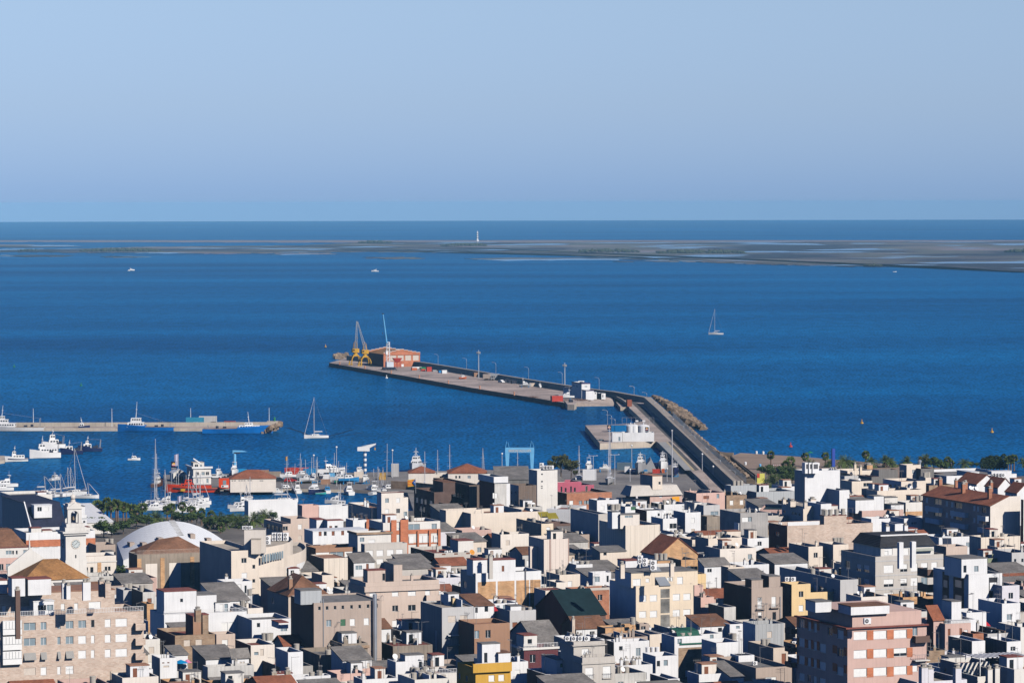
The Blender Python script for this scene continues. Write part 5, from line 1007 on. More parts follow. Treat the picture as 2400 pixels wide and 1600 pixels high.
b = B('long grey block lying wholly in shadow', 'A5', 2172, 2420, 1335, 1225, 12.4, 'GY', 'g', lm='GY', cat='building', junk=.6, lwins=[([1830,1900,2080],1330,50,70,'wdg')])
# B5
PB = b = B('tall salmon apartment block with terracotta brick bands', 'B5', 2272, 3362, 1570, 712, 20, 'SG', 't', lm='SG', cat='building', junk=0, par=.2)
rewall(b, relrow(b, 'B6', [95,368,645], 812, 645, 790, [180,180,178], 110, 'wwwh')+relrow(b, 'B6', [95,368,645], 1068, 645, 1040, [180,180,178], 110, 'wwh')+relrow(b, 'B6', [95,368,645], 1322, 645, 1290, 180, 110, 'www')+relrow(b, 'B6', [850], 760, 850, 760, 66, 110, 'g')+relrow(b, 'B6', [850], 1255, 850, 1255, 66, 100, 'w'),
  relrow(b, 'B5', [1640,1748,1828,2030,2175], 655, 2175, 800, [76,40,40,64,84], 115, 'gwwdw', 'L')+relrow(b, 'B5', [1640,1745,1826,1930,2175], 905, 2175, 1050, [78,40,40,84,84], 115, 'wwwwd', 'L')+relrow(b, 'B5', [1640,1740,1822,1926,2170], 1145, 2170, 1300, [78,46,46,88,92], 110, 'wwwww', 'L')+relrow(b, 'B5', [1640,1740,1822,1926], 1380, 1926, 1450, [78,46,46,80], 100, 'wdww', 'L'))
b.t = 'B6'
for Xa, Xb, Yt, Yb in ((188,276,742,872),(462,556,738,862),(738,815,724,848),(188,276,1000,1128),(462,556,992,1118),(738,815,980,1104),(188,276,1258,1384),(462,556,1245,1374),(738,815,1230,1350)):
    a, z1 = b.loc('F', *tp('B6', Xa, Yt)); c, z0 = b.loc('F', *tp('B6', Xb, Yb)); mb = MB(); mb.box(a, -.05, z0, c, -.003, z1); mb.build('brick_panel', PAL['OR'], b.root)
b.t = 'B5'
for Y0, Y1 in ((570,770),(840,1000),(1085,1245)):
    for Xa, Xb, dy in ((1580,1600,0),(1683,1722,20),(1772,1802,32),(1852,1885,50),(2068,2130,100),(2222,2268,130)):
        a, z1 = b.loc('L', *tp('B5', Xa, Y0+dy)); c, z0 = b.loc('L', *tp('B5', Xb, Y0+dy+125)); a, c = min(a, c), max(a, c); mb = MB(); mb.box(-.05, a, z0, -.003, c, z1); mb.build('brick_panel', PAL['OR'], b.root)
mb = MB(); mb.box(1.6, 1.4, b.h-.2, b.W-.3, b.D-1.2, b.h+2.3); mb.build('attic_storey', PAL['SG'], b.root)
mb = MB(); mb.box(-.5, -.5, b.h-.15, b.W+.2, -.003, b.h+.1); mb.box(-.5, 0, b.h-.15, -.003, b.D, b.h+.1); mb.build('eaves', RF['r'], b.root)
b.t = 'B6'; balcony(b, 'F', 815, 1010, 815, 905, 1.2, 'DB'); balcony(b, 'F', 815, 1015, 1070, 1160, 1.2, 'WW', RAIL); b.t = 'B5'
for Y in (700, 950, 1160): balcony(b, 'L', 1490, 1575, Y, Y+70, 1.2, 'DB')
b.zr = GZ+b.h+2.3; b.room(2320, 2850, V, 420, 3.0, 'WH', 'B', 5, lm='LV', zb=b.h+2.1, wins=[]); put('air_conditioner', 0, P('B6', 190, 660, GZ+21.0), b.label, 1.4, R(TH))
b.room(1830, 2050, V, 355, 1.8, 'WH', 'g', 4, zb=b.h+2.1)
b = B('grey ribbed box house with white parapet, in shade', 'B5', 1002, 1392, 828, 662, 10.8, 'GC', 'r', lm='WH', junk=.3)
b = B('white house with brown shed roof and twin window', 'B5', 240, 650, V, 690, 8.2, 'WH', 'B', kind='shed', D=7, rise=1.4, wins=[([515],735,55,60,'d')], junk=0)
b = B('white wall house between shed roof and grey ribbed box', 'B5', 650, 832, V, 660, 8.6, 'WH', 'g', D=9, wins=[([760],700,50,40,'g')], junk=.3)
b = B('white house with dark red roof above the green awning', 'B5', 252, 516, V, 795, 7.6, 'WH', 'r', D=7, wins=[([400],840,50,80,'g')], junk=.2)
b = B('house with dark green tarpaulin awning', 'B5', -60, 462, V, 985, 6.6, 'BK', 't', D=9, junk=.5)
mb = MB(); a = b.W*.03; mb.loft([[(a,-.2,b.h+.6),(b.W*.62,-.2,b.h+.6),(b.W*.62,-.1,b.h+.7),(a,-.1,b.h+.7)], [(a,1.6,b.h+3.0),(b.W*.62,1.6,b.h+3.0),(b.W*.62,1.7,b.h+3.05),(a,1.7,b.h+3.05)], [(a,5,b.h+3.3),(b.W*.62,5,b.h+3.3),(b.W*.62,5,b.h+3.36),(a,5,b.h+3.36)]]); mb.build('awning', mat('green tarpaulin', (.015,.09,.06), .8), b.root)
b = B('weathered white tank house with stained walls', 'B5', 570, 732, 352, 425, 9.2, 'WD', 'g', lm='TD', junk=0); tanks(b, [(490,395),(535,400)]); tanks(b, [(520,580)], 6.0)
b = B('pink and grey banded little house', 'B5', 250, 432, 158, 290, 9.0, 'PK', 'g', lm='GY', junk=.2)
b = B('pink wall house beside the cream-yellow block', 'B5', 160, 285, V, 120, 10.2, 'PK', 'r', D=8, junk=.2)
b = B('taupe rooftop cabin with rust-red door', 'B5', 1250, 1450, 900, 985, 9.6, 'BE', 'g', lm='TA', wins=[([1393],1135,60,150,'p')], junk=0); tanks(b, [(1115,965),(1170,965)])
b = B('dim taupe terrace block at the bottom right of centre', 'B5', 1010, 1505, 470, 1260, 8.0, 'TA', 'g', lm='TA', junk=.3, wins=[([1215],1425,150,80,'w')])
b = B('white block with peeling paint and red roof, bottom', 'B5', 225, 592, 62, 1350, 7.0, 'WH', 'r', lm='LV', junk=.3, chim=[(448,1240,1.2,.5,'WH')])
b = B('white gable wall house with grey shed roof, bottom', 'B5', 675, 842, V, 1395, 6.6, 'WH', 'G', kind='shed', D=9, rise=1.8, junk=0)
b = B('white blue-shaded cabin with black roof', 'B5', 772, 988, 655, 1092, 8.4, 'WH', 'K', lm='WH', wins=(), lwins=[([712],1140,30,80,'d')], junk=.1, par=.1)
b = B('white roof hut with cables and tank, in shade', 'B5', 465, 790, V, 915, 8.6, 'WH', 'r', D=7, junk=0); tanks(b, [(665,880),(705,885)])
# ---------------------------------------------------------------- far right: A6, B6, D3
GA = b = B('grey apartment block with black mansard penthouse', 'A6', 305, 1240, -170, 905, 15, 'GB', 't', lm='GB', cat='building', junk=0)
rewall(b, relrow(b, 'A6', [486,695,838,978,1115], 1072, 1115, 1030, [132,96,94,90,80], 106, 'whwhw')+relrow(b, 'A6', [486,695,838,978], 1265, 978, 1240, [132,90,94,86], 106, 'hhwg')+relrow(b, 'A6', [486,695,838,978], 1450, 978, 1420, [132,90,94,86], 100, 'hhwh'),
   relrow(b, 'A6', [75,180], 1055, 180, 1070, [60,80], 100, 'hh', 'L')+relrow(b, 'A6', [75,180], 1245, 180, 1260, [60,80], 110, 'dh', 'L')+relrow(b, 'A6', [-80], 1010, -80, 1010, 60, 100, 'd', 'L'))
for Y0 in (960, 1160, 1350): z1 = b.loc('F', *tp('A6', 305, Y0))[1]; mb = MB(); mb.box(-.06, -.06, z1-.25, b.W, -.003, z1); mb.box(-.06, 0, z1-.25, -.003, b.D, z1); mb.build('string_course', PAL['GY'], b.root)
o = b.room(378, 1110, 0, 775, 3.2, 'WW', 'g', 9, wins=[([485],830,110,100,'w'),([455],855,50,60,'d'),([720],835,85,90,'w')]); ox, oy, oz, W_, dd = o
mb = MB(); mb.loft([[(ox-.5,oy-.5,oz),(ox+W_+.5,oy-.5,oz),(ox+W_+.5,oy+dd,oz),(ox-.5,oy+dd,oz)], [(ox+1.2,oy+2.2,oz+2.2),(ox+W_-.6,oy+2.2,oz+2.2),(ox+W_-.6,oy+dd-1,oz+2.2),(ox+1.2,oy+dd-1,oz+2.2)]]); mb.build('mansard_roof', RF['K'], b.root)
mb = MB(); mb.box(ox+1.0, oy+2.0, oz+2.2, ox+W_-.5, oy+2.3, oz+2.5); mb.build('ridge_coping', PAL['WH'], b.root)
for X, Y in ((648,705),(822,695)): b.chimney(X, Y, 5.4, 1.0, 'WH', 0)
mb = MB(); a = b.loc('F', *tp('A6', 860, 800))[0]; mb.loft([[(a,2.0,oz-.3),(a+4.6,2.0,oz-.3),(a+4.6,2.0,oz-.2),(a,2.0,oz-.2)], [(a,.1,oz-1.1),(a+4.6,.1,oz-1.1),(a+4.6,.1,oz-1.0),(a,.1,oz-1.0)]]); mb.build('striped_awning', mat('striped awning', (.42,.44,.38), .8, 'rib', .1, .5), b.root)
b = B('white apartment block with black window strips', 'A6', 1590, 2052, 1100, 1150, 15.6, 'WH', 'g', cat='building', lm='WH', junk=0, pent=[(1492,1845,1255,940,5.0,'WH','g',6,[([1538],1075,42,100,'d'),([1695],1072,58,80,'g')])])
b.t = 'A6'
for Xa, Xb, f in ((1868,1985,'F'),(1230,1318,'L'),(1380,1525,'L')):
    a = b.loc(f, *tp('A6', Xa, 1200))[0]; c = b.loc(f, *tp('A6', Xb, 1200))[0]; a, c = min(a, c), max(a, c); mb = MB()
    if f == 'F': mb.box(a, -.04, 0, c, -.003, b.h-.8)
    else: mb.box(-.04, a, 0, -.003, c, b.h-.4)
    mb.build('black_strip', PAL['DB'] if False else mat('black cladding', (.03,.03,.035), .7), b.root)
    for Yq in (1318, 1525, 1730):
        z_ = b.loc('F' if f == 'F' else 'L', *tp('A6', (Xa+Xb)/2, Yq if f == 'F' else Yq-45))[1]; mb = MB(); m_ = (a+c)/2
        if f == 'F': mb.box(m_-(c-a)*.42, -.09, z_-.8, m_+(c-a)*.42, -.045, z_+.9)
        else: mb.box(-.09, m_-(c-a)*.3, z_-.8, -.045, m_+(c-a)*.3, z_+.7)
        mb.build('window', SHUT if f == 'F' else GLASSB, b.root)
for Y in (1050, 1255, 1450): balcony(b, 'L', 955, 1100, Y, Y+110, 1.3, 'DB')
RA = b = B('red-roofed apartment block with curved white balconies', 'A6', 1888, 2300, 955, 212, 15, 'CL', 'T', lm='SG', cat='building', junk=0, kind='flat', par=.1)
rewall(b, [], relrow(b, 'A6', [1010,1285,1360,1665,1715], 125, 1715, 245, [36,34,36,34,30], 70, 'wwwww', 'L')+relrow(b, 'A6', [1010,1285,1360,1665,1715], 275, 1715, 410, [36,34,36,34,30], 66, 'wwwww', 'L')+relrow(b, 'A6', [1165,1450,1800], 150, 1800, 262, [100,100,60], 80, 'd', 'L')+relrow(b, 'A6', [1165,1450,1800], 310, 1800, 430, [100,100,60], 80, 'd', 'L'))
mb = MB(); D_ = b.D; h = b.h; ru = 5.5; ri = 2.4; mb.loft([[(-.5,-.1,h),(-.5,D_+.2,h),(-.5,D_+.2,h+.15),(-.5,-.1,h+.15)], [(ru,-.1,h+ri),(ru,D_+.2,h+ri),(ru,D_+.2,h+ri+.15),(ru,-.1,h+ri+.15)]]); mb.build('roof_slope', RF['T'], b.root)
mb = MB(); mb.poly([(0,-.02,h-.02),(b.W,-.02,h-.02),(b.W,-.02,h+ri),(ru,-.02,h+ri)]); mb.poly([(ru,D_,h),(ru,0,h),(ru,0,h+ri),(ru,D_,h+ri)]); mb.poly([(b.W,.3,h),(b.W,.3,h+ri),(b.W-.01,0,h+ri),(b.W-.01,0,h)]); mb.build('gable', PAL['CL'], b.root)
for Xa, Xb, Ya in ((1040,1230,175),(1385,1588,240),(1760,1875,305),(1040,1230,335),(1385,1588,400),(1760,1875,470)): balcony(b, 'L', Xa, Xb, Ya+25, Ya+95, 1.1, 'WH')
for X, Y in ((1195,545),(1515,610),(1545,590),(1880,670)): P_ = tp('D3', X, Y); b.t = 'D3'; b.chimney(X, Y, 4.2, .9, 'RB', 1, zb=b.zr); b.t = 'A6'
for X, Y in ((1615,740),(1655,750),(1695,750)): put('satellite_dish', 0, P('D3', X, Y, b.zr+.5), b.label, 1.3, R(10))
b.t = 'A6'
b = B('beige party wall building in front of the red-roofed block', 'A6', 1760, 2300, V, 640, 11.2, 'CS', 't', D=6, junk=.3)
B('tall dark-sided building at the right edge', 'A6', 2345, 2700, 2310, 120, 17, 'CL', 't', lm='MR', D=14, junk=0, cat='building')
b = B('olive green sheet-walled house', 'A6', 1852, 2188, V, 928, 8.6, 'GN', 'g', D=9, junk=.4, cap='WW')
B('grey shaded house right of the olive green one', 'A6', 2185, 2450, V, 850, 10.5, 'GY', 'g', D=9, junk=.6, wins=[([2230,2330],960,30,50,'d')])
B('pale terrace house behind the olive green wall', 'A6', 1990, 2260, 1845, 775, 9.8, 'CR', 'g', lm='GY', junk=.5)
b = B('white cube house with blue-grey side and red deck', 'A6', 248, 508, 110, 385, 11.6, 'WH', 'r', lm='WH', junk=0, lwins=[([180],465,34,40,'d')])
b = B('white cube house with two white chimney pillars', 'A6', 575, 690, 388, 455, 11.4, 'WH', 'r', lm='LV', junk=0, chim=[(465,490,4.4,.9,'WH'),(718,475,4.4,.9,'WH'),(860,560,3.0,.5,'WH')])
b = B('beige block with set-in brick panel and solar heater', 'A6', 1280, 1572, 1130, 768, 9.6, 'BP', 'g', lm='TA', junk=.3)
a = b.loc('F', *tp('A6', 1290, 850)); c = b.loc('F', *tp('A6', 1480, 850)); mb = MB(); mb.box(a[0], -.04, 2, c[0], -.003, b.h-2.2); mb.build('brick_panel', PAL['OR'], b.root)
p = P('A6', 1290, 740, b.zr); t = thing('solar_heater', 'solar water heater with white drum on the beige roof behind the white block', 'solar heater', p, R(TH-25)); mb = MB(); mb.tube((-1.1, .9, 1.7), (1.1, .9, 1.7), .33, .33, 10); mb.build('drum', WHP, t); mb = MB(); mb.loft([[(-1.1,-1.0,.2),(1.1,-1.0,.2),(1.1,-1.0,.28),(-1.1,-1.0,.28)], [(-1.1,.7,1.5),(1.1,.7,1.5),(1.1,.7,1.58),(-1.1,.7,1.58)]]); mb.build('collector', mat('solar glass', (.04,.05,.08), .2), t); mb = MB(); [mb.tube((x, .9, 0), (x, .9, 1.5), .05, .05, 4) for x in (-1, 1)]; mb.build('stand', STEEL, t)
b = B('red terracotta terrace house with pergola', 'A6', 1180, 1660, V, 640, 9.2, 'WH', 'r', D=9, junk=1)
b = B('white house with mint green lintel', 'A6', 700, 956, V, 380, 9.0, 'WH', 'r', D=8, wins=[([835],445,70,34,'g')], junk=0)
b = B('white and brick house with wall shadow, by red-roofed block', 'A6', 722, 948, V, 160, 11.0, 'WW', 'r', D=7, junk=0, band=[(285,345,'BO',.02)]); tanks(b, [(875,140),(925,130)])
b = B('house with dark pantile roof and white upper terrace', 'A6', 120, 690, V, 275, 9.4, 'SG', 'g', D=9, junk=.6, pent=[(30,285,V,130,4.2,'WH','g',5),(285,420,V,75,5.2,'WH','g',4),(430,610,V,95,3.6,'WW','g',4),(520,695,V,195,2.0,'WH','g',4)])
b = B('cream block with glazed roof hatch and red terrace', 'D3', 660, 1000, 408, 575, 12.2, 'CR', 't', lm='LV', cat='building', lwins=[([510],635,34,44,'d'),([575,625],640,28,50,'g')], junk=.2, pent=[(995,1072,V,518,2.4,'CR','g',4)]); tanks(b, [(985,520),(1015,515),(1035,515)], 13.6)
b = B('wide cream wall house, lower, in front of glazed hatch block', 'D3', 330, 955, V, 705, 10.4, 'CR', 'g', D=7, junk=.5)
b = B('dark brown sheet-clad hall with red coping, left part', 'D3', 352, 612, 262, 418, 10.5, 'GD', 't', lm='GY', cat='hall', junk=0, cap='RB'); B('dark sheet-clad hall step with red edge', 'D3', 252, 356, V, 512, 9.6, 'GD', 't', D=9, junk=0, cat='hall', cap='RB')
b = B('dark sheet-clad hall behind steel flues, right part', 'D3', 930, 1112, V, 400, 11.0, 'GD', 't', D=12, cat='hall', junk=0, cap='RB'); B('dark hall lower end with red rim and doorway', 'D3', 1112, 1250, V, 470, 9.0, 'GD', 't', D=12, cat='hall', junk=0, cap='RB')
b = B('cream arch-shadowed house with steel flues', 'D3', 735, 930, 635, 350, 12.0, 'CR', 't', lm='GY', junk=0, chim=[])
for X, Yt, Yb, r_ in ((862,370,515,.38),(915,270,530,.4)):
    p = P('D3', X, Yb, GZ+7); k = sc_at(p); hh = (Yb-Yt)/5.88/k; t = thing('steel_flue', ('short steel flue' if r_ < .39 else 'tall capped steel flue')+' beside the dark sheet-clad hall', 'flue', p); mb = MB(); mb.cyl(0, 0, 0, hh*.86, r_, r_, 10); [mb.cyl(0, 0, hh*q, hh*q+.15, r_*1.12, r_*1.12, 10) for q in (.2,.4,.6)]; mb.build('pipe', STEEL, t); mb = MB(); mb.cyl(0, 0, hh*.86, hh*.93, r_*1.6, r_*1.6, 10); mb.cyl(0, 0, hh*.93, hh, r_*1.6, .1, 10); mb.build('cap', STEEL, t)
b = B('white supermarket hall with roof vents and coolers', 'D3', 1285, 2250, V, 500, 9.0, 'WH', 'g', D=26, cat='hall', junk=0, pent=[(1620,1735,1425,450,2.6,'WH','W',6,[([1650,1700],480,22,20,'d')]),(1905,2180,1850,440,3.0,'WH','W',6)])
for i, X in enumerate((1932,1978,2022,2066)): put('air_conditioner', 0, P('D3', X, 520, b.zr), b.label, 1.7, R(TH))
for i, (lab, x0, x1, xl, y) in enumerate((('left white house with red tile roof by supermarket', 1700, 1985, 1432, 612),('middle white house with red tile roof, chimney in front', 1992, 2200, 1812, 660),('right white house with red tile roof at the edge', 2255, 2500, 2092, 735))):
    b = B(lab, 'D3', x0, x1, xl, y, 9.4, 'WH', 'T', kind='gy', rise=2.6, lm='WH', junk=0, chim=[(1415,560,2.6,.8,'RB')] if i == 0 else ([(1900,590,2.4,.8,'RB')] if i == 1 else []), lwins=[([x0-70],y+45,26,44,'g')])
b = B('cream house with pillars and small yellow bay', 'D3', -20, 262, V, 575, 8.8, 'CR', 't', D=8, junk=.5, wins=[([180],620,80,50,'d')])
b = B('cream roofs with brick pillars near the beach', 'D3', -80, 265, V, 430, 10.2, 'CR', 't', D=9, junk=0, chim=[(22,340,2.4,.7,'YC'),(100,375,2.2,.7,'YC'),(208,345,1.0,2.0,'BO')])
B('grey shaded long house with small dormers near the beach', 'D3', -120, 150, V, 500, 9.0, 'GY', 'g', D=8, junk=.4)
b = B('white low terraces left of the red-roofed block', 'D3', 405, 935, V, 1075, 7.8, 'WW', 't', D=9, junk=1)
b = B('cream modern building with hipped sheet roof and orange awning', 'D1', 1165, 1670, V, 790, 9.0, 'SG', 't', D=9, cat='building', junk=0, wins=[([1240],815,30,30,'d'),([1335],805,46,70,'w'),([1378,1415],790,26,40,'d')])
mb = MB(); mb.loft([[(-6.5,-.6,b.h-.4),(b.W,-.6,b.h-.4),(b.W,7,b.h-.4),(-6.5,7,b.h-.4)], [(-5.0,1.6,b.h+2.4),(b.W-1.0,1.6,b.h+2.4),(b.W-1.0,6,b.h+2.4),(-5.0,6,b.h+2.4)]]); mb.build('hipped_roof', PAL['GB'], b.root)
b.room(1205, 1358, 1010, 508, 4.6, 'CR', 't', 5, lm='GC', zb=b.h+1.2, wins=[([1316],615,32,44,'d')]); a = b.loc('F', *tp('D1', 1500, 770))[0]; c = b.loc('F', *tp('D1', 1615, 770))[0]; mb = MB(); mb.box(a, -.7, b.h-2.8, c, -.6, b.h-.9); mb.build('orange_awning', mat('orange awning', (.80,.36,.02), .7), b.root)
b = B('cream terrace storey with glass railing below orange awning', 'D1', 1170, 1842, V, 890, 6.4, 'CR', 't', D=7, cat='building', junk=.2, wins=[([1330,1470,1580],955,60,60,'g')])
B('cream terrace house left of the orange awning building', 'D1', 780, 1000, V, 870, 7.6, 'CR', 't', D=7, junk=.4); B('salmon house with red laundry window and pergola', 'D1', 1895, 2345, V, 775, 9.2, 'PK', 't', D=9, wins=[([2050],840,90,50,'p'),([2235],820,40,70,'g')], junk=.3)
b = B('white low house with dark shed roof behind the ribbed block', 'D1', 775, 1000, V, 985, 10.0, 'WH', 'g', D=9, wins=[([905],1010,80,60,'G')], junk=.6); tanks(b, [(1060,1030),(1150,1030),(1310,1020)], 9)
b = B('white stair house with black doorway, centre', 'D1', 1115, 1420, V, 1050, 10.6, 'WH', 'g', D=8, lm='MR', wins=[([1303],1130,32,80,'d')], junk=.3, par=.3)
b = B('white wall house with grey sheet roof, right of stair house', 'D1', 1370, 1590, V, 1175, 9.4, 'WH', 'r', D=8, junk=.5, wins=[([1530],1290,110,80,'d')])
b = B('white tall parapet house with grey side near salmon house', 'D1', 1865, 2005, 1705, 925, 11.2, 'WW', 't', lm='GY', junk=.2)
b = B('grey-white house with glazed gallery near concrete house', 'D1', 2010, 2265, V, 965, 10.8, 'GY', 'c', D=8, junk=.4, wins=[([2180],1090,120,60,'g')])
b = B('white patched house with shaded flue, centre', 'D1', 1720, 1965, V, 1080, 9.6, 'WH', 'g', D=8, junk=.5)
# B6
b = B('salmon-grey house with steep red shed roof', 'B6', 1105, 1242, 1015, 600, 12.2, 'SG', 'T', kind='shed', D=9, rise=2.2, lm='MR', wins=[([1178],885,60,90,'w')], junk=0)
b = B('salmon-grey house with white railing terrace', 'B6', 1265, 1618, 1238, 655, 11.6, 'SG', 't', junk=0, wins=[([1550],790,54,110,'w'),([1320,1480],770,36,100,'p')]); railing(b, .06, RAILW, .8); tanks(b, [(1375,820),(1425,825)], 7); tanks(b, [(1070,940),(1125,935)], 6.5)
b = B('white house with grey roof, above the red awning', 'B6', 1560, 1832, V, 500, 12.4, 'WH', 'r', D=7, junk=.5)
b = B('white middle house in front of red awning, with red roof', 'B6', 1345, 1690, V, 605, 12.2, 'WH', 'g', D=6, junk=.4, pent=[(1355,1488,V,350,4.6,'WH','g',4)])
b = B('white long shutter-walled hut behind salmon block', 'B6', 315, 496, -60, 448, 13.4, 'WD', 'B', lm='LV', junk=.1, par=.1, lwins=[([95,235],500,30,100,'g')])
b = B('cream flat house with tall antenna behind salmon block', 'B6', 110, 476, V, 285, 13.0, 'CL', 'r', D=7, wins=[([298],345,38,34,'c')], junk=.8)
b = B('stone parapet rooftops behind the salmon block', 'B6', 590, 1080, V, 500, 11.0, 'WD', 'g', D=9, junk=1.2)
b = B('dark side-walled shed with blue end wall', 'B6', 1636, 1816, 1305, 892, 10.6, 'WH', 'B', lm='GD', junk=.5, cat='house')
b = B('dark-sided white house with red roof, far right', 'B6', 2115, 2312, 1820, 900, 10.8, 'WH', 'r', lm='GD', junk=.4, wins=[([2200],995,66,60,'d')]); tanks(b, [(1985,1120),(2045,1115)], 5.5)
b = B('red brick terrace walls under the red awning', 'B6', 1650, 1795, V, 790, 10.0, 'RB', 't', D=6, junk=.2)
b = B('lilac roof-terrace parapet house at the bottom right', 'B6', 878, 1566, 450, 1455, 11.0, 'LV', 'c', lm='LV', junk=0, chim=[(965,1250,4.4,1.2,'LV'),(1052,1270,4.0,1.0,'LV'),(1430,1260,4.4,1.1,'LV')], par=1.0)
b = B('white house with grey slatted roof at bottom right', 'B6', 1440, 1880, 1195, 1195, 12.2, 'WW', 'r', lm='LV', junk=.4, lwins=[([1265],1290,30,60,'g')])
b = B('white terrace walls with pergola, bottom right corner', 'B6', 1712, 2215, V, 1380, 10.6, 'WW', 't', D=8, junk=.3, chim=[(1870,1280,2.6,.9,'WW'),(1970,1260,2.8,.9,'WW')])
mb = MB(); [mb.box(1+i*.9, 1, b.h+3.0, 1.5+i*.9, 6.5, b.h+3.12) for i in range(11)]; [mb.box(1, y, b.h, 1.12, y+.12, b.h+3.0) for y in (1, 6.3)]; [mb.box(10.4, y, b.h, 10.52, y+.12, b.h+3.0) for y in (1, 6.3)]; mb.build('pergola', WHP, b.root)
B('white corner house cut by the right edge', 'B6', 2218, 2700, V, 1280, 12.6, 'WW', 't', D=8, junk=.2)
b = B('white shaded house with long parapet, far right', 'B6', 2050, 2300, V, 375, 13.0, 'WH', 'g', D=10, junk=.4, wins=[([2150],560,70,80,'g')]); B('stained white gable house, far right', 'B6', 2050, 2290, V, 130, 13.4, 'LV', 'g', D=9, junk=.5)
b = B('shadowed flat roofs with small arched chimney, far right', 'B6', 1850, 2240, V, 790, 9.6, 'GY', 't', D=12, junk=.6, chim=[(2275,640,2.6,1.1,'WW')]); B('white wall house at the far right edge', 'B6', 2305, 2600, V, 700, 11.0, 'WW', 'r', D=9, junk=.4)
b = B('brown brick low house with white pots, beside salmon block', 'B6', 1045, 1260, V, 1025, 9.6, 'BK', 'g', D=7, junk=.5); b = B('ribbed tan wall yard house right of salmon block', 'B6', 1018, 1172, V, 1105, 8.6, 'BK', 't', D=5, junk=.2)
b = B('grey roof deck house with round tanks, bottom right', 'B6', 1180, 1620, V, 1100, 8.2, 'LV', 'g', D=8, junk=1.2)
# ---------------------------------------------------------------- ordinary houses between the ones above
NAMED = [(b.P+b.u*b.W/2+b.v*b.D/2, b.label) for b in BLD]
def inside(p, b, m):
    q = p-b.P; a, c = q.dot(b.u), q.dot(b.v); return -m < a < b.W+m and -m < c < b.D+m
fr = random.Random(11); FILL = []; used_l = {}
u_ = Vector((math.cos(R(TH)), math.sin(R(TH)), 0)); v_ = Vector((-u_.y, u_.x, 0))
KEEP = [P('A2', 200, 900, GZ), P('A1', 1400, 600, GZ)]
def lim(x): return 1400 if x < 340 else (1440 if x < 480 else (1400 if x < 760 else (1300 if x < 1000 else (1250 if x < 1450 else (1205 if x < 1800 else 1175)))))
VISF = set([(-7,7),(-6,7),(-5,7),(-4,6),(-4,7),(-4,11),(-3,5),(-3,6),(-3,7),(-3,12),(-3,13),(-3,25),(-2,5),(-2,10),(-2,13),(-2,16),(-2,20),(-2,21),(-1,6),(-1,20),(-1,21),(-1,23),(0,5),(0,20),(0,22),(0,23),(1,8),(2,3),(2,7),(2,8),(2,11),(2,12),(3,12),(3,13),(3,20),(4,3),(4,5),(4,19),(4,20),(4,22),(4,23),(5,3),(5,6),(5,8),(5,9),(5,21),(5,22),(6,3),(6,9),(6,14),(6,15),(6,18),(6,19),(6,22),(7,6),(7,11),(7,18),(7,20),(7,21),(7,22),(7,23),(7,29),(8,5),(8,11),(8,22),(8,23),(10,3),(10,8),(10,10),(10,18),(10,20),(10,21),(10,25),(11,10),(11,15),(11,20),(11,24),(11,28),(11,30),(12,22),(12,25),(12,28),(12,30),(13,18),(13,27),(13,35),(14,18),(14,26),(14,28),(15,12),(15,13),(15,17),(15,20),(15,30),(15,33),(16,11),(16,20),(16,27),(17,11),(17,12),(17,18),(17,19),(17,20),(17,23),(17,26),(17,28),(18,12),(18,20),(19,14),(19,15),(19,33),(19,35),(20,16),(20,17),(20,29),(20,35),(21,31),(21,39),(22,25),(22,28),(23,21),(23,26),(23,31),(23,35),(23,37),(24,36),(25,33),(25,36),(26,39),(27,33),(27,36),(27,37),(27,40),(28,37),(31,38),(33,37)])
cols = ['WH','WH','WW','WH','CL','CR','WD','BE','TA','GB','BO','LV','BK','WH','SG']
cname = dict(WH='white', WW='off-white', CL='pale cream', CR='cream', WD='weathered white', BE='beige', TA='taupe', GB='grey-beige', BO='ochre brick', LV='lilac-white', BK='brown brick', SG='salmon')
rname = dict(flat='flat roof', shed='sloping sheet roof', gx='tiled gable roof')
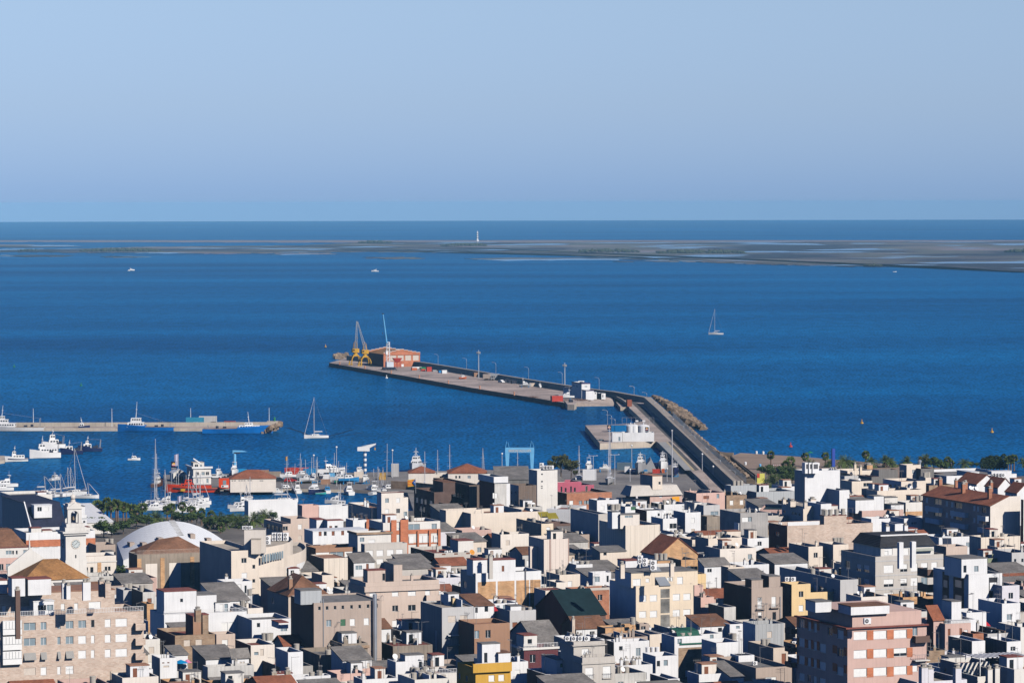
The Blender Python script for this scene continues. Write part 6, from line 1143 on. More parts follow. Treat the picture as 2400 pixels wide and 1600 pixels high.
for j in range(-4, 60):
    for i in range(-30, 34):
        c = Vector((0, 600, 0))+u_*(i*9.6+(j % 2)*4)+v_*(j*11.0); c.z = GZ
        if c.y < 560: continue
        x, y = pj(c)
        if not (-60 < x < 2460) or y < lim(x) or y > 1790: continue
        fr = random.Random(i*977+j*31+5)
        w, d = fr.uniform(6.2, 8.8), fr.uniform(7, 10); col = fr.choice(cols); h = fr.choice([4.2, 5.4, 6.0, 6.8, 7.6]); kd = fr.choice(['flat']*5+['shed', 'gx']); rr = fr.random(); av = fr.random()
        if j % 5 == 4 and fr.random() < .75: continue         # streets
        if VISF is not None and (i, j) not in VISF: continue
        pts = [c+u_*(a*w/2)+v_*(q*d/2) for a in (-1, 0, 1) for q in (-1, 0, 1)]
        if any(inside(p, b, .3) for p in pts for b in BLD): continue
        org = c-u_*w/2-v_*d/2; xt, yt = pj(org+Vector((0, 0, h)))
        near = sorted(NAMED, key=lambda q: (q[0]-c).length)[:14]
        for adj in ('', 'little ', 'narrow '):
            for q, l in near:
                dx, dy = (c-q).x, (c-q).y; rel = ('right of' if dx > 0 else 'left of') if abs(dx) > abs(dy)*.8 else ('behind' if dy > 0 else 'in front of')
                lab = f'{adj}{cname[col]} house {rel} the {l.split(",")[0]}'; lab = ' '.join(lab.split()[:12])
                if lab.split()[-1] in ('a', 'the', 'with', 'of', 'and', 'in', 'behind', 'on', 'by', 'under', 'over'): lab = ' '.join(lab.split()[:-1])
                if lab not in used_l: break
            if lab not in used_l: break
        used_l[lab] = 1
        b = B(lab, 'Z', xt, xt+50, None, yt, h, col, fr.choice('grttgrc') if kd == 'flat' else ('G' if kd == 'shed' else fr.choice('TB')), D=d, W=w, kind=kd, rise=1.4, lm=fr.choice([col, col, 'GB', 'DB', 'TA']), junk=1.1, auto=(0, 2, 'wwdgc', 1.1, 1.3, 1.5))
        if kd == 'flat' and rr < .45:
            mb = MB(); oz = b.zr-b.gz; a0 = b.W*fr.uniform(.1, .45); rw = fr.uniform(2.2, 3.6); rh = 2.4; y0 = b.D*fr.uniform(.35, .55); mb.box(a0, y0, oz, a0+rw, y0+3, oz+rh, 0); mb.box(a0-.1, y0-.1, oz+rh, a0+rw+.1, y0+3.1, oz+rh+.15, 1); mb.box(a0+.5, y0-.02, oz+.05, a0+1.3, y0-.003, oz+2.0, 2)
            mb.build('rooftop_room', [PAL[fr.choice(['WH','WW','WH'])], RF[fr.choice('rgt')], DOORB if av < .5 else GLASS], b.root)
        b.ij = (i, j); FILL.append(b)
furnish()
for b in FILL: b.root['label'] = ' '.join((b.label+', '+rname[b.kind]).split()[:16])
print('FILL', len(FILL), 'CNT', CNT, 'OBJ', len(bpy.data.objects))
# ---------------------------------------------------------------- trees and palms
LEAF = mat('broadleaf foliage', (.05,.085,.025), .85, 'leaf'); LEAFP = mat('palm fronds', (.085,.125,.035), .7, 'leaf'); LEAFO = mat('olive foliage', (.07,.075,.025), .85, 'leaf'); LEAFC = mat('cypress foliage', (.03,.055,.02), .85, 'leaf')
BARK = mat('palm bark', (.20,.13,.09), .95, 'wall', .3); BARKG = mat('grey bark', (.14,.11,.09), .95)
ordn = ['first','second','third','fourth','fifth','sixth','seventh','eighth','ninth','tenth','eleventh','twelfth','thirteenth','fourteenth']
def crown_fan(k):
    r = random.Random(k); mb = MB(); c = Vector((0, 0, 0))
    for i in range(46):
        a = r.uniform(0, 6.28); el = r.uniform(-1.1, 1.35); d = Vector((math.cos(a)*math.cos(el), math.sin(a)*math.cos(el), math.sin(el))); L = r.uniform(1.2, 1.9); t = d*L*.45; s_ = d.orthogonal().normalized(); o = d.cross(s_)
        rr = r.uniform(.55, .85); q = r.uniform(0, 3.14); w = s_*math.cos(q)+o*math.sin(q)
        P_ = [t]+[t+(d*math.cos(b)+w*math.sin(b))*rr*(1 if j % 2 == 0 else .6)+Vector((0, 0, -.12*abs(b))) for j, b in enumerate([x*.42 for x in range(-4, 5)])]
        for j in range(1, 9): mb.poly([P_[0], P_[j], P_[j+1]])
    return mb
def crown_date(k):
    r = random.Random(k+50); mb = MB()
    for i in range(54):
        a = r.uniform(0, 6.28); el = r.uniform(-.25, 1.35); L = r.uniform(2.6, 3.6); h = Vector((math.cos(a), math.sin(a), 0)); side = Vector((-h.y, h.x, 0)); P_ = []; n = 7
        for j in range(n+1):
            t = j/n; P_.append(h*(L*t*math.cos(el)*(1-.12*t))+Vector((0, 0, L*(math.sin(el)*t-.62*t*t*(1.1-.4*math.sin(el))))))
        for j in range(n):
            w0 = .42*math.sin(math.pi*(j/n*.85+.12)); w1 = .42*math.sin(math.pi*((j+1)/n*.85+.12)) if j < n-1 else .02; dz = Vector((0, 0, -.22))
            mb.poly([P_[j], P_[j]+side*w0+dz*w0*2, P_[j]*.4+P_[j+1]*.6+side*w1+dz*w1*2]); mb.poly([P_[j], P_[j]-side*w0+dz*w0*2, P_[j]*.4+P_[j+1]*.6-side*w1+dz*w1*2])
            mb.poly([P_[j]-side*.06, P_[j]+side*.06, P_[j+1]+side*.05, P_[j+1]-side*.05])
    return mb
def crown_broad(k, n=950):
    r = random.Random(k+90); mb = MB(); bl = [(Vector((r.uniform(-.6,.6), r.uniform(-.6,.6), r.uniform(-.25,.6))), r.uniform(.28,.5)) for _ in range(9)]
    for i in range(n):
        c, q = r.choice(bl); d = Vector((r.gauss(0,1), r.gauss(0,1), r.gauss(0,1))).normalized(); p = c+d*q*r.uniform(.55, 1.08); s_ = r.uniform(.05, .11); a = Vector((r.gauss(0,1), r.gauss(0,1), r.gauss(0,1))).normalized(); b_ = a.cross(d)
        if b_.length < .1: continue
        b_.normalize(); a = (a+d*.4).normalized(); mb.poly([p-a*s_-b_*s_*.6, p+a*s_-b_*s_*.5, p+a*s_*.9+b_*s_*.7, p-a*s_*.8+b_*s_*.6])
    return mb
def crown_col(k, n=500):
    r = random.Random(k+130); mb = MB()
    for i in range(n):
        z = r.uniform(0, 1); w = .22*math.sin(math.pi*(z*.8+.16))**.8; a = r.uniform(0, 6.28); q = r.uniform(.5, 1.1); p = Vector((math.cos(a)*w*q, math.sin(a)*w*q, z)); s_ = r.uniform(.03, .06)
        t = Vector((r.gauss(0,1), r.gauss(0,1), .8)).normalized(); b_ = t.orthogonal().normalized(); mb.poly([p-t*s_-b_*s_*.6, p+t*s_*.9-b_*s_*.2, p+t*s_*1.4+b_*s_*.2, p-t*s_*.6+b_*s_*.6])
    return mb
PROTO = {}
def proto(kind, k):
    if (kind, k) in PROTO: return PROTO[(kind, k)]
    f, m = dict(fan=(crown_fan, LEAFP), date=(crown_date, LEAFP), broad=(crown_broad, LEAF), olive=(crown_broad, LEAFO), col=(crown_col, LEAFC))[kind]
    o = f(k).build('crown', m); me = o.data; bpy.data.objects.remove(o); PROTO[(kind, k)] = me; return me
TN = {}
def tree(kind, t, X, Yb, h, label, z=GZ, cw=1.0, group=None, Yt=None):
    p = gp(*tp(t, X, Yb), z)
    if Yt is not None: h = (Yb-Yt)/TL[t][2]/sc_at(p)
    nm = {'fan': 'palm_tree', 'date': 'palm_tree', 'broad': 'tree', 'olive': 'tree', 'col': 'cypress_tree'}[kind]
    if label in TN: TN[label] += 1; label = f'{label}, {ordn[TN[label]-1]} from the left' if False else label
    r = thing(nm, label, nm.replace('_tree', ' tree') if nm != 'tree' else 'tree', p, 0, group); mb = MB(); k = rnd.randrange(4)
    if kind == 'fan': ht = h-1.3; mb.cyl(0, 0, 0, ht*.6, .30, .22, 7); mb.cyl(0, 0, ht*.6, ht, .22, .26, 7); mb.cyl(0, 0, ht*.86, ht+.1, .5, .36, 8)
    elif kind == 'date': ht = max(1.2, h-2.2); mb.cyl(0, 0, 0, ht*.85, .38, .34, 8); mb.cyl(0, 0, ht*.85, ht+.15, .55, .5, 8)
    elif kind == 'col': ht = h*.12; mb.cyl(0, 0, 0, h*.5, .2, .08, 6)
    else:
        ht = h*.55; mb.cyl(0, 0, 0, h*.4, h*.035, h*.025, 7)
        for q in range(5): a = q*1.26+.4; mb.tube((0, 0, h*.35), (math.cos(a)*h*.2, math.sin(a)*h*.2, h*.62), h*.018, h*.008, 5)
    mb.build('trunk', BARK if kind in ('fan', 'date') else BARKG, r)
    c = bpy.data.objects.new('crown', proto(kind, k)); COL.objects.link(c); c.parent = r; c.rotation_euler = (0, 0, rnd.uniform(0, 6.28))
    if kind in ('fan', 'date'): c.location = (0, 0, ht); c.scale = (cw*1.22,)*3
    elif kind == 'col': c.location = (0, 0, ht); c.scale = (h*.9*cw, h*.9*cw, h*.88)
    else: c.location = (0, 0, h*.60); s_ = h*.42; c.scale = (s_*cw, s_*cw, s_)
    return r
for i, (X, Yb, Yt) in enumerate(((1340,470,135),(1405,495,170),(1478,510,95),(1530,545,145),(1600,530,120),(1625,520,135),(1700,485,155),(1742,465,165),(1808,445,190),(1835,440,190),(1890,445,240),(1962,440,175))):
    tree('fan', 'A1', X, Yb, 9, f'tall fan palm behind the vaulted hall, {ordn[i]} from the left of its row', cw=1.05, Yt=Yt)
for i, (t, X, Yb, Yt) in enumerate((('A1',2305,440,205),('A2',12,420,170),('A2',160,420,150),('A2',288,430,205),('A2',425,470,235),('A2',560,450,270),('A2',510,540,380),('A2',690,580,430))):
    tree('fan', t, X, Yb, 7, f'fan palm by the marina promenade, {ordn[i]} from the left', cw=.95, Yt=Yt)
for i, (t, X, Yb, Yt) in enumerate((('A1',2150,450,265),('A2',660,520,290),('A2',945,500,300),('A2',1135,520,300),('A2',1315,430,245))):
    tree('date', t, X, Yb, 6, f'bushy date palm between vaulted hall and white promenade wall, {ordn[i]} from the left', cw=1.25, Yt=Yt)
tree('date', 'A1', 1850, 1370, 7, 'single date palm in front of the old theatre', cw=1.15, Yt=1040)
tree('date', 'A2', 62, 1370, 5, 'date palm in shade at the foot of the theatre', cw=.95, Yt=1190); tree('date', 'A1', 130, 1225, 3, 'small dark palm left of the church roof', cw=.8, Yt=1150)
for X, Yb, h, w, lab in ((1300,560,7.5,1.4,'dark leafy tree left of the palm row'),(1430,640,8,1.4,'dark leafy tree right beside the clock tower'),(1540,650,6.5,1.2,'round dark tree below the fan palms'),(1700,600,7,1.5,'dark tree between palm row and vaulted hall'),(1880,520,7,1.4,'low dark tree at the vaulted hall ridge, left'),(2020,500,6,1.3,'low dark tree left of the date palms')):
    tree('broad', 'A1', X, Yb, h*.62, lab, cw=w*1.25)
for X, Yb, h, w, lab in ((60,470,6,1.3,'small dark tree behind the vault, left of centre'),(230,480,6,1.4,'dark hedge tree behind the top of the vault'),(360,480,6,1.3,'dark tree behind the right half of the vault'),(540,560,6.5,1.2,'dark tree at the right end of the vault'),(760,540,6,1.2,'dark tree between the first date palms'),(830,440,4,1.2,'small tree by parked car near the marina'),(1420,440,5,.8,'bare-topped young tree against the white promenade wall')):
    tree('broad', 'A2', X, Yb, h*.68, lab, cw=w*1.2)
for i, X in enumerate((1560,1650,1700)): tree('olive', 'A2', X, 355, 5, f'thin young tree before the white promenade wall, {ordn[i]} of three', cw=.45, Yt=215)
for t, X, Yb, h, w, lab in (('A1',1420,1330,6,1.3,'green tree below the cream pilaster house'),('A1',1560,1370,6.5,1.2,'green tree behind the tan block roof, right'),('A1',2160,1350,7,1.4,'dark tree in the shade of the theatre'),('A1',2280,1330,5.5,1.2,'small dark tree beside the shaded palm'),
    ('B1',1620,440,4,1.3,'roof garden bush at the right of the tan block'),('B1',1850,440,4,1.3,'dark bush beyond the tan block terrace rail')): tree('broad', t, X, Yb, h, lab, cw=w)
for X in (180, 975, 1160): pass
for i, (X, Yb, h) in enumerate(((180,500,2.0),(975,470,3.2),(1160,460,2.0),(275,470,3.0),(590,480,2.2),(715,490,2.2))):
    p = P('B1', X, Yb, rb_.zr2-4.0); p.z = GZ+rb_.h-.8; t = thing('potted_plant', f'terrace plant on the tan block roof terrace, {ordn[i]} placed from a set of six', 'plant', p); mb = MB(); mb.cyl(0, 0, 0, .5, .25, .32, 8); mb.build('pot', RF['t'], t); c = bpy.data.objects.new('foliage', proto('broad', i % 4)); COL.objects.link(c); c.parent = t; c.location = (0, 0, .5+h*.4); c.scale = (h*.42, h*.42, h*.5)
    t['label'] = ['small leafy plant beside the dark chimney', 'large sprawling shrub in the middle', 'small green plant left of the wide shutter', 'tall climbing plant right of the dark chimney', 'potted green plant inside the glazed hut', 'flowering plant outside the glazed hut'][i]+' on the tan block terrace'
tree('olive', 'C5', 1110, 800, 11.5, 'broad olive-green tree beside the white stair tower', cw=1.25, Yt=425); tree('olive', 'C5', 1270, 800, 10, 'second lower olive-green tree, right of the broad one', cw=1.2, Yt=520); tree('olive', 'C5', 955, 720, 5, 'small green tree left of the broad olive-green tree', cw=.8, Yt=505)
tree('olive', 'C5', 1330, 800, 4, 'white-flowering bush beside the boatyard', cw=1.1, Yt=680)
for i, (X, Yb, Yt) in enumerate(((980,480,215),(1188,590,345),(1250,575,310),(1455,430,240),(1732,440,235),(2288,380,215))):
    tree('fan', 'D2', X, Yb, 7, ('tall fan palm on the left of the beach goal','short fan palm right of the beach goal','taller fan palm right of the beach goal','slim fan palm left of the huge white block coolers','fan palm behind the huge white block','fan palm on the beach right of the blue mast')[i], cw=1.0 if i != 2 else 1.2, Yt=Yt, z=1.2)
for i, (X, Yb, Yt) in enumerate(((1525,440,330),(1800,440,340),(2000,480,265),(2085,470,310))):
    tree('date', 'D2', X, Yb, 5, ('low date palm above the white block coolers','small date palm left of the blue mast','large date palm right of the blue mast','smaller date palm leaning on the large one')[i], cw=1.0 if i != 2 else 1.3, Yt=Yt, z=1.2)
for i, (X, Yb, Yt, kd) in enumerate(((170,320,155,'fan'),(240,370,285,'date'),(440,370,215,'date'),(505,360,245,'date'),(735,350,270,'date'),(1300,375,235,'fan'),(1345,370,275,'fan'),(1520,410,245,'date'),(2135,430,225,'fan'),(2172,430,220,'fan'),(2215,430,210,'fan'),(2345,380,245,'date'),(985,400,195,'date'))):
    tree(kd, 'D3', X, Yb, 6, ('fan palm alone on the beach behind the cream roofs','squat palm beside the lone fan palm','largest date palm on the sand, centre right','date palm touching the largest one','small dark palm above the arch-shadowed house','fan palm between pines and supermarket, taller','fan palm between pines and supermarket, shorter','wide date palm behind the supermarket hall','left fan palm of three at the far right shore','middle fan palm of three at the far right shore','right fan palm of three at the far right shore','date palm at the right edge of the shore','tall date palm behind the dark sheet-clad hall')[i], cw=1.0 if kd == 'fan' else 1.15, Yt=Yt, z=1.6)
for X, Yb, Yt, w, lab in ((970,420,215,.9,'olive tree behind the steel flues'),(1110,430,230,1.1,'dense dark pine right of the flues'),(1200,450,270,1.0,'pine on the right of the dense pine'),(1270,480,300,1.2,'low pine next to the shore'),(1340,490,370,1.2,'lowest pine before the supermarket'),(1620,400,290,1.1,'hedge tree behind the supermarket, left'),(1700,400,310,1.1,'flowering hedge tree behind the supermarket')):
    tree('olive' if w < 1 else 'broad', 'D3', X, Yb, 8, lab, cw=w, Yt=Yt, z=1.6)
for i, X in enumerate((1790,1840,1890,1930,1975,2015,2075)): tree('col', 'D3', X, 420, 8, f'slender cypress in the shore row, {ordn[i]} of seven', cw=1.5, Yt=(250,235,215,225,215,230,195)[i], z=1.6)
for X, Yb, h, w, lab in ((850,540,3,1.6,'low bush on the sand by the canal'),(950,600,5,1.5,'bushy tree left of the date palm near the warehouse'),(1100,620,5,1.5,'dark bushy tree right of the date palm'),(1210,640,5.5,1.4,'dark tree beside the huge white block'),(1280,690,5,1.2,'dark tree touching the huge white block'),(1160,700,4.5,1.6,'dark undergrowth tree behind the warehouse')): tree('broad', 'D2', X, Yb, h, lab, cw=w, z=1.6)
tree('date', 'D2', 1010, 760, 6, 'broad date palm behind the long warehouse', cw=1.5, Yt=560)
# ---------------------------------------------------------------- boats
HW = mat('white gelcoat', (.80,.80,.79), .3, 'plain', .05, spec=.5); HN = mat('navy hull', (.012,.02,.08), .3, spec=.5); HB = mat('bright blue hull', (.0,.14,.48), .45, 'plain', .2); HR = mat('orange red hull', (.62,.05,.01), .45, 'plain', .15)
TEAK = mat('teak deck', (.35,.24,.15), .8); HG = mat('grey hull', (.32,.32,.33), .5); YEL = mat('machine yellow', (.60,.33,.02), .6, 'plain', .3); SAIL = mat('furled sail cloth', (.62,.62,.66), .8); HBK = mat('dark boat cover', (.03,.035,.06), .8)
ALU = mat('mast aluminium', (.62,.62,.64), .4, metal=.3); REDP = mat('red paint', (.50,.05,.03), .6); GRP = mat('green paint', (.02,.20,.08), .6); BLUP = mat('mid blue paint', (.02,.22,.50), .6, 'plain', .2); SKYB = mat('sky blue paint', (.16,.46,.75), .5); BRN = mat('varnished brown wood', (.13,.05,.03), .5)
def rings(L, B_, H, tr=.8, sh=.45, dr=.4, n=9, ov=.0):
    out = []
    for i in range(n):
        t = i/(n-1); x = -L/2+L*t; w = B_/2*(tr+(1-tr)*min(1, t*3))*(1 if t < .45 else max(.02, (1-((t-.45)/.55)**2.1))); z = H*(1+sh*t*t); k = 1-.25*t
        out.append([(x+ov*t, w, z), (x, w*.93*k, .15), (x-.1*t, w*.12, -dr), (x-.1*t, -w*.12, -dr), (x, -w*.93*k, .15), (x+ov*t, -w, z)])
    return out
def boat(kind, label, t, X, Y, L, ang, z=0.0, hull=HW, cat=None, group=None, deck=HW, beam=None, H=None, stripe=None, tag_=None):
    p = gp(*tp(t, X, Y), z) if not isinstance(t, Vector) else t; r = thing(kind, label, cat or kind.replace('_', ' '), p, R(ang), group); r['L'] = L; del r['L']
    B_ = beam or L*.30; H = H or L*.09+.15; mb = MB(); rg = rings(L, B_, H); mb.loft(rg, 0)
    dk = [(q[0][0], q[0][1]*.93, q[0][2]+.02) for q in rg]+[(q[-1][0], q[-1][1]*.93, q[-1][2]+.02) for q in reversed(rg)]; mb.poly(dk, 1)
    if stripe:
        for s_ in (1, -1): mb.loft([[(q[0][0], s_*(abs(q[0][1])+.03)*1.0, q[0][2]*.62), (q[0][0], s_*(abs(q[0][1])+.035), q[0][2]*.86)] for q in rg[:-1]], 2, cap=False, closed=False)
    mb.build('hull', [hull, deck, stripe or hull], r); return r, B_, H
def cab(r, x0, x1, w, z0, h, m=HW, sl=.3, sb=.1, win=True, name='cabin', rows=1):
    """tapered deckhouse from x0 to x1 with a raked front and a dark window band"""
    mb = MB(); a, b = w/2, w/2*.86
    mb.loft([[(x0, a, z0), (x1, a*.8, z0), (x1, -a*.8, z0), (x0, -a, z0)], [(x0+sb, b, z0+h), (x1-sl, b*.8, z0+h), (x1-sl, -b*.8, z0+h), (x0+sb, -b, z0+h)]]); o = mb.build(name, m, r)
    if win:
        mb = MB(); q0, q1 = .45, .8; e = .02
        def at_(s_, q, u): xa = x0+sb*q; xb = x1-sl*q; wa = a+(b-a)*q; x = xa+(xb-xa)*u; return (x, s_*(wa*(1-.2*u)+e), z0+h*q)
        n = max(2, int((x1-x0)/1.1))
        for s_ in (1, -1):
            for i in range(n): u0, u1 = .06+.88*i/n, .06+.88*(i+.72)/n; mb.poly([at_(s_, q0, u0), at_(s_, q0, u1), at_(s_, q1, u1), at_(s_, q1, u0)])
        for i in range(3):
            y0, y1 = -.8+1.6*i/3+.05, -.8+1.6*(i+1)/3-.05; P_ = []
            for q, y in ((q0, y0), (q0, y1), (q1, y1), (q1, y0)): wa = (a+(b-a)*q)*.8; P_.append((x1-sl*q+e, y*wa, z0+h*q))
            mb.poly(P_); P_ = []
            for q, y in ((q0, y0), (q0, y1), (q1, y1), (q1, y0)): wa = (a+(b-a)*q); P_.append((x0+sb*q-e, y*wa, z0+h*q))
            mb.poly(P_)
        mb.build('windows', GLASS, o)
    return o
def sailboat(label, t, X, Y, L, ang, mast, z=0.0, hull=HW, lean=0, masts=1, group=None, stripe=None, stays=True, cover=None):
    r, B_, H = boat('sailing_boat', label, t, X, Y, L, ang, z, hull, 'sailing boat', group, stripe=stripe)
    cab(r, -L*.12, L*.22, B_*.62, H, L*.045+.2, HW, .5, .15)
    for i in range(masts):
        mx_ = L*.08-i*L*.32; hm = mast*(1 if i == 0 else .8); mb = MB(); mb.tube((mx_, 0, H), (mx_-lean, 0, hm), .13, .08, 6); 
        for q in (.45, .72): mb.tube((mx_-lean*q, -B_*.28, hm*q), (mx_-lean*q, B_*.28, hm*q), .035, .035, 4)
        mb.build('mast', ALU, r); mb = MB(); mb.tube((mx_, 0, H+1.4), (mx_-L*.36 if i == 0 else mx_-L*.2, 0, H+1.5), .08, .08, 5); mb.build('boom', ALU, r)
        mb = MB(); mb.tube((mx_-.1, 0, H+1.65), (mx_-L*.34 if i == 0 else mx_-L*.18, 0, H+1.7), .2, .13, 7); mb.build('furled_mainsail', cover or SAIL, r)
    if stays:
        mb = MB(); hx = L*.08; mb.tube((L*.49, 0, H*1.4), (hx, 0, mast*.97), .10, .05, 5); mb.build('furled_jib', SAIL, r)
        mb = MB(); mb.tube((-L*.48, 0, H), (hx, 0, mast*.98), .025, .025, 4); [mb.tube((hx, s_*B_*.45, H), (hx, 0, mast*.95), .02, .02, 4) for s_ in (1, -1)]; mb.build('rigging', RAIL, r)
    mb = MB(); [mb.tube((L*.44-i*L*.22, s_*B_*(.10+.1*min(i, 3)), H*(1.35-.1*i)), (L*.44-i*L*.22, s_*B_*(.10+.1*min(i, 3)), H*(1.35-.1*i)+.65), .025, .025, 4) for i in range(4) for s_ in (1, -1)]; mb.build('guard_rail', ALU, r)
    return r
def motorboat(label, t, X, Y, L, ang, z=0.0, hull=HW, style=0, group=None, stripe=None, top=None):
    r, B_, H = boat('motor_boat', label, t, X, Y, L, ang, z, hull, 'motor boat', group, stripe=stripe, H=L*.115+.1)
    h = .9+L*.03; cab(r, -L*.20, L*.26, B_*.78, H, h, top or HW, L*.12, .1)
    if style >= 1: cab(r, -L*.2, L*.02, B_*.6, H+h, .55, HW, .5, .05, win=False, name='flybridge'); mb = MB(); mb.tube((-L*.17, -B_*.28, H+h), (-L*.2, -B_*.26, H+h+1.6), .06, .06, 5); mb.tube((-L*.17, B_*.28, H+h), (-L*.2, B_*.26, H+h+1.6), .06, .06, 5); mb.box(-L*.24, -B_*.3, H+h+1.6, -L*.12, B_*.3, H+h+1.72); mb.tube((-L*.18, 0, H+h+1.7), (-L*.18, 0, H+h+3.2), .03, .02, 4); mb.build('radar_arch', HW, r)
    else: mb = MB(); mb.tube((-L*.1, 0, H+h), (-L*.12, 0, H+h+1.2), .04, .02, 4); mb.build('aerial', HW, r)
    mb = MB(); [mb.tube((L*.47-i*L*.12, s_*B_*(.08+.1*min(i, 3)), H*1.38), (L*.47-i*L*.12, s_*B_*(.08+.1*min(i, 3)), H*1.38+.6), .025, .025, 4) for i in range(4) for s_ in (1, -1)]; mb.build('bow_rail', ALU, r)
    return r
def trawler(label, t, X, Y, L, ang, z=0.0, hull=HW, houses=((-.05,.28,.62,2.3),(-.0,.18,.45,1.6)), mast=7, stripe=None, cat='fishing boat', back=True, group=None, H=None, kind='fishing_boat', hm=HW, stern=None):
    r, B_, H = boat(kind, label, t, X, Y, L, ang, z, hull, cat, group, deck=TEAK, stripe=stripe, beam=L*.27, H=H or L*.095+.3)
    z0 = H*1.03
    for i, (a, b, w, h) in enumerate(houses): cab(r, a*L, b*L, B_*w, z0, h, hm, .3, .05, name='deckhouse' if i == 0 else 'wheelhouse'); z0 += h
    mb = MB(); mx_ = (houses[-1][0]+houses[-1][1])/2*L; mb.tube((mx_, 0, z0), (mx_-.5, 0, z0+mast), .14, .06, 6); mb.tube((mx_-.3, -1.1, z0+mast*.45), (mx_-.3, 1.1, z0+mast*.45), .05, .05, 4); mb.cbox(mx_-.3, 0, z0+mast*.5, .5, 1.4, .2); mb.tube((mx_, -.8, z0), (mx_-.3, 0, z0+mast*.45), .06, .05, 5); mb.tube((mx_, .8, z0), (mx_-.3, 0, z0+mast*.45), .06, .05, 5); mb.build('mast', HW, r)
    if back:
        mb = MB(); x = -L*.42; s_ = stern or 3.2
        for y in (-B_*.32, B_*.32): mb.tube((x, y, H), (x-.3, y*.8, H+s_), .12, .1, 5)
        mb.tube((x-.3, -B_*.27, H+s_), (x-.3, B_*.27, H+s_), .11, .11, 5); mb.tube((x, 0, H+s_), (mx_, 0, z0+mast*.3), .035, .035, 4); mb.build('stern_gantry', HG, r); mb = MB(); mb.cyl(x*.7, 0, H, H+1.1, .6, .6, 10); mb.cbox(x*.45, .6, H, 1.4, 1.0, .8); mb.build('net_drum', HBK, r)
    mb = MB(); rg = rings(L, B_, H)
    for s_ in (1, -1): mb.loft([[(q[0][0], s_*abs(q[0][1]), q[0][2]), (q[0][0], s_*abs(q[0][1]), q[0][2]+.55)] for q in rg[4:]], 0, cap=False, closed=False); mb.loft([[(q[0][0], s_*(abs(q[0][1])-.08), q[0][2]), (q[0][0], s_*(abs(q[0][1])-.08), q[0][2]+.55)] for q in rg[4:]], 0, cap=False, closed=False)
    mb.build('bulwark', hull, r); return r
def cradle(r, z):                         # steel stand under a boat ashore
    mb = MB()
    for x in (-1.8, 1.8):
        mb.box(x-.1, -1.2, -z, x+.1, 1.2, -z+.15); [mb.tube((x, s_*1.1, -z+.1), (x, s_*.8, .2), .07, .07, 5) for s_ in (1, -1)]; mb.box(x-.15, -.15, -z+.15, x+.15, .15, -.3)
    mb.build('stand', BLUP, r)
# lagoon
sailboat('lone white yacht under bare mast far out on the bay', 'Z', 1678, 784, 10.6, 172, 18.6, stripe=None)
motorboat('tiny white motor boat, far left of the bay', 'Z', 308, 634, 9, 8, style=1); boat('dinghy', 'tiny dinghy towed behind the far left motor boat', 'Z', 301.5, 635, 3.5, 8, beam=1.4)
motorboat('small white cabin cruiser in the middle of the far bay', 'Z', 879, 636.5, 10, 185, style=1)
boat('dinghy', 'white speck of a boat by the marsh shore at the right', 'Z', 2097, 637.5, 5, 10, beam=1.8)
for X, Y, m, lab in ((1853,1047,REDP,'red buoy off the beach'),(2020,992,YEL,'yellow buoy in open water, right of the breakwater'),(2325,1013,YEL,'yellow buoy near the right edge'),(906,886,HW,'white buoy beside the cargo pier'),(190,904,GRP,'green buoy in the bay at the left'),(33,860,GRP,'farther green buoy near the left edge'),(763,813,YEL,'small yellow buoy left of the cranes')):
    p = gp(X, Y, 0); t = thing('buoy', lab, 'buoy', p); mb = MB(); mb.cyl(0, 0, -.3, .5, .75, .7, 10); mb.cyl(0, 0, .5, 1.5, .3, .1, 8); mb.ball((0, 0, 1.6), .22, 8); mb.build('float', m, t)
# sailing boat motoring in, with its wake
sailboat('white two-sparred sailing boat motoring past the mole head', 'C3', 945, 178, 10, 200, 16.6, stays=True)
def wake(name, label, X, Y, pts, w):
    mb = MB(); P_ = [gp(x, y, .02) for x, y in pts]
    for i in range(len(P_)-1):
        a, b = P_[i], P_[i+1]; d = (b-a).normalized(); n = Vector((-d.y, d.x, 0)); w0 = w*(1-.5*i/len(P_)); mb.poly([a-n*w0, b-n*w0, b+n*w0, a+n*w0])
    tag(mb.build(name, mat('wake water', (.001,.045,.13), .6, 'ground', .3)), kind='structure')
wake('water_wake', '', 0, 0, [(724,1023),(712,1014),(694,1008),(672,1001)], 1.0); wake('water_wake', '', 0, 0, [(757,1025),(775,1021),(800,1014),(830,1005)], .9); wake('water_wake', '', 0, 0, [(757,1027),(790,1023),(850,1013)], .6)
# mole ships
trawler('big white research vessel moored at the left mole', 'C1', 200, 526, 25, 180, houses=((-.02,.36,.72,1.6),(.10,.30,.5,1.6),(.16,.26,.36,1.4)), mast=4.5, H=1.6, stern=3.6, hull=mat('white ship steel', (.78,.78,.78), .5, 'wall', .15), cat='ship', kind='ship')
b_ = trawler('bright blue tug with white wheelhouse and tall mast', 'C1', 2010, 528, 23.5, 180, hull=HB, houses=((.03,.33,.66,2.0),(.08,.27,.5,1.8)), mast=6.8, H=1.7, cat='tug', kind='tug', stern=1.6, group=None)
trawler('long blue workboat with white cabin at the mole head', 'C2', 1220, 560, 29, 1, hull=HB, houses=((.02,.32,.6,1.3),(.10,.22,.42,1.1)), mast=4.5, H=2.0, cat='work boat', kind='work_boat', stern=1.4)
mb = MB(); 
trawler('small navy fishing boat against the mole quay', 'C1', 1080, 524, 9.7, 5, hull=HN, houses=((.06,.26,.5,1.9),), mast=2.5, back=False)
trawler('small white fishing boat with blue line, leftmost', 'C1', 225, 948, 8.5, 197, houses=((-.35,.22,.7,1.3),(.02,.2,.45,1.4)), mast=2, H=1.1, stripe=HN, back=False)
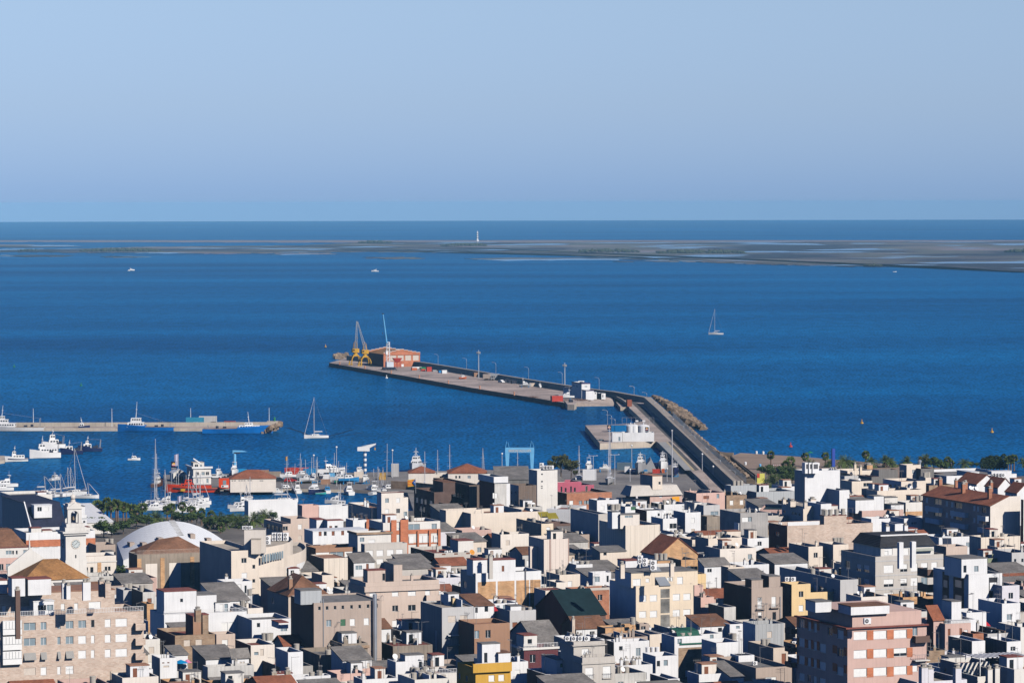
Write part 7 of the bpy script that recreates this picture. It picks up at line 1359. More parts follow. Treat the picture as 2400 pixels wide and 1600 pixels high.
trawler('large white fishing boat with ochre patches on its hull', 'C1', 620, 900, 11.6, 198, houses=((-.4,.2,.68,1.6),(.0,.22,.5,1.7)), mast=3, H=2.0)
trawler('white fishing boat nestled behind the large ochre-patched one', 'C1', 740, 770, 9, 205, houses=((-.2,.25,.7,1.8),(-.05,.2,.5,1.9)), mast=2.4, H=1.7)
trawler('navy fishing boat beside the large white one', 'C1', 985, 848, 8.6, 196, hull=HN, houses=((-.05,.3,.6,1.7),), mast=2.4, H=1.4)
trawler('navy fishing boat with white cabin and red flags, rightmost of the raft', 'C1', 1240, 812, 9.2, 196, hull=HN, houses=((-.05,.3,.6,1.6),(.05,.2,.4,1.2)), mast=1.8, H=1.4)
motorboat('small white day boat with people, alone in the harbour', 'C1', 1848, 930, 4.6, 5); motorboat('white and red launch entering the marina, left', 'C1', 760, 1205, 5.5, 60)
motorboat('white cabin cruiser at the far left edge', 'C1', 60, 1300, 9, 200, style=1); motorboat('white speedboat beside the far left cruiser', 'C1', 20, 1350, 8, 200)
# left marina sailing boats
for i, (X, Y, L, m, a, lab) in enumerate(((600,1400,8,6,20,'yacht with raked forestay behind the flat white building'),(750,1430,8,8,60,'yacht with slim pole mast, left marina group, second'),(825,1430,8,7.4,60,'yacht between the slim and tall masts, left marina'),(925,1420,9,9.3,60,'yacht with aluminium mast, left of the tallest'),(965,1420,9,9.3,70,'yacht with aluminium mast, close left of the tallest'),(1010,1420,12,15.5,50,'yacht with the tallest mast, above the clock tower'),(1200,1455,8,5,350,'yacht with blue sail cover right of the clock tower'))):
    sailboat(lab, 'C1', X, Y, L, a, m, cover=HBK if i == 6 else None, lean=.4)
for i, (X, Y, L, m, a, n_, lab) in enumerate(((2150,230,14,21.5,100,2,'great schooner with twin tall white masts in the marina'),(2120,250,9,12.5,80,1,'yacht just left of the twin tall masts'),(2265,235,9,12,75,1,'yacht just right of the twin tall masts'))):
    sailboat(lab, 'A1', X, Y, L, a, m, masts=n_)
for i, (X, Y, L, m, a, lab) in enumerate(((230,200,8,8,60,'yacht amid the marina berths, left'),(345,160,8,10,70,'yacht amid the marina berths, middle'),(385,140,7,9,20,'yacht with white hull out of the berths, right'),(280,215,8,7,10,'broad white yacht with folded boom'))): sailboat(lab, 'A2', X, Y, L, a, m)
for i, (t, X, Y, L, a) in enumerate((('A1',2060,215,7,190),('A1',2120,270,7.5,195),('A1',2230,220,7,170),('A1',2290,180,7,185),('A2',150,300,7,10),('A2',230,290,7,15),('A2',310,260,7.5,200),('A2',380,230,7,190),('A2',420,190,6.5,15),('A2',970,280,7,195),('A2',930,240,6.5,185),('A2',1020,190,6.5,10))):
    motorboat(f'white motor yacht in the palm-side berths, {ordn[i]} from the left', t, X, Y, L, a, style=i % 2, group='motor yachts in the palm-side berths')
for i, (t, X, Y, L, m, a, hl, lab) in enumerate((('C3',380,1180,7,6,10,HW,'yacht behind the promenade wall, left mast'),('C3',465,1185,8,9.4,5,HW,'yacht behind the promenade wall, tall mast'),('C2',1335,1480,7,5,80,HW,'slim mast yacht left of the promenade wall'),('C2',1385,1480,7,7.5,85,HW,'second slim mast yacht left of the promenade wall'),('C3',1905,1060,8,9,60,HW,'yacht with white mast in front of the yard, right'),('C3',2010,1050,8,8.6,110,HW,'yacht with leaning mast beside it'),('C3',1330,1240,7,7,90,HW,'thin masted yacht near the cream house'),('C4',640,990,9,12.6,85,HW,'yacht with two slim poles before the brown terraces'),('C4',845,900,9,11.4,90,HW,'yacht behind the brown terraces, shorter mast'),('C4',1035,900,10,13.2,90,HW,'yacht behind the brown terraces, tallest mast'),('C4',1552,900,9,12,80,HW,'yacht near the travel lift, left mast'),('C5',425,770,7,8.6,90,HW,'mast yacht in front of the travel lift'),('C5',1390,820,8,11.4,85,HW,'yacht with twin lines right of the olive-green trees'))):
    sailboat(lab, t, X, Y, L, a, m, z=0 if i < 7 else YG, hull=hl, stays=i not in (3, 6, 7, 11))
# rescue boat
r = trawler('orange-red rescue vessel moored at the yard quay', 'C2', 603, 1372, 17.6, 181, hull=HR, houses=((-.02,.24,.62,1.4),(.02,.16,.44,1.3)), mast=2.8, H=1.5, cat='rescue boat', kind='rescue_boat', hm=HR, back=False, stripe=HBK)
mb = MB(); mb.box(-6, -1.4, 1.5, -1.2, 1.4, 2.3); mb.build('deck_gear', HR, r); mb = MB(); mb.box(2.4, -2.5, .6, 3.9, -2.35, 1.4); mb.box(2.4, 2.35, .6, 3.9, 2.5, 1.4); mb.build('side_panel', YEL, r)
motorboat('sleek white motor yacht in front of the red-brown roof', 'C2', 1430, 1382, 11.2, 180, style=1)
boat('rowing_boat', 'dark red rowing boat beside the rescue vessel', 'C2', 1110, 1365, 4.2, 170, hull=REDP, beam=1.5, cat='rowing boat'); motorboat('rigid dinghy with black outboard', 'C2', 1755, 1380, 4, 10); motorboat('dark inflatable at the yard quay', 'C3', 465, 1000, 6, 20, hull=HBK)
motorboat('white sport cruiser with arch, by the yard quay', 'C3', 640, 1035, 8, 105, style=1); motorboat('navy-hulled motor yacht with black screen', 'C3', 905, 1050, 10, 255, hull=HN, style=1); motorboat('small cruiser with blue canopy', 'C3', 1120, 1035, 7, 100, top=BLUP); boat('dinghy', 'turquoise dinghy alongside the navy yacht', 'C3', 1020, 1060, 3.6, 10, hull=mat('turquoise paint', (.05,.40,.38), .5), beam=1.5)
motorboat('white flybridge cruiser in the basin, stern on', 'C3', 1450, 1060, 9, 108, style=1); motorboat('white cruiser with dark screen, partly behind masts', 'C3', 1830, 1040, 9, 115, style=1); motorboat('long white motor yacht behind the stair tower', 'C3', 2120, 1010, 8, 5, style=0)
motorboat('white fishing cruiser crossing the basin', 'C3', 1245, 1203, 6.6, 175, style=1); motorboat('white launch near the low canopy building', 'C3', 1340, 1260, 6, 180)
trawler('varnished brown motor sailer beside the rescue vessel', 'C2', 120, 1290, 9, 75, hull=BRN, houses=((-.2,.2,.6,2.0),), mast=2.5, back=False)
# ---------------------------------------------------------------- cargo pier
PG = 2.2; PA = R(17.3)
def prop(name, label, cat, t, X, Y, z=PG, rz=PA, group=None): return thing(name, label, cat, gp(*tp(t, X, Y), z), rz, group)
b = B('long brick warehouse with stepped gables on the cargo pier', 'C7', 1000, 1575, 748, 745, 7.0, 'OR', 'O', th=17.3, gz=PG, kind='gy', rise=2.1, lm='MR', cat='warehouse', junk=0, wins=[([1155,1272,1390,1510],800,92,85,'c'),([1300,1505],915,42,45,'w')])
mb = MB(); n = 9
for i in range(n):
    a, c = b.W*i/n, b.W*(i+1)/n; q = 1-abs(2*(i+.5)/n-1); z1 = 7.0+2.1*q+.75
    for y0, y1 in ((-.25, -.003), (b.D, b.D+.25)): mb.box(a, y0, 6.6, c, y1, z1, 0); mb.box(a-.05, y0-.08, z1, c+.05, y1+.08, z1+.2, 1)
mb.build('stepped_gable', [PAL['OR'], PAL['WW']], b.root)
LJ = mat('grey lattice paint', (.34,.36,.38), .6, metal=.2)
def lattice(mb, p, q, w0, w1, n, r=.09, m=0):
    p, q = Vector(p), Vector(q); d = (q-p).normalized(); a = d.cross(Vector((0, 1, 0))).normalized(); b = d.cross(a)
    c = [[(p.lerp(q, i/n)+(a*sx+b*sy)*(w0+(w1-w0)*i/n)/2) for sx, sy in ((-1,-1),(1,-1),(1,1),(-1,1))] for i in range(n+1)]
    for k in range(4):
        mb.tube(c[0][k], c[n][k], r, r*.8, 5, m)
        for i in range(n): mb.tube(c[i][k], c[i+1][(k+1) % 4], r*.55, r*.55, 4, m)
def ycrane(X, Y, label, jib):
    t = prop('portal_crane', label, 'crane', 'C7', X, Y, group='yellow portal cranes on the cargo pier'); mb = MB()
    for sx in (-1, 1):
        for sy in (-1, 1):
            P_ = [(sx*3.0, sy*2.6, 0), (sx*2.9, sy*2.5, 2.6), (sx*2.2, sy*2.0, 4.4), (sx*1.0, sy*1.0, 5.2)]
            for a, c in zip(P_, P_[1:]): mb.tube(a, c, .32, .32, 6)
            mb.cbox(sx*3.0, sy*2.6, 0, 1.2, .6, .5)
    mb.cbox(0, 0, 5.0, 3.2, 3.0, .8); mb.build('portal', YEL, t)
    mb = MB(); mb.cyl(0, 0, 5.8, 7.0, 1.2, 1.1, 12); mb.cbox(0, .4, 7.0, 3.8, 3.6, 2.3); mb.cbox(-1.6, -1.7, 7.3, 1.3, 1.2, 1.9); mb.build('slewing_house', YEL, t)
    mb = MB(); mb.box(-2.15, -2.32, 8.0, -1.05, -2.303, 8.9); mb.build('cab_window', GLASS, t); mb = MB()
    for s_ in (-1, 1): mb.tube((s_*1.0, 1.2, 9.3), (s_*.8, .6, 12.6), .16, .13, 5); mb.tube((s_*1.0, -.8, 9.3), (s_*.8, .2, 12.6), .14, .12, 5); mb.tube((s_*.8, .4, 12.6), (0, .4, 13.6), .12, .12, 5)
    for z_ in (10.2, 11.2, 12.2): mb.tube((-.95, .5, z_), (.95, .5, z_), .09, .09, 4)
    mb.build('head_frame', YEL, t); mb = MB(); lattice(mb, (0, -1.2, 9.2), jib, 1.3, .4, 12, .08); mb.build('lattice_jib', LJ, t); mb = MB(); mb.tube((0, .4, 13.5), jib, .03, .03, 4); mb.tube(jib, (jib[0], jib[1], jib[2]-9), .02, .02, 4); mb.cbox(jib[0], jib[1], jib[2]-9.6, .5, .4, .7); mb.build('hook_and_cables', RAIL, t)
ycrane(560, 905, 'left yellow portal crane with upright lattice jib', (1.6, 3.0, 25.0)); ycrane(708, 925, 'right yellow portal crane with jib leaning left', (-3.2, 4.0, 25.2))
t = prop('harbour_crane', 'white and sky-blue mobile harbour crane before the warehouse', 'crane', 'C7', 1085, 985); mb = MB(); mb.cbox(0, 0, .6, 7.0, 3.0, .9); [mb.cyl(x, y, 0, .9, .5, .5, 8) for x in (-2.6,-.9,.9,2.6) for y in (-1.4,1.4)]; [mb.cbox(x, y, 0, .9, .9, .3) for x in (-3.6,3.6) for y in (-2.6,2.6)]; [mb.tube((x*.8, 0, .9), (x, y, .3), .2, .2, 5) for x in (-3.6,3.6) for y in (-2.6,2.6)]; mb.build('undercarriage', HBK, t)
mb = MB(); mb.cbox(.4, .2, 1.6, 4.0, 3.2, 2.9); mb.build('machine_house', mat('pale grey paint', (.62,.66,.72), .5), t); mb = MB(); lattice(mb, (-.4, .2, 4.5), (-.4, .2, 15.2), 1.7, 1.5, 6, .15); mb.cbox(-.4, .2, 15.2, 1.9, 1.7, .3); mb.build('tower', WHP, t)
mb = MB(); mb.cbox(-1.6, -1.3, 8.6, 1.1, 1.3, 2.0); mb.build('cab', WHP, t); mb = MB(); mb.tube((-1.3, -.6, 15.0), (-3.6, -1.4, 31.0), .42, .26, 6); mb.build('boom', SKYB, t); mb = MB(); mb.cbox(-3.7, -1.4, 31.0, 1.3, .5, .5); mb.tube((-3.7, -1.4, 31), (-3.8, -1.4, 21), .03, .03, 4); mb.cbox(-3.8, -1.4, 20, .4, .4, 1.0); mb.build('hook_and_cables', HBK, t)
t = prop('loading_hopper', 'red steel loading hopper beside the harbour crane', 'hopper', 'C7', 1215, 955); mb = MB(); [mb.tube((x, y, 0), (x, y, 4.0), .14, .14, 5) for x in (-2,0,2) for y in (-1.2,1.2)]; [mb.tube((x, -1.2, 0), (x+2, -1.2, 4), .08, .08, 4) for x in (-2,0)]; [mb.tube((x, -1.2, z_), (x+2, -1.2, z_), .1, .1, 4) for x in (-2,0) for z_ in (2,4)]; mb.build('frame', REDP, t)
mb = MB(); mb.loft([[(-1.0,-.8,3.2),(1.0,-.8,3.2),(1.0,.8,3.2),(-1.0,.8,3.2)], [(-2.6,-1.7,5.6),(2.6,-1.7,5.6),(2.6,1.7,5.6),(-2.6,1.7,5.6)]]); mb.build('funnel', REDP, t)
def cbox(name, label, cat, t, X, Y, w, d, h, m, z=PG, rz=PA, group=None, rib=True):
    r = prop(name, label, cat, t, X, Y, z, rz, group); mb = MB(); mb.cbox(0, 0, 0, w, d, h)
    if rib: n = max(2, int(w/.6)); [mb.box(-w/2+w*(i+.2)/n, -d/2-.06, .15, -w/2+w*(i+.55)/n, -d/2-.003, h-.15) for i in range(n)]; [mb.cbox(x, y, -.0 if False else 0, .2, .2, h+.05) for x in (-w/2, w/2) for y in (-d/2, d/2)]
    mb.build('body', m, r); return r
for X, Y, w, h, m, lab, nm in ((1715,1010,2.6,2.5,REDP,'red skip container on the pier yard, tallest','container'),(1620,1005,2.0,1.2,REDP,'low red skip right of the orange one','skip'),(1480,990,2.8,1.3,mat('orange paint', (.55,.13,.04), .6),'orange skip near the warehouse corner','skip'),(1620,975,3.2,1.2,GRP,'green skip behind the low red one','skip'),(1955,1040,2.6,1.8,WHP,'small white cabin on the pier yard','cabin'),(1890,1030,1.6,1.3,BLUP,'small blue tank on the pier yard','container'),(1520,962,5.2,.9,WHP,'long low white hut wall against the warehouse','cabin'),(1800,1010,2.0,.9,HG,'grey scrap pile box on the pier','skip')):
    cbox(nm, lab, nm, 'C7', X, Y, w, 1.8, h, m)
motorboat('small orange work boat parked on the pier deck', 'C8', 180, 450, 4.2, 20, z=PG+.5, hull=mat('orange paint', (.55,.13,.04), .6)); cbox('container', 'rust brown container by the floodlight mast', 'container', 'C8', 348, 432, 3.0, 2.2, 2.2, PAL['BN'])
cbox('container', 'red shipping container near the pier corner', 'container', 'C8', 1332, 733, 5.2, 2.4, 2.6, REDP)
def car(label, t, X, Y, m, z, rz, kind='car', group=None):
    r = prop('parked_'+kind if kind != 'truck' else 'truck', label, kind, t, X, Y, z, rz, group); mb = MB()
    if kind == 'van': L, w, h0, h1, pr = 5.2, 1.9, .35, 1.25, [(-2.6,1.25),(-2.55,2.2),(1.0,2.2),(1.8,1.35),(2.6,1.15)]
    else: L, w, h0, h1, pr = 4.2, 1.75, .3, .9, [(-2.0,.9),(-1.5,1.42),(.4,1.45),(1.1,.95),(2.1,.8)]
    mb.loft([[(-L/2, y, h0), (L/2, y, h0), (L/2, y, h1-.1), (-L/2, y, h1)] for y in (-w/2, w/2)]); mb.build('body', m, r); mb = MB(); mb.loft([[(x, y*.9, z_) for x, z_ in pr]+[(pr[-1][0]-.4, y*.9, h1-.15)] for y in (-w/2, w/2)]); mb.build('cabin', m, r)
    mb = MB(); 
    for y in (-w/2*.9-.012, w/2*.9+.012): mb.poly([(pr[1][0]+.25, y, h1+.08), (pr[2][0]-.05, y, h1+.08), (pr[2][0]-.15, y, pr[1][1]-.1), (pr[1][0]+.2, y, pr[1][1]-.1)] if kind != 'van' else [(.1, y, 1.4), (1.3, y, 1.4), (1.0, y, 2.0), (.1, y, 2.0)])
    mb.build('windows', GLASS, r)
    for x in (-L*.32, L*.32):
        for s_ in (-1, 1): mb = MB(); mb.tube((x, s_*(w/2-.1), .32), (x, s_*(w/2+.03), .32), .32, .32, 10); mb.build('wheel', BLK, r)
    return r
CARD = mat('dark car paint', (.02,.025,.035), .3); CARW = mat('white car paint', (.75,.75,.75), .3); CARS = mat('silver car paint', (.40,.42,.44), .3); CARR = mat('red car paint', (.35,.02,.02), .3)
car('white van parked beside the white harbour office', 'C8', 1600, 678, CARW, PG, R(0), 'van'); car('white delivery van by the small motor truck on the pier', 'C8', 655, 505, CARW, PG, R(-60))
def truck(label, t, X, Y, z, rz, L=7, cabm=None, boxm=None, bh=2.3, low=False):
    r = prop('truck', label, 'truck', t, X, Y, z, rz); mb = MB(); mb.cbox(L/2-.9, 0, .5, 1.8, 2.2, 2.0); mb.build('cab', cabm or CARW, r); mb = MB(); mb.box(L/2-.02, -.9, 1.5, L/2+.02, .9, 2.3); mb.box(L/2-1.4, -1.13, 1.5, L/2-.4, -1.103, 2.2); mb.build('windows', GLASS, r)
    mb = MB(); mb.cbox(-1.1, 0, .9, L-2.4, 2.2, .5 if low else bh); mb.build('load_bed', boxm or CARS, r)
    for x in (-L*.3, -L*.15, L*.36):
        for s_ in (-1, 1): mb = MB(); mb.tube((x, s_*.8, .45), (x, s_*1.1, .45), .45, .45, 10); mb.build('wheel', BLK, r)
truck('grey box truck with white cab by the sea wall', 'C8', 585, 470, PG, R(-10), 8); truck('taupe trailer truck left of the grey box truck', 'C8', 500, 475, PG, R(-10), 6, HG, PAL['TA'])
for i, X in enumerate((712, 760, 805)): cbox('machine', f'dark machine beside the trucks, {ordn[i]} of three', 'machine', 'C8', X, 500+i*8, 2.2, 2.0, 1.6, HBK)
r = motorboat('grey and white boat on a trailer on the pier', 'C8', 945, 545, 6, 5, z=PG+.8, style=1, hull=HG); cradle(r, .8); motorboat('small boat ashore right of the trailer boat', 'C8', 1125, 555, 4.5, 100, z=PG+.5); cbox('cabin', 'beige hut wall behind the trailer boat', 'cabin', 'C8', 1055, 550, 4.5, .6, 1.7, PAL['BE'])
r = motorboat('big white boat shored up beside the harbour office', 'C8', 1450, 690, 7.5, 190, z=PG+.9, style=1); cradle(r, .9)
def rubble(label, t, X, Y, n, w, m, z=PG):
    r = prop('rubble_pile', label, 'rubble', t, X, Y, z); tag(r, kind=None); mb = MB()
    for i in range(n): a = rnd.uniform(0, 6.28); d = rnd.random()**.6*w; s_ = rnd.uniform(.15, .4); mb.cbox(math.cos(a)*d, math.sin(a)*d*2.2, 0, s_*2, s_*1.6, s_*(1.6-d/w))
    mb.build('debris', m, r)
for i, (t_, X, Y) in enumerate((('C7',310,905),('C7',708,970),('C7',1122,1045),('C7',1563,1118),('C7',2022,1203),('C8',390,585),('C8',812,660))):
    r = prop('bollard', f'pale orange bollard on the cargo pier edge, {ordn[i]} from the left', 'bollard', t_, X, Y, group='bollards on the cargo pier'); mb = MB(); mb.cyl(0, 0, 0, 1.3, .35, .28, 8); mb.cyl(0, 0, 1.3, 1.7, .5, .45, 8); mb.build('post', mat('pale orange paint', (.60,.28,.16)), r)
rubble('brown debris heap on the pier quay', 'C8', 1048, 685, 60, 1.8, mat('dark debris', (.16,.10,.08))); rubble('scattered dark debris on the concrete slip', 'C8', 1650, 720, 80, 3.2, mat('dark debris', (.16,.10,.08))); rubble('dark scrap below the big shored boat', 'C8', 1460, 730, 40, 2.0, mat('dark debris', (.16,.10,.08)))
cbox('machine', 'small dark pump box on the pier corner', 'machine', 'C8', 1505, 752, 1.5, 1.2, 1.4, HBK)
NV = mat('navy trim', (.04,.02,.10), .6)
b = B('white harbour office with navy roof trim and four vents', 'C8', 1637, 1741, 1516, 510, 7.4, 'WH', 'r', th=17.3, gz=PG, lm='WH', cat='building', junk=0, lwins=[([1540,1580],540,22,30,'g')], wins=[([1690],552,30,14,'g')]); mb = MB(); mb.box(-.1, -.1, 7.0, b.W+.1, -.003, 7.5); mb.box(-.1, 0, 7.0, -.003, b.D, 7.5); mb.build('roof_trim', NV, b.root)
for X in (1605, 1622, 1640, 1657): b.chimney(X, 482, .9, .7, 'WH', 0)
b = B('low white wing of the harbour office, front', 'C8', 1690, 1786, 1640, 598, 4.6, 'WH', 'r', th=17.3, gz=PG, lm='WH', cat='building', junk=0); mb = MB(); mb.box(-.1, -.1, 4.3, b.W+.1, -.003, 4.7); mb.box(-.1, 0, 4.3, -.003, b.D, 4.7); mb.build('roof_trim', NV, b.root)
b = B('low white wing of the harbour office, left', 'C8', 1512, 1530, 1412, 570, 4.2, 'WH', 'r', th=17.3, gz=PG, lm='WH', cat='building', junk=0, lwins=[([1430,1460,1490],580,12,20,'d')]); mb = MB(); mb.box(-.1, -.1, 3.9, b.W+.1, -.003, 4.3); mb.box(-.1, 0, 3.9, -.003, b.D, 4.3); mb.build('roof_trim', NV, b.root)
B('small white annex with two windows at the road bend', 'C8', 1760, 1822, 1700, 620, 3.4, 'WH', 'g', th=17.3, gz=PG, lm='GY', cat='kiosk', junk=0, wins=[([1778,1805],636,14,16,'d')]); B('tiny white hut with open door at the road bend', 'C8', 1880, 1930, 1820, 636, 2.8, 'WH', 'g', th=17.3, gz=PG, lm='BE', cat='kiosk', junk=0, wins=[([1897],668,12,34,'d')])
cbox('gate_post', 'rusty red steel box at the parapet end', 'post', 'C6', 730, 305, 2.0, 1.6, 3.0, mat('rust red steel', (.30,.09,.05), .8), 2.4)
# lamps
def lamp(label, t, X, Yb, Yt, z=PG, arm=1, group='street lamps along the pier and breakwater'):
    p = gp(*tp(t, X, Yb), z); h = (Yb-Yt)/TL[t][2]/sc_at(p); r = thing('street_lamp', label, 'street lamp', p, 0, group); mb = MB(); mb.tube((0, 0, 0), (0, 0, h*.86), .13, .09, 6); P_ = [(0, 0, h*.86), (-.15, 0, h*.93), (-.6, 0, h*.98), (-1.5, 0, h)]
    for a, c in zip(P_, P_[1:]): mb.tube(a, c, .08, .07, 5)
    mb.build('pole', STEEL, r); mb = MB(); mb.cbox(-1.8, 0, h-.06, .8, .3, .16); mb.build('lamp_head', HG, r)
for i, (t, X, a, c) in enumerate((('C7',1412,760,672),('C7',1860,938,738),('C7',2308,1018,800),('C8',587,430,255),('C8',987,500,312),('C8',1400,560,375),('C8',1852,640,440),('C8',2280,700,545),('C6',800,198,28),('C6',976,300,112),('C6',1090,400,245),('C6',1212,505,345),('C6',1342,625,465),('C6',1486,765,560),('C6',1642,905,700),('C6',1808,1075,870),('C6',1994,1232,1030),('C6',2195,1400,1180))):
    lamp(f'curved-arm street lamp, {ordn[i] if i < 14 else ["fifteenth","sixteenth","seventeenth","eighteenth"][i-14]} from the warehouse along the sea wall road', t, X, a, c)
for i, (X, a, c) in enumerate(((435,558,355),(492,640,420),(540,655,470))): lamp(f'curved-arm lamp on the fuel quay, {ordn[i]} from the left', 'C6', X, a, c, 2.4, group='lamps on the fuel quay')
for X, Yb, Yt, lab in ((375,452,105,'tall floodlight mast on the cargo pier, left'),(1430,560,260,'tall floodlight mast behind the harbour office')):
    p = gp(*tp('C8', X, Yb), PG); h = (Yb-Yt)/5.227/sc_at(p); r = thing('floodlight_mast', lab, 'floodlight', p); mb = MB(); mb.cyl(0, 0, 0, h, .38, .24, 8); mb.build('mast', STEEL, r); mb = MB(); [mb.cbox(x, y, h-1.6, .7, .5, .7) for x, y in ((-.7,0),(.7,0),(0,-.7),(0,.7))]; mb.cyl(0, 0, h-1.9, h-1.7, 1.1, 1.1, 10); mb.build('lamp_ring', HG, r)
for i, (X, Yb, Yt) in enumerate(((460,440,215),(1543,470,215),(3930,440,0))): 
    if i < 2: p = gp(*tp('C1', X, Yb), 1.3); h = (Yb-Yt)/5.88/sc_at(p); r = thing('pole', f'thin white pole on the mole, {ordn[i]} from the left', 'pole', p); mb = MB(); mb.tube((0,0,0),(0,0,h),.14,.07,6); mb.build('shaft', WHP, r)
for i, (X, Yb, Yt) in enumerate(((570,370,210),(1652,410,205))): p = gp(*tp('C2', X, Yb+30), 1.3); h = (Yb+30-Yt)/5.88/sc_at(p); r = thing('pole', f'thin white pole on the mole near the {"blue shed" if i == 0 else "green beacon"}', 'pole', p); mb = MB(); mb.tube((0,0,0),(0,0,h),.14,.07,6); mb.build('shaft', WHP, r)
# chain-link fence along the breakwater top
F_ = [gp(*tp('C6', X, Y), 5.6) for X, Y in ((1335,448),(1600,700),(1850,930),(2100,1145),(2352,1365))]; r = thing('fence', 'grey chain-link fence along the seaward edge of the breakwater', 'fence', F_[0]); mb = MB(); mp_ = MB()
MESH = mat('chain link', (.34,.36,.36), .8)
for a, c in zip(F_, F_[1:]):
    n = int((c-a).length/3)
    for i in range(n): q = a.lerp(c, i/n)-F_[0]; mp_.tube(q, q+Vector((0, 0, 2)), .06, .06, 4)
    for z_ in [.1+.22*k for k in range(9)]: mb.tube(a-F_[0]+Vector((0, 0, z_)), c-F_[0]+Vector((0, 0, z_)), .035, .035, 3)
mb.build('mesh', MESH, r); mp_.build('posts', STEEL, r)
# ---------------------------------------------------------------- fuel quay
q_ = 2.4
b = B('white fuel kiosk with notice panels on the fuel quay', 'C6', 500, 638, V, 668, 3.6, 'WH', 'g', th=2, D=5, gz=q_, cat='kiosk', junk=0, par=.1, wins=[([597],755,26,58,'g')])
b2 = B('long blank white bund wall around the fuel tanks', 'C6', 642, 1076, V, 668, 3.5, 'WH', 'g', th=2, D=7, gz=q_, cat='wall', junk=0, par=3.0)
def logo(mb, w, z0):                       # blue board: orange-red sun over a white band and lettering bar
    mb.box(-w/2, -.08, z0, w/2, .08, z0+w*1.35, 0); mb.tube((0, -.10, z0+w*.86), (0, -.081, z0+w*.86), w*.28, w*.28, 14, 1); mb.poly([(-w*.36,-.11,z0+w*.74),(w*.36,-.11,z0+w*.74),(w*.30,-.11,z0+w*.62),(-w*.26,-.11,z0+w*.60)], 2); mb.poly([(-w*.3,-.12,z0+w*.86),(w*.38,-.12,z0+w*.80),(w*.36,-.12,z0+w*.72),(-w*.36,-.12,z0+w*.74)], 3)
def text(body, size, loc, m, par, name='lettering', ext=.02, sx=1.0):
    c = bpy.data.curves.new(name, 'FONT'); c.body = body; c.size = size; c.extrude = ext; c.align_x = 'CENTER'; c.materials.append(m); o = bpy.data.objects.new(name, c); COL.objects.link(o); dg = bpy.context.evaluated_depsgraph_get(); me = bpy.data.meshes.new_from_object(o.evaluated_get(dg)); bpy.data.objects.remove(o)
    o = bpy.data.objects.new(name, me); COL.objects.link(o); o.parent = par; o.location = loc; o.rotation_euler = (R(90), 0, 0); o.scale = (sx, 1, 1)
    if not me.materials: me.materials.append(m)
    return o
LOGM = [mat('dark blue sign', (.01,.015,.05), .5), mat('sun yellow', (.75,.40,.06), .5), mat('sun red', (.60,.06,.05), .5), WHP]
for X, Y, r_ in ((758,575,1.7),(812,578,1.7),(935,585,2.3)):
    k = {758: 'left', 812: 'middle', 935: 'right'}[X]; p = gp(*tp('C6', X, 785), q_)+Vector((0, 3.9, 0)); t = thing('fuel_tank', f'{k} white cylindrical fuel tank behind the bund wall', 'fuel tank', p, 0, 'white fuel tanks'); mb = MB(); h = 5.8; mb.cyl(0, 0, 0, h, r_, r_, 20); mb.cyl(0, 0, h, h+.5, r_, r_*.3, 20); mb.build('shell', WHP, t); mb = MB(); mb.cyl(0, 0, h+.5, h+1.2, .2, .2, 8); [mb.tube((math.cos(a)*r_, math.sin(a)*r_, h), (math.cos(a)*r_, math.sin(a)*r_, h+.9), .04, .04, 4) for a in (0,1,2,3,4,5)]; mb.build('top_fittings', WHP, t)
    if X == 935: mb = MB(); logo(mb, 1.5, 3.4); o = mb.build('logo_panel', LOGM, t); o.location = (1.2, -2.15, 0); x_ = text('REPSOL', .42, (1.2, -2.30, 3.6), WHP, t)
for X, lab in ((560,'left blue shipping container behind the fuel kiosk'),(645,'right blue shipping container behind the fuel kiosk')): cbox('container', lab, 'container', 'C6', X, 653, 6.4, 2.4, 2.6, mat('container blue', (.0,.16,.42), .5), q_, R(2))
t = prop('fuel_sign', 'dark fuel sign with sun logo on the left of the kiosk', 'sign', 'C6', 458, 665, q_, 0); mb = MB(); logo(mb, 1.7, .7); mb.build('panel', LOGM, t); text('REPSOL', .45, (0, -.12, .85), WHP, t); mb = MB(); [mb.tube((x, .1, 0), (x, .1, 3), .06, .06, 5) for x in (-.7, .7)]; mb.build('posts', RAIL, t)
for i, X in enumerate((357, 492, 660, 782, 885, 1005)):
    p = gp(*tp('C6', X, 828), 1.1); t = thing('tyre_fender', f'black tyre fender on the fuel quay wall, {ordn[i]} from the left', 'tyre', p+Vector((0, -.25, 0))); mb = MB(); n = 16; P_ = [[Vector(((.62+.24*math.cos(b_))*math.cos(a), .24*math.sin(b_), (.62+.24*math.cos(b_))*math.sin(a))) for b_ in [j*math.pi/3 for j in range(6)]] for a in [i_*2*math.pi/n for i_ in range(n+1)]]; mb.loft(P_, 0, cap=False); mb.build('ring', BLK, t)
cbox('pump_unit', 'small grey fuel pump in front of the bund wall', 'fuel pump', 'C6', 683, 785, 1.8, .8, 1.6, HG, q_, 0); rubble('nets and gear at the left end of the fuel quay', 'C6', 340, 775, 30, 1.2, mat('blue grey gear', (.10,.14,.18)), q_)
t = prop('gate_fence', 'white framed gate fence behind the fuel tanks', 'fence', 'C6', 850, 545, q_, R(-2)); mb = MB(); [mb.tube((x, 0, 0), (x, 0, 2.6), .07, .07, 4) for x in [-6.5+1.9*i for i in range(8)]]; [mb.tube((-6.5, 0, z_), (6.8, 0, z_), .06, .06, 4) for z_ in (.2, 2.6)]; mb.build('frame', STEEL, t); mb = MB(); mb.box(-.9, -.05, .8, .3, .05, 1.5); mb.box(2, -.05, .8, 3.2, .05, 1.5); mb.build('notice_boards', WHP, t)
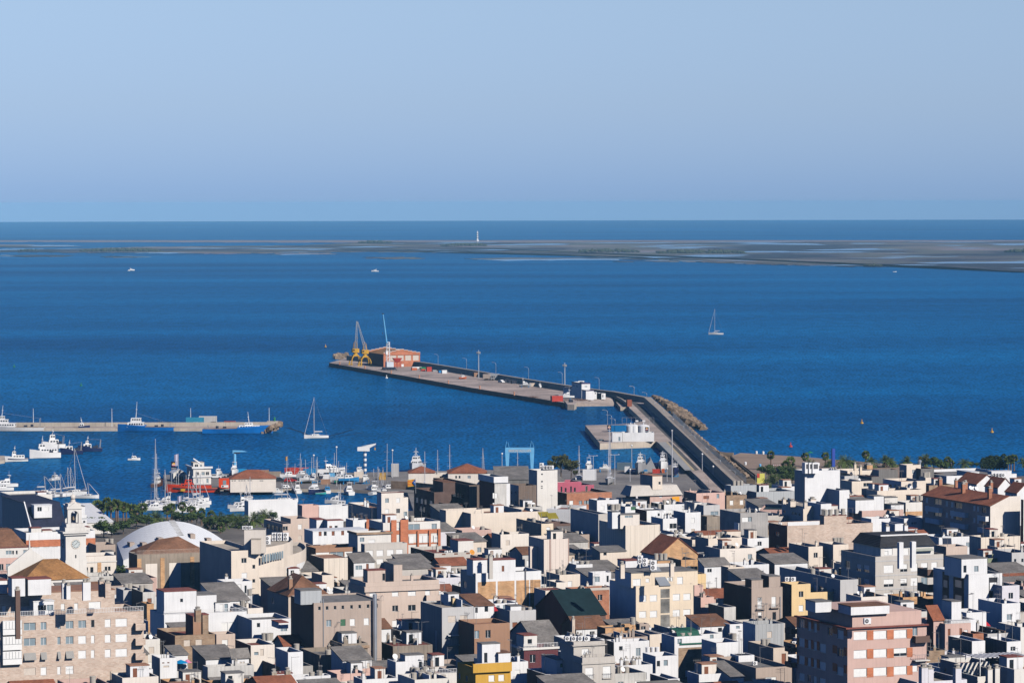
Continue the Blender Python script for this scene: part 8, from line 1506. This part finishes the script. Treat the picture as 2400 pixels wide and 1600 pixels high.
# ---------------------------------------------------------------- mole furniture
cbox('storage_shed', 'blue storage container shed on the mole', 'shed', 'C2', 632, 445, 7.4, 3, 3.2, mat('faded blue sheet', (.03,.26,.42), .6), 1.3, 0); cbox('storage_shed', 'grey roller-door shed on the mole', 'shed', 'C2', 808, 440, 7.2, 3, 3.6, PAL['GY'], 1.3, 0)
for i, (X, Y, m, lab) in enumerate(((170,447,CARD,'dark car on the mole, leftmost'),(285,447,CARD,'second dark car on the mole'),(900,445,CARD,'dark car right of the grey shed'),(1600,455,CARD,'dark car near the mole beacon'),(1400,455,CARD,'dark car behind the blue workboat'))): car(lab, 'C2', X, Y, m, 1.3, 0)
car('white van beside the blue shed', 'C2', 655, 452, CARW, 1.3, 0); [cbox('skip', lab, 'skip', 'C2', X, 442, 2.4, 1.6, 1.6, mat('dark red skip', (.28,.04,.03)), 1.3, 0) for X, lab in ((1075,'left dark red skip on the mole'),(1148,'right dark red skip on the mole'))]
t = prop('beacon', 'stone block with green light at the mole head', 'beacon', 'C2', 1700, 470, 1.3, 0); mb = MB(); mb.cbox(0, 0, 0, 4.6, 3.5, 2.4); mb.build('base', CONL, t); mb = MB(); mb.cyl(.8, 0, 2.4, 3.6, .45, .35, 10); mb.cyl(.8, 0, 3.6, 4.2, .5, .1, 10); mb.build('light', GRP, t)
t = thing('tyre_fender', 'black tyre hanging on the mole between the ships', 'tyre', gp(*tp('C1', 742, 503), .6)+Vector((0, -.3, 0))); mb = MB(); n = 14; mb.loft([[Vector(((.6+.24*math.cos(b_))*math.cos(a), .24*math.sin(b_), (.6+.24*math.cos(b_))*math.sin(a))) for b_ in [j*math.pi/3 for j in range(6)]] for a in [i_*2*math.pi/n for i_ in range(n+1)]], 0, cap=False); mb.build('ring', BLK, t)
land('pontoon', P2('C1', (-200,870),(60,865),(80,905),(60,935),(-200,960)), 1.0, [CONL, CONL], kind='structure')
# ---------------------------------------------------------------- boatyard
YG = 1.0; th0 = 4
# harbour tower: three tiers with bowed balconies
p0 = gp(*tp('C2', 515, 1255), YG); hb = B('cream three-tier harbour club with lookout room and radar bar', 'C2', 605, 850, 515, 1050, 5.2, 'WW', 'c', th=16, D=9, gz=YG, cat='building', junk=0, lwins=[([555],1115,50,50,'g'),([550],1215,45,60,'g')], wins=[([660,740,800],1115,44,44,'dgd'),([660,800],1215,30,60,'gg')], pent=[(605,755,V,965,2.2,'WW','c',4,[([648],1010,46,48,'d'),([710],1010,26,40,'g')])], band=[(1020,1045,'WH',.5),(1150,1165,'WH',.35)])
mb = MB(); mb.tube((2.6, 1.5, 6.9), (.3, 1.5, 8.6), .3, .22, 6); hb_o = mb.build('radar_bar', WHP, hb.root)
B('white tented annex left of the harbour club', 'C2', 330, 500, V, 1110, 2.8, 'WW', 'W', th=16, D=6, gz=YG, junk=0, kind='gy', rise=1.2, wins=[([380,440],1190,50,80,'d')])
b = B('low long harbour workshop with red-brown hipped roof', 'C2', 1115, 1745, V, 1195, 4.2, 'CL', 'T', th=6, D=11, gz=YG, kind='hip', rise=2.6, cat='building', junk=0, wins=[([1145,1180,1240,1275,1310,1365,1400],1212,26,12,'d'),([1545],1212,50,12,'d')], chim=[])
t = prop('fuel_booth', 'orange fuel booth with grey door at the yard quay', 'booth', 'C2', 1040, 1308, YG, R(4)); mb = MB(); mb.cbox(0, 0, 0, 3.9, 3.2, 3.1, 0); mb.build('body', mat('booth orange', (.72,.07,.01), .5), t); mb = MB(); mb.box(-.6, -1.66, 1.1, .5, -1.603, 2.6, 0); mb.build('window', GLASSB, t); mb = MB(); mb.box(-1.1, -1.68, .25, 1.2, -1.603, 1.0, 0); mb.tube((-.6, -1.72, .62), (-.6, -1.685, .62), .28, .28, 12, 1); mb.build('notice', [WHP, LOGM[0]], t)
t = prop('fuel_sign', 'tall dark fuel sign with sun logo left of the harbour club', 'sign', 'C2', 340, 1260, YG, 0); mb = MB(); h = (1260-1055)/5.88/sc_at(t.location); logo(mb, 2.0, h); mb.build('panel', LOGM, t); text('REPSOL', .5, (0, -.13, h+.15), WHP, t); mb = MB(); [mb.tube((x, .1, 0), (x, .1, h+.3), .1, .1, 5) for x in (-.8, .8)]; mb.build('posts', STEEL, t)
def flag(label, t, X, Yb, Yt, m, z=YG, w=1.4, fh=4.0):
    p = gp(*tp(t, X, Yb), z); h = (Yb-Yt)/TL[t][2]/sc_at(p); r = thing('banner_pole', label, 'flag', p); mb = MB(); mb.tube((0,0,0),(0,0,h),.09,.06,6); mb.build('pole', ALU, r); mb = MB(); n = 6
    mb.loft([[(-w*i/n, .15*math.sin(i*1.3), h-fh-.2*i/n), (-w*i/n, .15*math.sin(i*1.3), h-.1-.25*i/n)] for i in range(n+1)], 0, cap=False, closed=False); mb.build('flag', m, r)
flag('tall lilac banner above the dark fuel sign', 'C2', 402, 1260, 838, mat('lilac banner', (.50,.48,.62), .8)); flag('small striped flag on the covered berth masts', 'C3', 500, 700, 455, mat('red yellow flag', (.55,.30,.10), .8), w=.9, fh=1.6); flag('lilac banner among the palm-side berths', 'A2', 148, 190, 60, mat('lilac banner', (.50,.48,.62)), w=1.2, fh=3.0)
t = prop('flag', 'yellow and red striped flag with blue star triangle above the brown terraces', 'flag', 'C4', 500, 990, GZ+11.6, 0); mb = MB(); mb.tube((0, 0, -1), (0, 0, 3.4), .05, .04, 5); mb.build('pole', ALU, t)
for i in range(9): z_ = 1.0+i*.22; mb = MB(); mb.loft([[(-.1-2.2*j/5, .12*math.sin(j), z_+.1-.25*j/5-.0), (-.1-2.2*j/5, .12*math.sin(j), z_+.32-.25*j/5)] for j in range(6)], 0, cap=False, closed=False); mb.build('stripe', mat('flag yellow', (.65,.42,.03)) if i % 2 == 0 else mat('flag red', (.55,.05,.03)), t)
mb = MB(); mb.poly([(-.08,-.16,1.08),(-.08,-.16,3.1),(-.95,-.16,2.1)], 0); mb.poly([(-.3+.17*math.cos(a)*(1 if i % 2 == 0 else .45), -.19, 2.1+.2*math.sin(a)*(1 if i % 2 == 0 else .45)) for i, a in enumerate([math.pi/2+k*math.pi/5 for k in range(10)])], 1); mb.build('star_triangle', [mat('flag blue', (.02,.10,.35)), WHP], t)
# boats ashore
for i, (t_, X, Y, L, a, hl, st, lab) in enumerate((('C2',950,1125,6.5,265,HW,0,'small white boat ashore behind the harbour club, bow on'),('C2',1165,1110,8,265,HW,1,'white boat ashore beneath the blue jib crane, bow on'),('C3',715,780,6,240,HG,0,'grey-white boat ashore by the blue tarpaulin'),('C3',905,820,6.5,280,HW,0,'cream boat ashore among the yard masts'),('C3',1030,810,6,265,HBK,0,'boat under dark cover ashore'),('C3',1180,720,10,15,HW,1,'large white boat with dark cover ashore, centre of yard'),('C3',1355,745,6.5,265,HW,0,'white boat ashore left of the striped crane'),('C3',1625,720,6.5,260,HW,0,'boat with white hoop arch ashore by the striped crane'),('C3',1720,840,6,260,HW,0,'white open boat ashore right of the striped crane'),('C3',1460,850,7,10,BLUP,0,'blue-covered boat ashore in the row'),('C3',1320,840,7,185,HW,0,'low white boat ashore in the row'),('C3',800,840,5,190,HW,0,'little boat with blue cover ashore'),('C3',510,790,6,200,HW,0,'white boat with dark awning ashore, left of yard'),('C5',1540,660,8,262,HW,1,'white cabin boat on stands above blue keel'),('C5',1800,660,4,10,HW,0,'small white boat ashore at the far quay'),('C4',245,945,1,0,HW,0,''))):
    if not lab: continue
    r = motorboat(lab, t_, X, Y, L, a, z=YG+1.1, hull=hl, style=st); cradle(r, 1.1)
r = trawler('white patrol ship, bow on, behind the low red roof', 'C4', 510, 700, 18, 262, houses=((-.1,.24,.7,1.8),(-.05,.18,.55,1.4)), mast=3, H=2.2, cat='ship', kind='ship', hull=mat('grey ship steel', (.55,.56,.58), .5), back=False)
for X, Y, L, lab in ((2330,650,13,'large white fishing boat ashore with grey hull, left'),(2240,0,0,'')):
    if lab: r = trawler('white fishing boat ashore with grey hull, bow on, left of two', 'C6', 885, 1195, 14, 262, z=YG+.9, hull=HG, houses=((-.25,.22,.7,1.5),(-.1,.14,.5,1.4)), mast=1.6, H=2.0); cradle(r, .9)
r = trawler('white fishing boat ashore, bow on, right of two', 'C6', 1195, 1170, 12, 262, z=YG+.9, houses=((-.25,.22,.7,1.5),(-.1,.14,.5,1.4)), mast=1.6, H=1.9); cradle(r, .9); r = trawler('navy fishing boat ashore near the slipway road', 'C6', 1365, 1235, 9, 265, z=YG+.9, hull=HN, houses=((-.2,.2,.6,1.3),), mast=1.2, H=1.4); cradle(r, .9)
sailboat('large grey-hulled yacht ashore with two tall masts', 'C6', 465, 1350, 11, 262, 19, z=YG+.6, hull=HG, masts=2)
t = prop('hull_cover', 'grey tent of sheeting beside the fishing boats ashore', 'cover', 'C6', 930, 1210, YG, 0); mb = MB(); mb.loft([[(-1,-3,0),(5,-3,0),(2.4,-3,4.6)], [(-1,4,0),(5,4,0),(2.4,4,5.2)]]); mb.build('sheet', HG, t)
truck('white lorry with blue load bed in the boatyard', 'C6', 830, 1232, YG, R(176), 8, CARW, BLUP, .6, True)
for X, Y, m, lab in ((1105,1225,REDP,'red skip near the fishing boats ashore'),(1200,1220,mat('orange paint', (.55,.13,.04)),'small orange drum box in the boatyard')): cbox('skip', lab, 'skip', 'C6', X, Y, 2.4 if m == REDP else .8, 1.6, 1.4, m, YG, 0)
cbox('container', 'grey-blue container at the far yard quay', 'container', 'C6', 665, 1180, 5, 2.4, 2.6, mat('slate container', (.10,.15,.20)), YG, 0); cbox('container', 'white container block in the yard', 'container', 'C6', 185, 1320, 4.4, 2.5, 3.6, WHP, YG, 0); cbox('container', 'dark blue container beside the red skip', 'container', 'C6', 1090, 1180, 2.0, 2.4, 2.6, HN, YG, 0)
for i, (X, Y, m, w, h, lab) in enumerate(((640,760,REDP,8,2.6,'long faded red boat shed with dark roof cloth'),(880,760,BLUP,5.6,2.4,'bright blue tarpaulin boat shed'),(590,810,mat('rescue orange', (.7,.08,.02)),1.2,1.6,'orange rolled boom beside the grey boats'),(800,880,YEL,3,1.2,'yellow skip in front of the yard boats'),(1095,900,PAL['BN'],3,1.6,'rust brown skip in front of white box'),(1100,860,WHP,2.6,2.4,'white box cabin above the rust brown skip'),(1195,830,SKYB,1.8,2.2,'pale blue plastic stack in the yard'),(1620,800,PAL['CR'],3,2.0,'cream frame stack in the yard'),(1990,830,YEL,2,2.2,'yellow machine at the right of the yard'),(2190,780,PAL['GY'],2.4,4.4,'grey cage stack at the right of the yard'),(300,775,PAL['TD'],4,1.6,'wooden pallets stack at the left of the yard'),(120,760,PAL['BN'],3.4,1.8,'brown board leaning at the left of the yard'))):
    cbox('yard_'+('skip' if 'skip' in lab else 'shed' if 'shed' in lab else 'stack'), lab, 'skip' if 'skip' in lab else 'shed' if 'shed' in lab else 'stack', 'C3', X, Y, w, 2.2, h, m, YG, R(3))
cbox('awning', 'bright blue awning board left of the workshop roof', 'awning', 'C2', 1265, 1120, 3.6, .4, 1.8, mat('awning blue', (.02,.30,.60)), YG+.5, 0)
for i, (t_, X, Y, m, lab) in enumerate((('C2',985,1165,CARS,'silver car behind the harbour club'),('C2',1180,1145,CARW,'white estate car above the workshop roof'),('C3',370,860,CARD,'dark car at the workshop corner'),('C3',540,870,CARR,'red car in the yard row'),('C3',610,865,CARD,'dark car in the yard row'),('C3',680,860,CARS,'silver car in the yard row'),('C3',1330,890,GRP,'green car behind the basin boats'),('C4',245,940,CARD,'dark car by the yard wall'),('C4',360,945,CARW,'white car by the flag'),('C4',455,948,CARW,'white car right of the flag'),('C4',610,945,CARD,'dark car between parked cars by the yard wall'),('C4',680,945,CARW,'white car at the end of the yard wall row'),('C2',910,1180,CARW,'white car beside the harbour club'),('A2',340,410,CARD,'dark red-lit car under the promenade palms'))): car(lab, t_, X, Y, m, YG, R(5))
wall_run('yard_wall', 'beige block wall behind the parked cars', 'wall', 'C4', [(108,850),(380,862),(800,905)], GZ, GZ+2.6, .4, PAL['BK'])
# striped jib crane
t = prop('jib_crane', 'white jib crane on blue-and-white striped column', 'crane', 'C3', 1718, 735, YG, 0); k = sc_at(t.location)*6.72; h = (735-375)/k; mb = MB(); n = 9
for i in range(n): mb.cyl(0, 0, h*i/n, h*(i+1)/n, .55, .55, 12, i % 2)
mb.build('column', [mat('crane navy', (.04,.12,.28), .5), WHP], t); mb = MB(); mb.loft([[(-2.6,y,h),(1.6,y,h-.1),(1.6,y,h+1.9),(-.9,y,h+1.5),(-2.6,y,h+1.3)] for y in (-.8,.8)]); mb.loft([[(1.6,y,h+1.0),(3.8,y,h+2.2),(3.8,y,h+2.6),(-1.2,y,h+1.6),(1.6,y,h+1.9)] for y in (-.5,.5)]); mb.build('jib_head', WHP, t); mb = MB(); mb.tube((3.5,0,h+2.3),(3.5,0,h+.9),.04,.04,4); mb.cbox(3.5,0,h+.3,.4,.3,.7); mb.build('hook', YEL, t)
t = prop('jib_crane', 'sky-blue jib crane behind the boat ashore', 'crane', 'C2', 1178, 1110, YG, 0); h = (1110-850)/(sc_at(t.location)*5.88)+.4; mb = MB(); mb.cyl(0, 0, 0, h, .6, .5, 10); mb.box(-.7, -.4, h, .3, .4, h+1.1); mb.loft([[(-.5,y,h+.4),(2.6,y,h+.5),(4.4,y,h+.6),(2.6,y,h+1.0),(-.5,y,h+1.1)] for y in (-.3,.3)]); mb.build('column', SKYB, t); mb = MB(); mb.cbox(.8, 0, h-.1, 2.2, .9, .55); mb.build('winch', HBK, t)
# travel lift with lettering
t = prop('travel_lift', 'tall sky-blue boat lift with white lettering on its beam', 'boat lift', 'C5', 458, 690, YG, 0); k = sc_at(t.location)*6.72; hw_ = 205/k*.95; h = (690-400)/k; mb = MB()
for s_ in (-1, 1):
    for y in (-1.0, 4.5): mb.loft([[(s_*hw_-.45,y-.4,.6),(s_*hw_+.45,y-.4,.6),(s_*hw_+.45,y+.4,.6),(s_*hw_-.45,y+.4,.6)], [(s_*hw_-.75,y-.4,h),(s_*hw_+.75,y-.4,h),(s_*hw_+.75,y+.4,h),(s_*hw_-.75,y+.4,h)]])
    mb.box(s_*hw_-.4, -.6, .5, s_*hw_+.4, 4.1, 1.1); mb.tube((s_*hw_-.7, 0, h+1.5), (s_*hw_-.2, 0, h+4.0), .1, .08, 4); mb.tube((s_*hw_+.7, 0, h+1.5), (s_*hw_+.2, 0, h+3.6), .1, .08, 4)
mb.box(-hw_-.75, -1.5, h, hw_+.75, -.6, h+1.4); mb.box(-hw_-.75, 4.1, h, hw_+.75, 4.9, h+1.4); mb.build('frame', SKYB, t); text('VARADERO SANT CARLES DE LA RAPITA', 1.3, (0, -1.56, h+.25), WHP, t, sx=(2*hw_+.2)/26.5)
for s_ in (-1, 1):
    for y in (-1.0, 4.5): mb = MB(); mb.tube((s_*hw_-.3, y, .55), (s_*hw_+.3, y, .55), .55, .55, 10); mb.build('wheel', BLK, t)
# low red roofed club buildings
B('white club building with hipped red roof, left', 'C4', 385, 800, V, 735, 4.6, 'CL', 'T', th=2, D=10, kind='hip', rise=2.0, cat='building', junk=0, gz=YG); B('white club building with broad hipped red roof, right', 'C4', 1010, 1620, V, 740, 4.8, 'CL', 'T', th=2, D=14, kind='hip', rise=2.8, cat='building', junk=0, gz=YG, wins=[([1135,1190],790,28,44,'d'),([1340],790,50,44,'g')])
B('low link between the two red-roofed club buildings', 'C4', 800, 1012, V, 745, 3.8, 'CL', 'r', th=2, D=8, cat='building', junk=0, gz=YG, wins=[([905],800,60,50,'d')])
b = B('slate grey sheet hall roof beneath the travel lift', 'C4', 1760, 2300, V, 830, 4.6, 'GD', 'G', th=2, D=22, kind='shed', rise=2.6, cat='hall', junk=0, gz=YG)
for i, (X, Yb, Yt, t_) in enumerate(((1270,930,325,'C3'),(910,760,455,'C3'),(2150,800,375,'C3'),(180,760,430,'C5'),(768,1180,850,'C6'),(238,1260,985,'C6'),(535,1380,970,'C6'),(1325,1350,640,'C6'),(1740,1250,970,'C6'),(1890,1300,1140,'C6'),(2080,1380,1265,'C6'),(745,1340,1180,'C6'),(1255,1340,1170,'C6'))):
    p = gp(*tp(t_, X, Yb), YG); h = (Yb-Yt)/TL[t_][2]/sc_at(p); r = thing('light_pole', ['tall lamp pole with white globe, boatyard centre','thin lamp pole behind the yard masts','lamp pole beside the caged stack','lamp pole left of the travel lift','globe-topped pole left of the fishing boats ashore','T-shaped lamp pole in the yard, left','cross-armed pole by the grey-hulled yacht','tallest white pole over the slipway road','floodlight pole at the roadside','slim pole on the road near the warehouse','cluster lamp pole at the end of the shaded road','short white pole behind the cream roof room','white pole right of the cream roof room'][i], 'lamp pole', p); mb = MB(); mb.tube((0,0,0),(0,0,h),.13 if i != 7 else .22,.08 if i != 7 else .14,6); mb.build('pole', ALU, r); mb = MB()
    if i in (5, 6): mb.tube((-1.4, 0, h), (1.4, 0, h), .06, .06, 4); mb.cbox(-1.3, 0, h, .5, .3, .15); mb.cbox(1.3, 0, h, .5, .3, .15)
    elif i == 7: mb.cbox(0, 0, h, .5, .5, .3)
    else: mb.ball((0, 0, h+.2), .34, 8)
    mb.build('lamp_head', WHP, r)
for i in range(26):                        # bare masts standing in the yard behind the boats
    X = (690,706,788,870,945,968,1228,1218,1305,605,1855,1930,2060,480,1420,960)[i] if i < 16 else None
    if X is None: break
    Yt = (415,515,510,475,510,470,405,570,535,575,655,655,260,520,560,560)[i]; p = gp(*tp('C3', X, 780), YG); h = (780-Yt)/6.72/sc_at(p); r = thing('yacht_mast', f'bare yacht mast in the boatyard, {(ordn+["fifteenth","sixteenth"])[sorted((690,706,788,870,945,968,1228,1218,1305,605,1855,1930,2060,480,1420,960)).index(X)]} from the left', 'mast', p, 0, 'bare masts in the boatyard'); mb = MB(); mb.tube((0,0,0),(rnd.uniform(-.3,.3),0,h),.11,.07,5); mb.build('spar', ALU, r); mb = MB(); [mb.tube((-.9,0,h*q),(.9,0,h*q),.03,.03,4) for q in (.5,.75)]; mb.build('spreaders', ALU, r)
# ---------------------------------------------------------------- beach furniture, signs, terrace things
t = prop('goal', 'white and red beach football goal on the sand', 'goal', 'D2', 1066, 470, 1.2, 0); k = sc_at(t.location)*5.88; w = 105/k; mb = MB(); n = 8; h = 62/k
for i in range(n): mb.tube((-w/2+w*i/n, 0, h), (-w/2+w*(i+1)/n, 0, h), .1, .1, 5, i % 2)
for x in (-w/2, w/2): [mb.tube((x, 0, h*i/5), (x, 0, h*(i+1)/5), .1, .1, 5, i % 2) for i in range(5)]
mb.build('frame', [WHP, mat('faded red', (.5,.12,.08))], t)
t = prop('goal', 'second beach goal nearer the trees', 'goal', 'D2', 1170, 530, 1.2, 0); mb = MB(); [mb.tube((-w/2+w*i/n, 0, h*.9), (-w/2+w*(i+1)/n, 0, h*.9), .09, .09, 5, i % 2) for i in range(n)]; [mb.tube((x, 0, 0), (x, 0, h*.9), .09, .09, 5, 0) for x in (-w/2, w/2)]; mb.build('frame', [WHP, MC['faded red']], t)
t = prop('information_board', 'beach information board with blue map panel', 'board', 'D2', 1104, 560, 1.2, 0); mb = MB(); mb.box(-1.0, -.06, 1.0, 1.0, .06, 2.4); mb.build('panel', SKYB, t); mb = MB(); mb.box(-1.2, -.1, 2.4, 1.2, .1, 2.6); [mb.box(x-.06, .07, 0, x+.06, .17, 2.4) for x in (-1, 1)]; mb.build('frame', PAL['BN'], t)
for X, Y, z_, m, lab in ((630,405,1.2,WHP,'white bin on the sand beside the canal'),(832,435,1.2,SKYB,'blue and white bin on the sand'),(1637,418,1.2,WHP,'white bin on the beach near the white block'),(782,255,1.2,WHP,'white gull-like marker at the waterline'),(875,258,1.2,WHP,'second white marker at the waterline')):
    t = prop('bin', lab, 'bin', 'D2', X, Y, z_, 0); mb = MB(); mb.cyl(0, 0, 0, .9, .4, .45, 10); mb.cyl(0, 0, .9, 1.1, .48, .2, 10); mb.build('body', m, t)
t = prop('billboard', 'yellow billboard with red corner beside the warehouse', 'billboard', 'D2', 842, 735, GZ, 0); k = sc_at(t.location)*5.88; mb = MB(); mb.box(-52/k, -.1, 1.0, 52/k, .1, 5.0, 0); mb.box(-52/k, -.16, 3.6, -16/k, -.103, 5.0, 1); mb.box(-52/k, -.16, .2, 52/k, -.11, 1.9, 2); mb.build('panel', [mat('board yellow', (.72,.68,.15)), mat('board red', (.6,.08,.06)), mat('board pale yellow', (.70,.65,.35))], t); mb = MB(); [mb.box(x-.1, .12, 0, x+.1, .3, 4.8) for x in (-1.6, 1.6)]; mb.build('posts', RAIL, t)
def parasol(label, t_, X, Y, m, z, s=1.3): r = prop('parasol', label, 'parasol', t_, X, Y, z, 0); mb = MB(); mb.loft([[(s*math.cos(a), s*math.sin(a), 1.9) for a in [k*math.pi/4 for k in range(8)]], [(.05*math.cos(a), .05*math.sin(a), 2.5) for a in [k*math.pi/4 for k in range(8)]]]); mb.build('canopy', m, r); mb = MB(); mb.tube((0,0,0),(0,0,2.5),.04,.04,5); mb.build('pole', ALU, r)
parasol('bright blue parasol on the low terrace house', 'B2', 140, 1325, mat('parasol blue', (.0,.24,.52), .8), GZ+3.6, 1.6); parasol('pink parasol tilted beside the blue one', 'B2', 232, 1320, mat('parasol pink', (.7,.22,.35), .8), GZ+3.6, .9); parasol('green beach parasol by the waterline', 'D2', 1520, 310, GRP, 1.2)
t = prop('restaurant_sign', 'dark wall sign reading Rof in white letters, right of the yellow house', 'sign', 'A4', 640, 540, GZ+4.6, R(8)); mb = MB(); mb.box(-1.7, -.1, 0, 1.9, .0, 1.9); mb.build('board', PAL['DB'], t); text('- Rof .', 1.5, (0, -.14, .45), WHP, t)
t = prop('awning', 'red awning over the terrace between salmon and white houses', 'awning', 'B6', 1740, 690, GZ+9.2, R(TH)); mb = MB(); mb.loft([[(-1.4,0,1.4),(1.0,0,1.4),(1.0,0,1.48),(-1.4,0,1.48)], [(-.9,-1.6,.2),(1.6,-1.6,.2),(1.6,-1.6,.28),(-.9,-1.6,.28)]]); mb.build('cloth', mat('awning red', (.45,.02,.03)), t); mb = MB(); [mb.tube((x, 0, 1.4), (x+.5, -1.6, .2), .04, .04, 4) for x in (-1.4, 1.0)]; mb.build('arms', RAIL, t)
t = prop('sail_shade', 'small dark red sail on the lattice terrace', 'sail', 'B3', 2130, 480, GZ+10.2, R(TH)); mb = MB(); mb.poly([(-.4,0,0),(.5,0,.1),(-.4,0,1.3)]); mb.poly([(-.4,.03,0),(-.4,.03,1.3),(.5,.03,.1)]); mb.build('cloth', MC['awning red'], t); mb = MB(); mb.tube((-.42,0,-.4),(-.42,0,1.4),.04,.04,5); mb.build('pole', ALU, t)
# repeats that share a roof are told apart by their order from the left
GR = {}
for o in list(bpy.data.objects):
    if o.parent is None and o.name.split('.')[0] in NK: GR.setdefault(o['label'], []).append(o)
for l, q in GR.items():
    if len(q) > 1:
        q.sort(key=lambda o: pj(o.location)[0]); w, host = l.split(' atop ')
        for i, o in enumerate(q): o['label'] = ' '.join(f'{ordn[i]} {w} from left atop {host}'.split()[:16])
